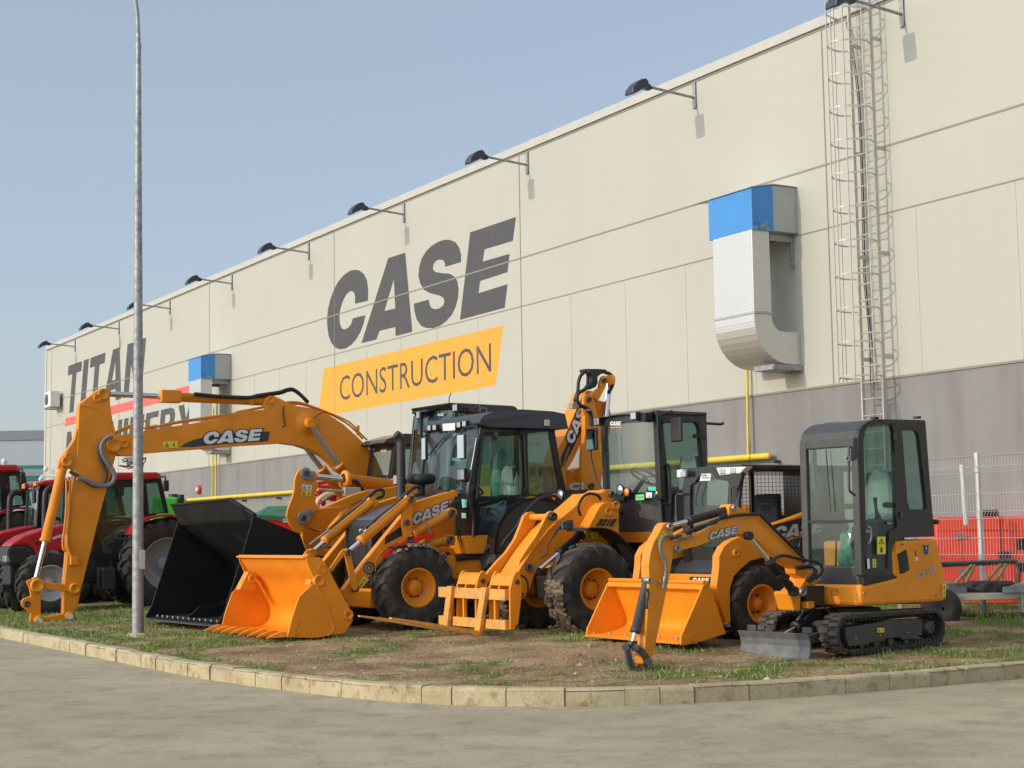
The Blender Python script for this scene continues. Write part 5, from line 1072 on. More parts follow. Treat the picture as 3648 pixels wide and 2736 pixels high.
# ================================================ backhoe loader
bh = Mc((-2.6, 19.5)); bh.start('backhoe_loader', 'orange backhoe loader with toothed bucket, black cab and folded rear boom, at the row centre', 'backhoe loader', .22, -2.6, 1.1)
bb = bucket(bh, "D1510,857 1633,857 1680,905 1800,1130 1935,1375 1930,1440 1862,1543 1720,1568 1600,1590 1335,1584 1375,1420 1445,1215 1562,1105 1590,1085 1512,890", 0, 2.30, "D868,858 905,870 960,962 1045,1070 1115,1200 1165,1310 1160,1400 1120,1455 1060,1482 900,1490 735,1500", O, teeth=8, tooth=.20)
MB().prism([bh.q("D1507,857", 0)+V((0, 0, .0)), bh.q("D1507,857", 0)+V((0, 0, .025)), bh.q("D1507,857", 0)+V((0, 0, .025))-bh.f*.05, bh.q("D1507,857", 0)-bh.f*.05], bh.l*2.3).build('top_rim', O, bb, .004)
for w in (.9, 1.15, 2.0): MB().box(bh.q("D1507,857", w)+V((0, 0, .03))-bh.f*.03, (bh.l*.05, bh.f*.03, V((0, 0, .018)))).build('rim_block', O, bb, .004)
bh.prof('edge_plate', "D1377,1420 1450,1422 1405,1586 1335,1584", -.012, .014, O, bb)
bh.tube('clam_seam', "D1590,1088 1690,1290 1765,1515 1710,1568", -.004, .010, O, bb, smooth=False)
for st, r in (("D1625,1067", .075), ("D1890,1380", .065)): bh.pin(st, 0, r, bb, O, d=.025, name='clam_pivot')
MB().lathe(bh.q("D1650,962", -.004), -bh.l, [(.055, 0), (.055, .012), (.045, .012), (.043, -.012), (.01, -.012)], 20).build('plate_hole_rim', O, bb)
bh.prof('clam_bracket', "D945,1060 985,985 1030,1000 1060,1085 1035,1170 900,1150", 2.02, .16, O, bb, .008); bh.pin("D1018,1048", 2.02, .06, bb, O, d=.03, name='clam_pivot')
bh.prof('clam_bracket', "D1560,1120 1590,1085 1600,1060 1555,1055 1540,1110", .10, .16, O, bb, .008)
wf = bh.wheel(bh.uvw(bh.q("G725,893", .12))[0], .765, .12, .34, .53, .245, TM, 15, lugh=.036, dish=.10, hub=.105, bolts=8); ufw = bh.uvw(bh.q("G725,893", .12))[0]
mud(bh, ufw, .765, .12, .34, .54, 55, 140, 150, wf); wg = copy_tree(wf, bh.root); wg.location = (0, -1.75, 0)
wr = bh.wheel(-3.45, .98, .05, .46, .74, .36, TM, 18, lugh=.04, dish=.12, hub=.12, bolts=8); wr2 = copy_tree(wr, bh.root); wr2.location = (0, -1.85, 0)
MB().box(bh(ufw, 1.15, .75), (bh.f*.14, bh.l*.75, V((0, 0, .12)))).build('front_axle', O, bh.root, .03)
AR = "G60,860 250,610 420,400 560,230 640,150 665,100 900,28 1035,-8 1060,15 1062,60 1050,85 1010,100 870,190 660,330 612,450 500,520 420,570 330,700 240,800 150,905 110,960 70,940"
ar = bh.prof('loader_arm', AR, .38, .12, O, bevel=.008)
arf = ar.copy(); sc.collection.objects.link(arf); arf.location = (0, -1.28, 0)
logo(ar, bh.q("G668,300", .38), bh.q("G985,165", .38), bh.q("G655,205", .38), off=.003)
bh.prof('arm_decal', "G425,400 570,300 575,385 420,468", .378, .003, BK, ar, 0)
bh.prof('arm_decal', "G650,240 665,285 680,300 965,150 970,130 930,150 800,225", .379, .002, BK, ar, 0)
bh.tube('arm_gusset', "V1610,1310 1630,1150 1720,1040 1850,960 1950,900", .378, .008, O, ar)
decal(bh, 'V', [(1455, 1378), (1528, 1420), (1432, 1530), (1385, 1485)], .378, ar)
decal(bh, 'V', [(1890, 905), (1950, 915), (1925, 950), (1905, 945)], .378, ar, marks=False)
MB().lathe(bh.q("V1527,1265", .378), -bh.l, [(.085, .002), (.085, .003), (.058, .003), (.058, .002)], 28).lathe(bh.q("V1527,1265", .378), -bh.l, [(.042, .002), (.042, .003), (.022, .003), (.022, .002)], 24).build('round_decal', [DG], ar)
bh.prof('crescent_link', "G600,60 640,40 668,70 662,300 652,420 625,447 595,425 572,300 575,180", .30, .05, O, bevel=.006)
for st, r, w in (("G642,70", .042, .275), ("G608,275", .038, .30), ("G628,425", .042, .30), ("G1033,72", .045, .38), ("G1003,190", .048, .305), ("G990,422", .048, .30), ("G95,537", .042, .26), ("G160,853", .042, .32)): bh.pin(st, w, r, bh.root, STD, d=.05)
def armset(dw, nm=''):
    o1 = bh.cyl2(bh.q("G640,70", .33)+bh.l*dw, bh.q("G92,535", .33)+bh.l*dw, 0, .062, .80, .030, O, name='bucket_cylinder')
    o2 = MB(); 
    for ww in (.26, .40): o2.prism([p+bh.l*(dw) for p in bh.q("V1205,1045 1245,1012 1282,1050 1388,1520 1350,1570 1310,1540", ww)], bh.l*.035)
    o2.build('bucket_lever', O, bh.root, .005)
    o3 = MB()
    for ww in (.24, .42): o3.prism([p+bh.l*(dw) for p in bh.q("V1165,1050 1200,1015 1232,1060 1045,1310 1000,1290", ww)], bh.l*.03)
    o3.build('bucket_link', O, bh.root, .005)
    bh.tube('steel_line', [p+bh.l*dw for p in bh.q("V2100,200 1960,330 1880,420 1640,600 1420,790", .30)], 0, .014, STD, o1); bh.tube('hose', [p+bh.l*dw for p in bh.q("V2100,330 2200,290 2212,220 2160,200 2090,230 2020,300", .30)], 0, .022, RUB, o1)
armset(0); armset(1.12)
bh.tube('gauge_rod', [p+bh.l*0 for p in bh.q("V750,960 1000,770", 1.3)], 0, .016, ST)
bh.cyl2("G1000,188", "G560,440", .36, .062, .78, .032, O, name='lift_cylinder')
bh.cyl2("G990,422", "G650,520", .36, .058, .72, .03, O, name='stabiliser_cylinder')
bh.prof('safety_strut', "G424,540 560,452 700,405 835,358 853,368 850,395 820,420 700,480 640,520 520,590 470,650", .26, .10, RB, bevel=.006); bh.pin("G470,592", .26, .035, bh.root, BK, d=.02)
decal(bh, 'G', [(718, 440), (768, 420), (766, 445), (722, 468)], .255, bh.root); bh.tube('strut_clip', "G775,262 800,330 828,385", .25, .012, ST)
# hood, grille, chassis
hd = bh.prof('hood', "E332,1098 560,1002 700,955 900,905 1085,895 1085,1000 700,1100 640,1200 332,1200", .78, .74, DG, bevel=.03)
bh.prof('engine_side', "E340,1195 640,1180 720,1000 1040,900 1050,1400 900,1420 640,1480 330,1480 285,1380 290,1200", .80, .70, O, bevel=.01)
ug = bh.uvw(bh.q("E332,1098", .78))[0]; zg = bh.q("E332,1098", .78).z
gr = MB(); gr.prism([bh(u, .73, z) for u, z in [(ug+.02, zg-.01), (ug+.07, zg-.06), (ug+.09, zg-.35), (ug+.07, .78), (ug-.1, .72), (ug-.1, zg-.03)]], bh.l*.84).build('grille_surround', BK, bh.root, .03)
gi = MB().box(bh(ug+.092, 1.15, zg-.36), (bh.f*.006, bh.l*.31, V((0, 0, .26)))).build('grille', mat('grille black', (.012, .012, .013), .7, bump=.6, bscale=120), bh.root, .003)
logo(gi, bh.qf("E200,1215", ug+.10), bh.qf("E262,1212", ug+.10), bh.qf("E200,1190", ug+.10), WL, rim=False)
MB().prism([bh(u, .72, z) for u, z in [(ug+.10, .75), (ug+.10, .50), (ug-.7, .45), (ug-.7, .75)]], bh.l*.86).build('front_frame', O, bh.root, .015)
bh.prof('frame_rail', "G820,490 1130,500 1130,560 1045,580 1040,755 1340,752 1345,585 1400,560 1400,850 960,850 880,520", .62, 1.0, O, bevel=.01)
bh.prof('side_tank', "G935,575 1020,560 1045,580 1045,765 1000,770 935,650", .32, .40, O, bevel=.01); bh.prof('side_tank', "G1045,600 1345,580 1345,752 1045,770", .34, .40, O, bevel=.01)
bh.prof('step_rail', "G1042,568 1380,543 1385,580 1050,612", .30, .42, BK, bevel=.01); MB().lathe(bh.q("G958,545", .45), (0, 0, 1), [(.055, -.03), (.055, .0), (.04, .02), (.001, .025)], 16).build('fuel_cap', BK, bh.root)
bh.prof('battery_box', "G1112,390 1406,382 1383,545 1148,552", .26, .5, O, bevel=.015)
for st in ("G1130,402", "G1275,398", "G1393,392"): MB().sphere(bh.q(st, .255), .010, 6).build('bolt', STD, bh.root)
ribbon2(bh, "G520,487 640,468 760,492 860,545 940,625 995,710 1030,795", .14, .36, -.02, BK, 'front_fender')
bh.tube('fender_bracket', "G650,545 680,510 720,500", .3, .02, BK)
# muffler, precleaner
bh.tube('exhaust_stack', "E562,925 562,480 560,420 545,385 515,360", 1.2, .062, mat('satin black', (.03, .03, .032), .5), n=6)
MB().lathe(bh.q("E740,870", 1.25), (0, 0, 1), [(.05, -.05), (.05, .10), (.17, .12), (.20, .16), (.20, .22), (.17, .25), (.001, .255)], 24).build('air_precleaner', BK, bh.root)
bh.prof('cowl', "E700,955 790,900 900,885 1090,880 1090,930 900,925 700,970", .85, .6, BK, bevel=.03)
# cab
wN, wF = .30, 1.85
BO = "E1262,298 1405,300 1905,312 1955,620 2005,850 1975,965 1900,940 1700,895 1560,965 1440,1085 1385,1245 1205,1250 1165,1000 1215,600"
h1 = "E1296,332 1612,347 1640,875 1560,893 1400,915 1228,908 1240,720"; h2 = "E1668,345 1862,338 1900,560 1945,800 1932,915 1850,905 1682,885"; h3 = "E1250,1000 1330,965 1500,940 1440,1040 1385,1200 1240,1212"
bh.plate('cab_side', BO, [h1, h2, h3], wN, .05, BG, glass=GL); bh.plate('cab_side', BO, [h1, h2], wF-.05, .05, BG, glass=GL)
for a, b in (("E1285,312", "E1222,930"), ("E1636,330", "E1665,900")): bh.tube('door_pillar', a+" "+b[0:], wN-.015, .022, BG, smooth=False)
bh.tube('door_tube', "E1232,400 1205,560 1180,700 1155,850 1165,960 1195,1100 1195,1255", wN-.03, .035, BG)
bh.tube('grab_rail', "E1228,975 1290,960 1330,945", wN-.05, .02, BK)
MB().box(bh.q("E1625,350", wN-.02), (bh.f*.05, bh.l*.012, V((0, 0, .05)))).box(bh.q("E1650,865", wN-.02), (bh.f*.03, bh.l*.012, V((0, 0, .05)))).build('door_hinge', BK, bh.root, .006)
nt_ = bh.q("E1262,298", wN); nb_ = bh.q("E1190,870", wN); uT = bh.uvw(nt_)[0]
pf, rows = cabfront(bh, nt_, nb_, wN, wF, GLT, BG, .12, .05, .035, .06, wn=10)
MB().prism([rows[1][0], rows[1][-1], rows[1][-1]+V((0, 0, -.75)), rows[1][0]+V((0, 0, -.75))], bh.f*-.05).build('lower_front', BG, bh.root)
for z_, st in ((0, "E1090,930 1138,932 1138,1000 1100,1005"), (1, "E1090,1050 1132,1052 1134,1095 1095,1097")): MB().add(bh.qf(st, bh.uvw(nb_)[0]+.02), [(0, 1, 2, 3)]).build('sticker', mat('pale green label', (.25, .62, .48), .4), bh.root)
MB().add(bh.qf("E1008,565 1082,568 1082,596 1006,594", uT+.02), [(0, 1, 2, 3)]).build('sticker', mat('mint label', (.30, .70, .60), .4), bh.root)
zr = bh.q("E1262,298", wN).z
rf = MB(); W0, W1 = .14, 1.80
def rp(u, w, z): return bh(u, w, z)
prof_ = [(uT+.10, zr+.03), (uT+.10, zr+.08), (uT+.03, zr+.14), (uT-.15, zr+.21), (uT-.6, zr+.25), (uT-1.1, zr+.235), (uT-1.27, zr+.20), (uT-1.30, zr-.01), (uT-.1, zr-.01), (uT+.0, zr+.0), (uT+.07, zr+.02)]
ins = [.0, .0, .03, .07, .08, .07, .03, 0, 0, 0, 0]
rf.loft([[rp(u, W0+i_, z-(.0)) for (u, z), i_ in zip(prof_, ins)]]+[[rp(u, W1-i_, z) for (u, z), i_ in zip(prof_, ins)]], True, True, False); rf.build('cab_roof', mat('roof black', (.035, .035, .04), .45, bump=.1), bh.root, .03, seg=4)
for st in ("E808,308", "E854,303", "E1066,280", "E1114,270"): lampbox(bh, bh.qf(st, uT+.15), .05)
MB().add(bh.qf("E925,270 1035,262 1035,325 928,332", uT+.15), [(0, 1, 2, 3)]).build('plate', WH, bh.root)
logo(bh.root, bh.qf("E968,378", uT+.05), bh.qf("E1045,372", uT+.05), bh.qf("E975,350", uT+.05), WL, rim=False); MB().add(bh.qf("E965,385 1042,380 1040,390 964,396", uT+.05), [(0, 1, 2, 3)]).build('orange_stripe', O, bh.root)
MB().box(bh.q("E1838,262", .13), (bh.f*.04, bh.l*.015, V((0, 0, .045)))).build('rear_work_light', LN, bh.root, .006)
mirror(bh, bh.qf("E1096,470", uT+.42), .095, .165, bh.f, bh.qf("E1092,390 1090,330 1130,300 1205,288 1228,300 1240,385", uT+.30)); mirror(bh, bh.qf("E772,488", uT+.35), .06, .16, bh.f, bh.qf("E775,400 780,360 800,330", uT+.3))
lampbox(bh, bh.qf("E1085,715", uT+.30), .095, 'work_light'); lampbox(bh, bh.qf("E518,760", uT+.55), .085, 'work_light'); bh.tube('lamp_stalk', [bh.qf("E1100,770", uT+.25), bh.qf("E1150,770", uT+.05)], 0, .02, BK)
for a, b in (("E970,345", "E800,545"), ("E1000,345", "E830,560"), ("E850,420", "E800,700")): bh.tube('wiper_arm', [bh.qf(a, uT+.09), bh.qf(b, uT+.09)], 0, .007, BK)
seat(bh, -3.35, 1.0, 1.75, PLF, .62); steering(bh, -2.95, 1.05, 2.10, .6, .2); bh.prof('dash', "E1165,880 1230,870 1260,960 1180,1000", .85, .4, BK, bevel=.03)
MB().lathe(bh(-3.75, 1.5, 1.9), (0, 0, 1), [(.01, 0), (.16, .05), (.18, .3), (.14, .6), (.06, .75), (.01, .78)], 14).build('plastic_bag', PLG, bh.root)
ribbon2(bh, "E1375,1400 1395,1240 1445,1100 1550,985 1680,925 1850,925 1960,975 2010,1040", .04, .50, -.03, BG, 'rear_fender'); bh.prof('fender_side', "E1375,1400 1395,1240 1445,1100 1550,985 1680,925 1850,925 1985,985 1960,1060 1760,1050 1620,1110 1510,1230 1450,1400", .05, .03, mat('fender black', (.05, .05, .048), .4), bevel=.006)
bh.prof('rear_frame', "G1400,600 1700,560 E1960,1000 W450,1640 W700,1640 G1900,700 1400,850", .55, 1.1, BK, bevel=.02)
# rear boom
wB = 1.0
bm = bh.prof('boom', "W455,400 430,470 300,760 215,960 150,1090 60,1330 100,1640 240,1640 250,1400 330,1270 420,1080 480,960 492,860 520,600 600,470 600,345 520,335", wB+.04, .30, O, bevel=.01)
bh.prof('boom_decal', "W480,480 497,740 420,930 210,1350 180,1340 175,1220 250,1050 330,900 400,650", wB+.036, .003, BK, bm, 0)
logo(bm, bh.q("W335,1050", wB+.03), bh.q("W570,480", wB+.03), bh.q("W225,985", wB+.03), WL, off=.006)
text('Extendahoe', bm, bh.q("W212,1345", wB+.03), bh.q("W298,1085", wB+.03), bh.q("W180,1325", wB+.03), mat('orange letters', (.7, .35, .12), .5), shear=.2, off=.005)
stk = bh.prof('dipper', "W498,420 520,380 548,372 590,395 608,440 668,680 735,900 772,985 745,1080 700,1640 450,1640 465,1200 490,900 492,600", wB-.08, .10, O, bevel=.008)
bh.prof('dipper', "W600,440 668,680 735,900 772,985 820,900 840,650 800,500 700,470", wB+.20, .10, O, bevel=.008)
bh.prof('crowd_lever', "W582,375 690,300 700,230 722,160 755,137 785,155 790,215 760,300 700,420 660,485 620,430", wB-.04, .07, O, bevel=.008)
bh.cyl2("W760,740", "W815,190", wB+.16, .05, .05, .045, O, name='crowd_cylinder')
MB().cyl(bh.q("W830,195", wB-.02), bh.q("W830,195", wB+.20), .075, seg=20).build('cylinder_eye', O, bh.root)
for st, r, w in (("W738,203", .035, wB-.04), ("W540,455", .038, wB-.08), ("W570,1590", .045, wB-.08)): bh.pin(st, w, r, stk, STD, d=.04)
bh.prof('hose_guide', "W495,50 690,52 780,60 780,108 715,112 662,160 668,235 640,290 560,325 545,300 590,230 600,150 575,100 500,92", wB-.02, .16, BK, bevel=.012)
bh.tube('hose', "W500,85 440,140 410,220 400,330 375,420 350,490", wB-.06, .025, RUB); bh.tube('hose', "W530,85 580,130 590,200 560,260 480,330 410,370 390,440 420,520 500,560 545,590 575,660 580,800", wB-.09, .028, RUB); bh.tube('hose', "W525,90 530,180 525,260 520,320", wB-.03, .022, RUB); bh.tube('hose', "W760,100 820,120 865,190 850,280 800,370", wB+.10, .028, RUB)
MB().box(bh.q("W350,540", wB-.06), (bh.f*.06, bh.l*.04, V((0, 0, .04)))).cyl(bh.q("W345,480", wB-.06), bh.q("W345,560", wB-.06), .03).build('hose_coupling', ST, bh.root, .006); MB().box(bh.q("W545,592", wB-.10), (bh.f*.05, bh.l*.02, V((0, 0, .015)))).build('hose_clamp', ST, bh.root)
decal(bh, 'W', [(690, 1055), (735, 1060), (722, 1190), (685, 1188)], wB-.083, stk)
bh.prof('swing_casting', "W240,1500 330,1380 460,1340 460,1659 230,1659", wB+.1, .3, O, bevel=.02); text('C1', bh.root, bh.q("W245,1650", wB-.0), bh.q("W440,1640", wB-.0), bh.q("W245,1550", wB-.0), SLV, bold=.06, off=.09)
for dx in (0, 12, 24): bh.tube('steel_line', [bh.at('G', (x_+dx, y_), .42) for x_, y_ in [(1035, 165), (1042, 230), (1040, 300), (1055, 370), (1070, 430), (1105, 485)]], 0, .010, STD)
bh.tube('hose', "G1040,380 1045,350 1075,352 1085,400 1100,470 1140,500", .36, .012, RUB); bh.tube('hose', "G940,470 985,475 1035,462", .33, .009, ST);
bh.tube('hose', "G960,30 985,8 1010,20 1035,30", .40, .016, RUB); bh.tube('hose', "E1640,1080 1560,1200 1500,1290 1450,1350", .2, .018, RUB); bh.tube('hose', "E1660,1090 1580,1210 1520,1300 1475,1355", .22, .018, RUB)
for st in ("G1445,470", "G1475,480"): MB().cyl(bh.q(st, .2), bh.q(st, .2)+bh.f*.06-V((0, 0, .07)), .024, seg=10).build('quick_coupling', ST, bh.root)
ribbon2(bh, "V985,990 1040,985 1100,960 1190,950", 1.9, .34, -.02, BK, 'front_fender')
bh.tube('strap', "G920,415 935,430 945,470", .27, .008, ST)
# ================================================ large wheel loader with black bucket
bl6 = Mc((-4.0, 21.85), (-.83, -.557)); bl6.start('large_wheel_loader', 'big orange wheel loader with huge black bucket, behind the toothed orange bucket', 'wheel loader', .25, -3.5, 1.4)
q = bl6
mb = MB(); sp_ = [(-.43, 1.75), (-1.14, 1.49), (-1.27, 1.16), (-1.38, .90), (-1.32, .58), (-1.10, .38), (-.85, .30), (.10, .27), (.0, .45)]
dz_ = [(q.uvw(p)[0], p.z) for p in q.q('D352,542 500,660 700,812 830,915', 2.75)]
ins_ = spl([(a, b, 0) for a, b in dz_+[(-1.345, .85), (-1.28, .62), (-1.10, .42), (-.80, .32), (-.35, .29), (.08, .27)]], 5); print('bucket curve', dz_)
ring = [(p.x, p.y) for p in ins_]; back_ = [(a-.02, b+.0) for a, b in ring]
mb.loft([[q(a, w, b) for a, b in ring]+[q(a-.03, w, b-.03) for a, b in ring[::-1]] for w in (.01, 2.76)], True, True, False); kb6 = mb.build('bucket', BB, q.root)
for w in (0, 2.75): MB().prism([q(a, w, b) for a, b in sp_], q.l*.03).build('side_plate', BB, kb6, .004)
MB().prism([q(-.30, 2.78, 1.98), q(-.30, .55, 2.01), q(-.45, 0, 1.70), q(-.45, 2.78, 1.65)], q.f*-.025+V((0, 0, .0))).build('spill_guard', BB, kb6, .003)
MB().prism([q(-.29, 2.78, 1.985), q(-.29, .55, 2.015), q(-.29, .55, 1.985), q(-.29, 2.78, 1.955)], q.f*-.05).build('rim_bar', BB, kb6, .003)
MB().prism([q(-.29, .55, 2.015), q(-.42, 0.0, 1.78), q(-.42, .0, 1.74), q(-.29, .55, 1.98)], q.f*-.05).build('rim_bar', BB, kb6, .003)
MB().prism([q(.16, 0, .245), q(-.2, 0, .285), q(-.2, 0, .25), q(.16, 0, .235)], q.l*2.78).build('cutting_edge', mat('bare edge steel', (.13, .13, .13), .5, .4, var=.3, vscale=6), kb6)
for k in range(13): MB().cyl(q(-.06, 2.66-.205*k, .265), q(-.06, 2.66-.205*k, .305), .02, seg=6).build('edge_bolt', ST, kb6)
MB().prism([q(-.45, 1.35, 1.70), q(-.60, 1.30, 1.62), q(-1.08, .95, 1.18), q(-1.05, 1.0, 1.1)], q.l*-.02).build('gusset', BB, kb6)
MB().prism([q(-.05, 1.5, .29), q(-.25, 1.5, .45), q(-.9, 1.5, .50), q(-.9, 1.5, .30)], q.l*.03).build('centre_strip', BB, kb6)
CRK = "C1000,1050 1030,1020 1080,1013 1120,1040 1150,1085 V858,145 862,190 832,290 828,400 862,480 790,560 700,690 620,842 560,795 492,695 450,590 458,510 520,350 548,250 556,100"
cpl = q.prof('bell_crank', CRK, 1.22, .05, O, bevel=.006); q.prof('bell_crank', CRK, 1.42, .05, O, bevel=.006)
for st, st2, r in (("C1075,1068", "C1128,1105", .09), ("V660,610", "V742,540", .10)):
    a, b = q.q(st, 1.215), q.q(st2, 1.215); x = (b-a).normalized(); y = q.l.cross(x)
    rg = [a+(x*cos(t)+y*sin(t))*r for t in [pi/2+pi*k/10 for k in range(11)]]+[b+(x*cos(t)+y*sin(t))*r*.6 for t in [-pi/2+pi*k/10 for k in range(11)]]
    MB().prism(rg, -q.l*.025).build('pin_plate', GS, cpl, .006); MB().cyl(a, a-q.l*.05, .045, seg=16).build('pin', STD, cpl); MB().cyl(b, b-q.l*.045, .03, seg=10).build('bolt', ST, cpl)
decal(q, 'V', [(648, 165), (782, 180), (776, 250), (642, 232)], 1.215, cpl, WL); decal(q, 'V', [(642, 242), (774, 256), (766, 328), (638, 310)], 1.215, cpl)
q.prof('tilt_link', "V545,620 560,540 640,505 840,490 1300,445 1500,500 1200,800 900,795 620,700", 1.28, .13, O, bevel=.01)
q.prof('lift_arm', "V640,700 900,800 1300,600 1500,700 1250,1110 720,1110 655,880", 2.0, .12, O, bevel=.01)
q.prof('lift_arm', "V1540,330 1400,400 1200,530 1050,700 960,870 900,970 960,1100 1300,1100 1500,900 2000,600 2212,480 2212,150 1930,190 1500,250 1310,310 930,475 1250,450", .62, .12, O, bevel=.01)
q.cyl2("V1850,178", "V760,60", 1.33, .095, .56, .05, O, name='tilt_cylinder')
fl_ = q.q("V1215,110", 1.33); dd_ = (q.q("V760,60", 1.33)-q.q("V1850,178", 1.33)).normalized(); MB().lathe(fl_, dd_, [(.13, -.03), (.15, -.02), (.15, .03), (.10, .04)], 12).build('cylinder_flange', O, q.root)
q.tube('hose', "V1310,130 1360,130 1400,190 1450,250 1540,300", 1.2, .035, RUB)
q.tube('line', "V860,235 1100,255 1240,265 1440,330", 1.1, .022, mat('grey sleeve', (.35, .32, .28), .6)); MB().box(q.q("V1298,268", 1.1), (q.f*.14, q.l*.05, V((0, 0, .07)))).build('sensor_box', mat('beige plastic', (.45, .42, .35), .5), q.root, .01)
wN6, wF6 = .75, 2.0; c6 = q.q("E1040,150", wN6); u6 = q.uvw(c6)[0]; z6 = c6.z
MB().prism([q(u6+.04, wN6, z6-.0), q(u6+.12, wN6, z6+.12), q(u6-.2, wN6, z6+.12), q(u6-1.15, wN6, z6+.11), q(u6-1.27, wN6, z6+.0), q(u6-1.22, wN6, z6-.1), q(u6-.1, wN6, z6-.05)], q.l*(wF6-wN6)).build('cab_roof', BG, q.root, .04)
cabfront(q, q(u6, wN6, z6), q(u6+.18, wN6, z6-1.5), wN6, wF6, GL, BK, .06, .05, .035, .10)
MB().prism([q(u6+.03, wN6+.02, z6-.02), q(u6+.03, wF6-.02, z6-.02), q(u6+.055, wF6-.02, z6-.24), q(u6+.055, wN6+.02, z6-.24)], q.f*.01).build('sun_strip', mat('teal tint', (.05, .12, .14), .3), q.root)
logo(q.root, q.qf("E885,205", u6+.10), q.qf("E940,200", u6+.10), q.qf("E885,180", u6+.10), SLV, rim=False)
for w in (wN6, wF6-.04):
    mb = MB()
    for a, b in (((u6, z6), (u6+.15, z6-1.6)), ((u6-.75, z6), (u6-.7, z6-1.6)), ((u6-1.18, z6), (u6-1.15, z6-1.6))): quadbar(q(a[0], w+.02, a[1]), q(b[0], w+.02, b[1]), q.l*.025, q.f*.045, mb)
    mb.build('cab_posts', BG, q.root, .01); MB().prism([q(u6+.02, w+.02, z6-.02), q(u6-1.16, w+.02, z6-.02), q(u6-1.14, w+.02, z6-1.2), q(u6+.12, w+.02, z6-1.2)], q.l*.006).build('side_glass', GL, q.root)
lampbox(q, q.qf("E1033,130", u6+.16), .07); lampbox(q, q.qf("E715,192", u6+.25), .07); MB().box(q.qf("E780,165", u6+.12), (q.l*.25, q.f*.12, V((0, 0, .02)))).build('visor_arm', BK, q.root, .006)
mirror(q, q.qf("E738,310", u6+.3), .08, .27, q.f+q.l*.8, q.qf("E790,205 720,215 715,260", u6+.2), False)
q.tube('roof_rail', [q.qf(s_, u6-.3) for s_ in ("E1210,185", "E1212,130", "E1255,112", "E1262,180")], 0, .018, BK, smooth=False); q.tube('roof_rail', [q.qf(s_, u6-.3) for s_ in ("E1265,180", "E1270,135", "E1315,135", "E1318,180")], 0, .018, BK, smooth=False)
q.tube('antenna', [q.qf("E980,110", u6-.1), q.qf("E985,40", u6-.1), q.qf("E1000,0", u6-.1)], 0, .008, BK)
MB().prism([q(u6+.3, .6, z6-1.6), q(u6-4.2, .6, z6-1.5), q(u6-4.3, .6, 1.0), q(u6+.3, .6, .8)], q.l*1.6).build('body', O, q.root, .06)
w6 = q.wheel(-3.1, .92, .15, .55, .74, .38, TM, 16, lugh=.04, dish=.15, hub=.15, bolts=0)
for du, dw_ in ((0, 1.85), (-3.0, 0), (-3.0, 1.85)): c_ = copy_tree(w6, q.root); c_.location = (du, -dw_, 0)
# ================================================ crawler excavator
ex = Mc((-7.6, 26.0)); ex.start('crawler_excavator', 'big orange crawler excavator whose arm reaches over the others, without a bucket', 'excavator', .25, -5.0, .1)
EW = .19
st_ = ex.prof('stick', "A695,714 870,580 905,570 940,582 962,615 965,700 985,850 1012,950 1025,1140 1010,1180 880,1659 B690,1170 655,1330 630,1375 590,1400 538,1388 545,1150 X570,1100 568,900 600,600 630,420 652,300 A690,800", 0, EW, O, bevel=.01)
ex.prof('stick_edge', "A697,712 800,716 880,740 940,800 985,860 970,880 925,810 860,765 790,735 697,730", -.012, .02, O, st_, .003)
ex.prof('cylinder_lug', "X652,60 630,150 600,200 545,275 508,325 502,352 520,388 560,382 600,400 640,420 655,300", .02, .15, O, st_, .01)
bos = lambda st, w, r, par, d=.04: ex.pin(st, w, r, par, O, d=d, name='pin_boss')
for st, w, r in (("A905,625", 0, .10), ("A850,660", 0, .07), ("X565,340", .0, .09), ("X575,300", .0, .06), ("X625,1415", 0, .10)): bos(st, w, r, st_)
ex.cyl2("X530,385", "X300,1350", .10, .078, .66, .042, O, st_, 'bucket_cylinder')
lk = MB(); lk.prism(ex.q("X300,1355 340,1352 560,1380 650,1390 665,1430 620,1450 350,1412", -.03), ex.l*.05); lk.build('guide_link', O, st_, .01); lk = MB(); lk.prism(ex.q("X300,1355 340,1352 560,1380 650,1390 665,1430 620,1450 350,1412", .17), ex.l*.05); lk.build('guide_link', O, st_, .01)
bos("X315,1388", -.03, .11, st_); bos("X632,1415", -.03, .09, st_)
FL = "B222,1120 250,1098 330,1100 345,1150 345,1400 362,1440 345,1475 300,1480 250,1465 258,1385 235,1370 185,1325 180,1290 200,1262 262,1240 250,1180"
ex.prof('front_link', FL, .02, .05, O, st_, .008); ex.prof('front_link', FL, .17, .05, O, st_, .008)
ex.prof('coupler_bar', "B345,1425 560,1385 620,1395 610,1440 350,1478", .0, .20, O, st_, .02)
for st in ("B332,1450", "B590,1412"): bos(st, -.02, .085, st_); MB().cyl(ex.q(st, -.09), ex.q(st, .0), .055, seg=20).build('pin_end', mat('plastic cap', (.45, .45, .38), .6), st_)
MB().lathe(ex.q("B228,1308", .01), -ex.l, [(.05, 0), (.05, .012), (.035, .013), (.033, -.0), (.001, .001)], 16).build('lift_eye', STD, st_)
for dx in (0, 28): ex.tube('steel_line', [ex.at('X', (x_+dx, y_), -.03) for x_, y_ in [(560, 500), (560, 700), (545, 900), (530, 1000), (535, 1080), (560, 1100)]], 0, .018, O, st_)
ex.tube('steel_line', "X570,960 565,1030 580,1090 605,1150 630,1190", -.05, .028, O, st_); MB().box(ex.q("X628,1180", -.05), (ex.f*.07, ex.l*.04, V((0, 0, .07)))).build('valve', O, st_, .01)
ex.tube('spiral_hose', "X940,130 880,150 840,190 830,250 850,330 880,390 900,450 880,520 840,548 780,545 720,510 660,470 590,425", -.10, .030, mat('armoured hose', (.05, .05, .05), .5, bump=.8, bscale=90), st_)
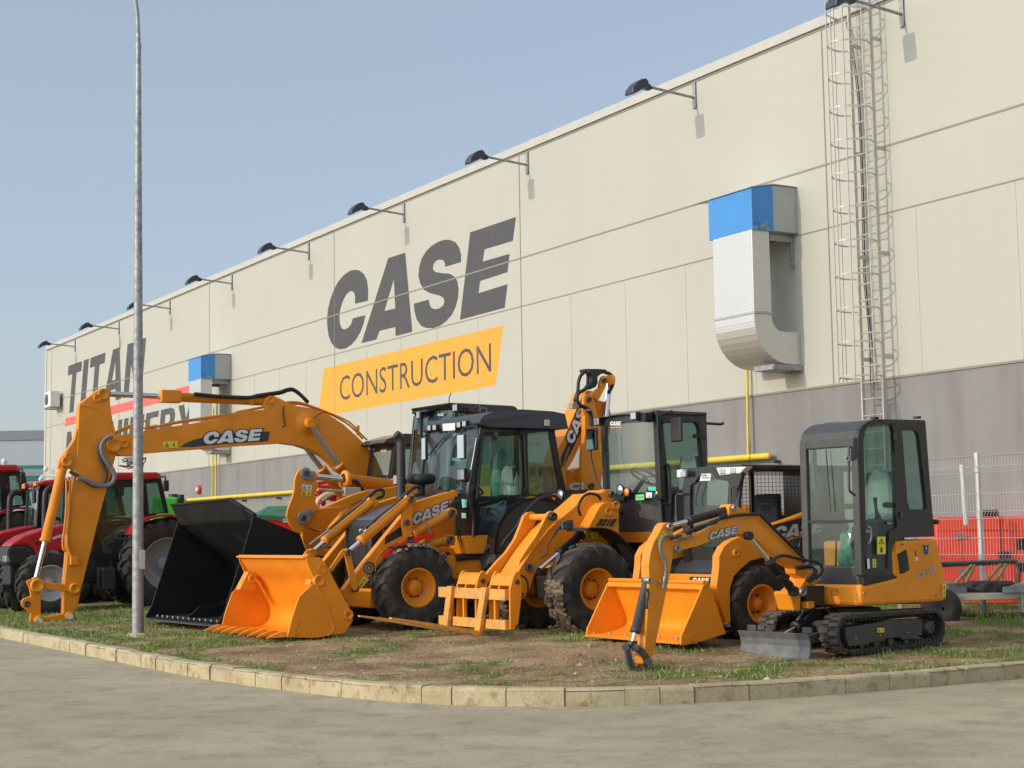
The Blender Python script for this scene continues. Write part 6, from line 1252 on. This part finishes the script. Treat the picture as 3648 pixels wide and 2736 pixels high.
ex.tube('spiral_hose', "X950,125 900,145 865,185 855,240 880,310 930,380 962,440 965,490 930,535 870,548 790,530 720,495 650,485", -.13, .038, HS, st_)
bo = ex.prof('boom', "A938,1080 955,1040 1010,992 1270,945 2212,800 C0,562 160,525 380,482 600,446 850,412 1000,406 1150,430 1300,490 1450,588 1600,722 1760,900 1850,1100 1660,1200 1500,1090 1400,1040 1330,962 1250,892 1130,832 1000,790 850,771 500,792 0,826 A2212,1062 1280,1142 1180,1166 1060,1162 960,1120", -.06, .24, O, bevel=.01)
bos("A1000,1070", -.06, .12, bo); bos("A1085,1060", -.06, .07, bo); MB().lathe(ex.q("C1090,580", -.055), -ex.l, [(.24, 0), (.22, .02), (.12, .03), (.10, .10), (.01, .10)], 28).build('pivot_boss', O, bo)
MB().cyl(ex.q("C1085,565", -.06), ex.q("C1125,572", -.32), .085, seg=20).build('boom_pin', O, bo)
ex.prof('cylinder_lug', "C655,405 680,325 720,300 765,305 830,335 905,375 1010,392 950,412 850,424 680,438", -.05, .05, O, bo, .008); ex.prof('cylinder_lug', "C655,405 680,325 720,300 765,305 830,335 905,375 1010,392 950,412 850,424 680,438", .12, .05, O, bo, .008)
bos("C725,345", -.05, .075, bo, .03)
ex.cyl2("C690,358", "A925,622", .06, .082, .595, .048, O, bo, 'stick_cylinder')
MB().box(ex.q("A1490,645", .0), (ex.f*.18, ex.l*.09, V((0, 0, .11)))).build('cylinder_head', O, bo, .02)
ex.tube('hose', "C-20,285 100,300 250,312 500,322 600,302 700,287 820,268 890,245 950,242 1020,290 1095,365", -.05, .034, RUB, bo); ex.tube('hose', "C-20,300 250,322 500,335 620,312 720,292 830,275 900,250 960,250 1030,300 1100,372", .02, .034, RUB, bo)
for k in range(3): ex.tube('steel_line', [p+V((0, 0, .0)) for p in ex.q("A1000,960 1170,885 1270,860 A1330,912 1600,858 2212,772 C380,468 600,424 860,372 1000,368 1150,412 1320,478 1500,560 1600,660 1680,740" if k == 0 else "A1000,975 1180,905 1300,925 1600,870 2212,785 C380,478 600,432 860,382 1000,384 1150,424 1320,488 1500,590 1640,730", -.02+.06*k)], 0, .017, O, bo)
for st in ("C545,300", "C1590,598"): MB().cyl(ex.q(st, 0), ex.q(st, 0)+V((0, 0, -.18)), .03).build('grease_fitting', O, bo)
ex.prof('boom_decal', "A1580,1088 1620,1058 1700,1022 1790,1002 C100,690 450,665 725,655 706,752 300,776 0,806 A1700,1088", -.063, .003, mat('charcoal decal', (.045, .045, .05), .5), bo, 0)
logo(bo, ex.q("C68,788", -.063), ex.q("C648,745", -.063), ex.q("C68,662", -.063), WL, off=.008)
decal(ex, 'A', [(1428, 1040), (1556, 1034), (1556, 1092), (1430, 1102)], -.062, bo)
ex.tube('wire', "C865,405 855,450 865,540 875,590 850,610", -.08, .010, RUB, bo); ex.tube('wire', "C1145,540 1200,490 1280,460", -.14, .008, RUB, bo)
ex.cyl2("C1630,1330", "C1118,578", -.30, .085, .46, .047, O, ex.root, 'boom_cylinder', rod=ST); ex.cyl2("C1500,1370", "C980,690", .26, .085, .52, .047, O, ex.root, 'boom_cylinder', rod=ST)
cn = -1.0
EO = "E520,442 745,442 960,450 960,1000 470,1000 470,745 490,600"
ex.plate('cab_side', EO, ["E582,492 736,492 850,495 850,760 575,750"], cn, .05, BG, glass=GL)
nt_ = ex.q("E510,450", cn); nb_ = ex.q("E470,745", cn); uE = ex.uvw(nt_)[0]
cabfront(ex, nt_, nb_, cn, cn+.95, GL, BG, .10, .06, .06, .05)
MB().prism([ex(uE+.16, cn-.04, nt_.z+.10), ex(uE+.25, cn-.04, nt_.z+.02), ex(uE+.02, cn-.04, nt_.z-.02), ex(uE-1.6, cn-.04, nt_.z-.02), ex(uE-1.6, cn-.04, nt_.z+.15), ex(uE-.2, cn-.04, nt_.z+.20)], ex.l*1.03).build('cab_roof', BG, ex.root, .03)
logo(ex.root, ex.qf("E388,520", uE+.1), ex.qf("E438,516", uE+.1), ex.qf("E388,498", uE+.1), SLV, rim=False)
ex.tube('exhaust', [ex(uE-3, -.8, 2.0), ex(uE-3, -.8, 2.8)], 0, .07, BK)
seat(ex, uE-.8, cn+.5, 2.2, None, .6)
MB().box(ex(uE-1.0, cn+.48, 1.9), (ex.f*.9, ex.l*.47, V((0, 0, .35)))).build('cab_base', BG, ex.root, .02)
MB().prism([ex(uE-.9, -1.3, z) if k else ex(uE-.9, -1.3, z) for k, z in ((0, 1.1),)]+[ex(uE-.9, -1.3, 2.0), ex(uE-3.6, -1.3, 2.1), ex(uE-4.2, -1.3, 1.9), ex(uE-4.2, -1.3, 1.1)], ex.l*2.6).build('body', O, ex.root, .08)
for w in (-1.4, .8): MB().prism([ex(u, w, z) for u, z in [(uE+.9, .7), (uE+.7, .3), (uE-2.6, .3), (uE-2.9, .7), (uE-2.6, 1.05), (uE+.6, 1.05)]], ex.l*.6).build('crawler_track', TY, ex.root, .08)
MB().cyl(ex(uE-1.1, 0, .8), ex(uE-1.1, 0, 1.2), .7, seg=28).build('slew_ring', BK, ex.root)
# ================================================ tractors
def tractor():
    T = Mc((-8.5, 28.0)); T.start('tractor', None, 'tractor', .22, -1.3, .85, 'red tractors parked behind the digger')
    T.wheel(-.29, .70, 0, .34, .55, .315, TY, 15, rimm=CRM, lugh=.04, dish=.10, hub=.10, bolts=0); f2_ = T.wheel(-.29, .70, 1.36, .34, .55, .315, TY, 15, rimm=CRM, lugh=.04, dish=.10, hub=.10, bolts=0)
    T.wheel(-2.42, 1.0, -.05, .48, .80, .47, TY, 20, rimm=mat('grey rim', (.27, .28, .30), .45), lugh=.045, dish=.16, hub=.14, bolts=0); T.wheel(-2.42, 1.0, 1.27, .48, .80, .47, TY, 20, rimm=CRM, lugh=.045, dish=.16, hub=.14, bolts=0)
    T.prof('hood', "B75,822 110,785 200,728 330,682 530,637 800,600 800,800 530,860 300,900 285,850 230,812", .52, .66, RD, bevel=.07)
    T.prof('nose', "B48,905 58,850 75,818 230,810 285,850 298,905 250,985 70,985", .50, .70, BK, bevel=.05)
    un = T.uvw(T.q("B50,920", .5))[0]
    for w in (.50, .95): MB().box(T(un-.04, w+.13, T.q("B60,928", .5).z), (T.f*.05, T.l*.13, V((0, 0, .06)))).build('headlight', LN, T.root, .02)
    MB().box(T(-.9, .85, .95), (T.f*1.2, T.l*.28, V((0, 0, .28)))).build('engine', BK, T.root, .03)
    MB().box(T(-2.2, .85, .95), (T.f*.7, T.l*.35, V((0, 0, .35)))).build('gearbox', BK, T.root, .03)
    MB().box(T(-.29, .85, .68), (T.f*.1, T.l*.6, V((0, 0, .09)))).build('front_axle', BK, T.root, .03)
    T.prof('stripe', "B440,745 525,715 525,740 445,765", .515, .004, SLV, bevel=0)
    CO_ = "B665,268 1362,252 1425,540 1330,545 1210,620 1130,745 1080,860 1040,930 845,935 780,760 640,610"
    T.plate('cab_side', CO_, ["B700,335 1190,318 1210,560 1120,700 1040,880 880,890 830,740 690,590", "B1235,290 1335,285 1390,530 1260,545"], .38, .04, BG, glass=GL)
    T.plate('cab_side', CO_, ["B700,335 1190,318 1210,560 1120,700 1040,880 880,890 830,740 690,590", "B1235,290 1335,285 1390,530 1260,545"], 1.28, .04, BG, glass=GL)
    nt_ = T.q("B662,288", .38); nb_ = T.q("B640,640", .38); cabfront(T, nt_, nb_, .38, 1.30, GL, BG, .05, .05, .03, .06)
    rf = T.q("B640,268 650,232 720,212 1000,196 1330,193 1368,212 1368,255", .26); MB().prism(rf, T.l*1.20).build('cab_roof', RD, T.root, .04)
    ur = T.uvw(rf[0])[0]; zr = rf[0].z
    for w in (.36, 1.26): MB().box(T(ur+.01, w, zr+.03), (T.f*.03, T.l*.10, V((0, 0, .055)))).build('amber_lamp', AM, T.root, .015)
    for w in (.58, 1.08): MB().box(T(ur+.01, w, zr+.03), (T.f*.02, T.l*.07, V((0, 0, .05)))).build('roof_lamp', BK, T.root, .01)
    MB().tube(spl([T(ur+.30, 1.22, 1.3), T(ur+.30, 1.22, 2.2), T(ur+.26, 1.24, 2.38), T(ur+.17, 1.27, 2.44), T(ur+.07, 1.3, 2.42)]), .06, 12).build('exhaust_pipe', BK, T.root)
    ribbon2(T, "B1110,720 1150,650 1210,600 1300,565 1400,550 1480,558 1545,600", -.05, .50, -.04, RD, 'rear_fender')
    MB().tube([T(ur-.0, .3, zr), T(ur+.12, .05, zr-.02), T(ur+.12, .03, zr-.12)], .015, 8).build('mirror_arm', BK, T.root); MB().box(T(ur+.12, .0, zr-.22), (T.f*.03, T.l*.07, V((0, 0, .12)))).build('mirror', BK, T.root, .02)
    MB().tube([T(ur-1.5, .3, zr+.05), T(ur-1.55, -.1, zr+.08), T(ur-1.55, -.15, zr-.02)], .018, 8).build('mirror_arm', BK, T.root); MB().box(T(ur-1.55, -.16, zr-.10), (T.f*.05, T.l*.04, V((0, 0, .10)))).build('rear_lamp', BK, T.root, .02)
    seat(T, -1.95, .85, 1.55, PLG, .6); steering(T, -1.45, .85, 1.85, .5, .19)
    T.prof('dash', "B850,640 900,640 905,720 860,760", .6, .5, BK, bevel=.03)
    ribbon2(T, "B250,905 330,885 430,875 530,885 560,900", .0, .34, -.02, BK, 'front_fender') if False else None
    MB().box(T(-1.35, .25, .75), (T.f*.12, T.l*.2, V((0, 0, .2)))).build('step', BK, T.root, .02)
    return T
T = tractor(); t1 = T.root; base = t1.location.copy()
t2 = copy_tree(t1); t2.location = base+UW*2.75; t3 = copy_tree(t1); t3.location = base+UW*5.3+NW*1.45+V((0, 0, .05)); t3.scale = (1.1, 1.1, 1.13)
text('95', t1, T.q("B300,815", .50), T.q("B350,800", .50), T.q("B300,785", .50), DK, name='model_number', bold=.05)
PM[t2.name] = PM[t1.name]; text('105', t2, T.q("B275,805", .50), T.q("B345,785", .50), T.q("B275,775", .50), DK, name='model_number', bold=.05)
tag(t1, 'red tractor directly behind the excavator stick, nearest of the three'); tag(t2, 'red tractor in the middle, its amber roof lamp left of the digger arm'); tag(t3, 'tall red tractor cut by the left picture edge, farthest of the three')
mb = MB(); pts = [T(-2.0+rnd.uniform(-.25, .25), .9+rnd.uniform(-.2, .2), 2.78+rnd.uniform(0, .22)) for _ in range(26)]; mb.tube(spl(pts, 4), .012, 6)
wb_ = mb.build('wire_bundle', mat('grey wire', (.2, .2, .19), .6)); tag(wb_, 'tangled bundle of wire lying on the nearest red tractor roof', 'wire bundle')
# ================================================ farm machines behind
sp = Mc((-8.4, 31.2), (-1, 0)); sp.start('crop_sprayer', 'bright green plastic sprayer tank behind the red tractor', 'sprayer', .3, .5, .5)
sp.prof('tank', "B1268,410 1400,402 1490,405 1502,420 1510,545 1530,700 1270,700", 0, .9, GRN, bevel=.06)
MB().lathe(sp.q("B1465,402", .4), (0, 0, 1), [(.10, -.02), (.10, .05), (.001, .06)], 16).build('tank_lid', BK, sp.root); MB().box(sp(.3, .45, .7), (sp.f*.8, sp.l*.4, V((0, 0, .08)))).build('frame', BK, sp.root); MB().cyl(sp.q("B1530,385", .1), sp.q("B1530,450", .1), .06).build('filter', BK, sp.root)
MB().cyl(sp.q("B1500,440", .2), sp.q("B1540,438", .2), .05).build('outlet', BK, sp.root)
for w in (.1, .8): MB().lathe(sp(.3, w, .55), sp.l, [(.01, -.09), (.3, -.09), (.34, 0), (.3, .09), (.01, .09)], 24).build('wheel', TY, sp.root)
sd_ = Mc((-5.2, 30.5), (-.95, -.3)); sd_.start('seed_drill', 'red seed drill with a green tarpaulin hopper cover, behind the black bucket', 'seed drill', .3, -.5, .6)
hp_ = sd_.prof('hopper', "C640,1478 690,1492 1010,1500 1100,1560 960,1700 800,1700 620,1600", 0, 1.4, RB, bevel=.02)
tp_ = [sd_.q("C600,1470", 0), sd_.q("C705,1400", 0)+sd_.l*.3, sd_.q("C1010,1380", 0)+sd_.l*.3, sd_.q("C1080,1500", 0), sd_.q("C820,1492", 0)]
a, b, c, d = sd_.q("C610,1480", -.02), sd_.q("C1060,1505", -.02), sd_.q("C1000,1385", .55), sd_.q("C700,1392", .55)
e_, g_ = a+sd_.l*1.5, b+sd_.l*1.5
MB().add([a, b, c, d, g_, e_, a-V((0, 0, .08)), b-V((0, 0, .08))], [(0, 1, 2, 3), (3, 2, 4, 5), (0, 3, 5), (1, 4, 2), (6, 7, 1, 0)]).build('tarpaulin', GRT, sd_.root)
text('ASPIROZO', sd_.root, a*.86+b*.14+(d-a)*.18, a*.25+b*.75+(d-a)*.18, a*.86+b*.14+(d-a)*.62, mat('faded letters', (.32, .46, .32), .7), shear=-.4, off=.01)
text('GR', sd_.root, sd_.q("C845,1552", -.0), sd_.q("C905,1556", -.0), sd_.q("C845,1512", -.0), WL, bold=.05, off=.02)
for k in range(9): MB().tube([sd_(.6-.2*k, -.05, .95), sd_(.6-.2*k, -.15, .7), sd_(.6-.2*k, -.1, .4)], .03, 8).build('seed_tube', mat('cream hose', (.62, .52, .34), .6), sd_.root)
for u in (.9, -1.2): MB().lathe(sd_(u, -.1, .62), sd_.l, [(.01, -.1), (.3, -.1), (.36, 0), (.3, .1), (.01, .1)], 24).build('wheel', TY, sd_.root)
cv = Mc((-3.9, 29.6), (-.95, -.3)); cv.start('cultivator', 'bright red tubular cultivator frame with cream hoses behind the bell crank', 'cultivator', .3, -.5, .6)
fr_ = MB()
for s_ in ("C1190,1170 1340,1148", "C1190,1203 1380,1203", "C1360,1150 1370,1360", "C1215,1235 1210,1400", "C1180,1320 1460,1310", "C1320,1330 1470,1300 1520,1370", "C1180,1260 1240,1250"):
    P = cv.q(s_, 0)
    for p, r_ in zip(P, P[1:]): quadbar(p, r_, cv.l*.04, V((0, 0, .035)) if abs((r_-p).z) < .2 else cv.f*.035, fr_)
fr_.build('frame', RB, cv.root, .006); 
for dx in (0, 40): cv.tube('seed_hose', [cv.at('C', (x_+dx, y_), -.05) for x_, y_ in [(1185, 1420), (1195, 1350), (1240, 1300), (1300, 1270), (1370, 1262)]], 0, .05, MATS['cream hose'])
for st in ("C1240,1360", "C1405,1320"): MB().sphere(cv.q(st, -.05), .07, 10).build('hub', mat('deep red', (.35, .01, .02), .4), cv.root)
MB().box(cv(-.4, .4, .8), (cv.f*.9, cv.l*.3, V((0, 0, .3)))).build('hopper', RB, cv.root, .03)
yl = Mc((-.9, 25.2)); yl.start('yellow_loader', 'yellow machine glimpsed through the rear window of the backhoe cab', 'loader', .3, -1, .5)
yp = mat('construction yellow', (.62, .42, .03), .45)
yl.prof('body', "E1560,600 1880,610 1895,720 1880,1150 1560,1150", .3, 1.2, yp, bevel=.04); yl.prof('arm', "E1880,650 1930,640 1925,820 1850,915 1780,925 1700,840 1720,790 1800,770", 0, .12, yp, bevel=.01)
yl.prof('window', "E1690,650 1740,645 1740,720 1695,720", .29, .01, BK, bevel=0); yl.prof('window', "E1765,645 1820,645 1825,720 1770,722", .29, .01, BK, bevel=0); yl.pin("E1845,820", 0, .09, yl.root, STD); text('102', yl.root, yl.q("E1738,840", 0), yl.q("E1768,838", 0), yl.q("E1738,818", 0), DK)
MB().lathe(yl(-.6, .2, .7), yl.l, [(.01, -.2), (.4, -.2), (.48, 0), (.4, .2), (.01, .2)], 24).build('wheel', TY, yl.root)
# ================================================ right side: fence, trailer, generator
fe = empty('mesh_fence', (6.07, 22.9, .25), UW, 'welded grey wire mesh fence with white posts at the right', 'fence'); FO = V((6.07, 22.9, 0))
def fp(t, z, off=0): return FO+UW*t+NW*off+V((0, 0, z))
wm = mat('fence wire', (.50, .51, .50), .5, .3); mb = MB()
zs = [.35, .45, .95, 1.05, 1.55, 1.65, 2.20, 2.28]
for k in range(170):
    t_ = .75-.055*k; P = [fp(t_, .30)]
    for a in (.40, 1.0, 1.6, 2.24): P += [fp(t_, a-.05), fp(t_, a, .035), fp(t_, a+.05)]
    P.append(fp(t_, 2.40)); mb.tube(P, .0028, 4)
mb.build('mesh_wires', wm, fe)
mb = MB()
for z in zs+[.62, 1.28, 1.9]: mb.tube([fp(.75, z), fp(-9, z)], .0035, 5)
mb.build('line_wires', wm, fe)
pst = mat('fence post white', (.62, .62, .58), .5)
for t_ in (.75, -.857, -3.36, -5.86): MB().box(fp(t_, 1.32, -.04), (UW*.03, NW*.03, V((0, 0, 1.16)))).build('post', pst, fe, .005)
ra_, rb2 = ray(*src('M', 655, 132)), ray(*src('M', 693, 640)); MB().tube([CAM+ra_*(23.6/ra_.y), CAM+rb2*(23.6/rb2.y)], .04, 8).build('brace_post', pst, fe)
gn = Mc((8.2, 24.6), (-1, -.05)); gn.start('generator_container', 'bright fluorescent red metal generator housing behind the mesh fence', 'container', .3, -1.5, .5)
gb = gn.prof('housing', "M446,582 452,574 700,570 1180,566 2200,560 2200,1300 446,1300", 0, 1.2, RO_, bevel=.015)
gn.prof('recess', "M968,570 998,570 1016,1095 990,1095", -.004, .01, mat('dark red groove', (.45, .02, .015), .5), gb, 0)
for st in ("M650,680 1045,680", "M660,740 665,1120", "M446,690 1180,688"): gn.tube('panel_seam', st, -.003, .004, MATS['dark red groove'], gb, smooth=False)
for st in ("M660,735", "M680,1035"):
    MB().prism(gn.q("M%s" % st[1:], -.01)and[gn.q(st, -.01)+gn.f*x+V((0, 0, z)) for x, z in [(.10, .05), (.10, -.05), (-.08, -.01), (-.08, .01)]], -gn.l*.02).build('hinge', ST, gb, .003)
MB().box(gn.q("M1015,892", -.02), (gn.f*.09, gn.l*.02, V((0, 0, .05)))).build('door_handle', BK, gb, .01)
for y0 in (755, 942):
    for k in range(7): MB().box(gn.q("M1185,%d" % (y0+8+13*k), -.004), (gn.f*.12, gn.l*.006, V((0, 0, .012)))).build('louvre', BK, gb)
MB().box(gn.q("M890,545", .3), (gn.f*.12, gn.l*.08, V((0, 0, .06)))).cyl(gn.q("M850,555", .3), gn.q("M950,530", .3), .045).build('exhaust_flap', BK, gb, .01)
tr_ = Mc((6.0, 20.4), (-1, -.12)); tr_.start('flatbed_trailer', 'grey flatbed trailer with tubular side rail, behind the mini excavator', 'trailer', .25, -1.2, .7)
gy = mat('trailer grey', (.16, .165, .17), .5, var=.2); wd = mat('pale beam', (.52, .47, .36), .7, var=.2, vscale=4)
tr_.prof('deck', "M535,1132 700,1130 700,1215 2200,1195 2200,1230 535,1285", .12, 1.5, gy, bevel=.01)
tr_.prof('side_beam', "M598,1226 1180,1210 2200,1180 2200,1232 1180,1262 598,1282", .05, .08, wd, bevel=.006)
tr_.tube('side_rail', "M380,968 505,965 800,955 1080,945 1125,975 1135,1030 1128,1140", .1, .026, STD, smooth=True)
for a in ((600, 1135, 740, 975), (690, 1125, 760, 975), (870, 1110, 985, 970), (950, 1110, 1025, 970)): tr_.tube('rail_stay', "M%d,%d %d,%d" % a, .1, .022, mat('worn ochre paint', (.30, .22, .13), .6, var=.3, vscale=8), smooth=False)
tr_.tube('side_rail', "M380,990 1080,962 1700,945", 1.55, .02, STD, smooth=False)
tr_.prof('ramp_hinge', "M1005,1165 1060,1158 1180,1120 1400,1080 1400,1215 1005,1212", .0, .04, GS, bevel=.006)
tr_.tube('drawbar', "M535,1265 300,1275 100,1280", .7, .05, gy, smooth=False)
for w in (.05, 1.3): MB().lathe(tr_.q("M480,1345", w)+V((0, 0, 0)), tr_.l, [(.02, -.07), (.12, -.09), (.22, -.09), (.26, -.05), (.26, .05), (.22, .09), (.12, .09), (.02, .07)], 28).build('wheel', TY, tr_.root)
MB().lathe(tr_.q("M1165,1450", 0), tr_.l, [(.05, -.04), (.10, -.04), (.12, 0), (.10, .04), (.05, .04)], 20).build('jockey_wheel', TY, tr_.root)
tr_.tube('jockey_leg', "M1168,1440 1170,1230", 0, .03, GS, smooth=False)
c = tr_.q("M875,1165", .55); tz = c.z-.14
ty = MB().lathe(V((c.x, c.y, tz)), (0, 0, 1), [(.19, .02), (.22, .0), (.31, .0), (.345, .03), (.355, .06), (.355, .16), (.345, .19), (.31, .22), (.22, .22), (.19, .20)], 40)
tyo = ty.build('loose_tyre', TY); tag(tyo, 'black tyre lying flat on the trailer deck', 'tyre')
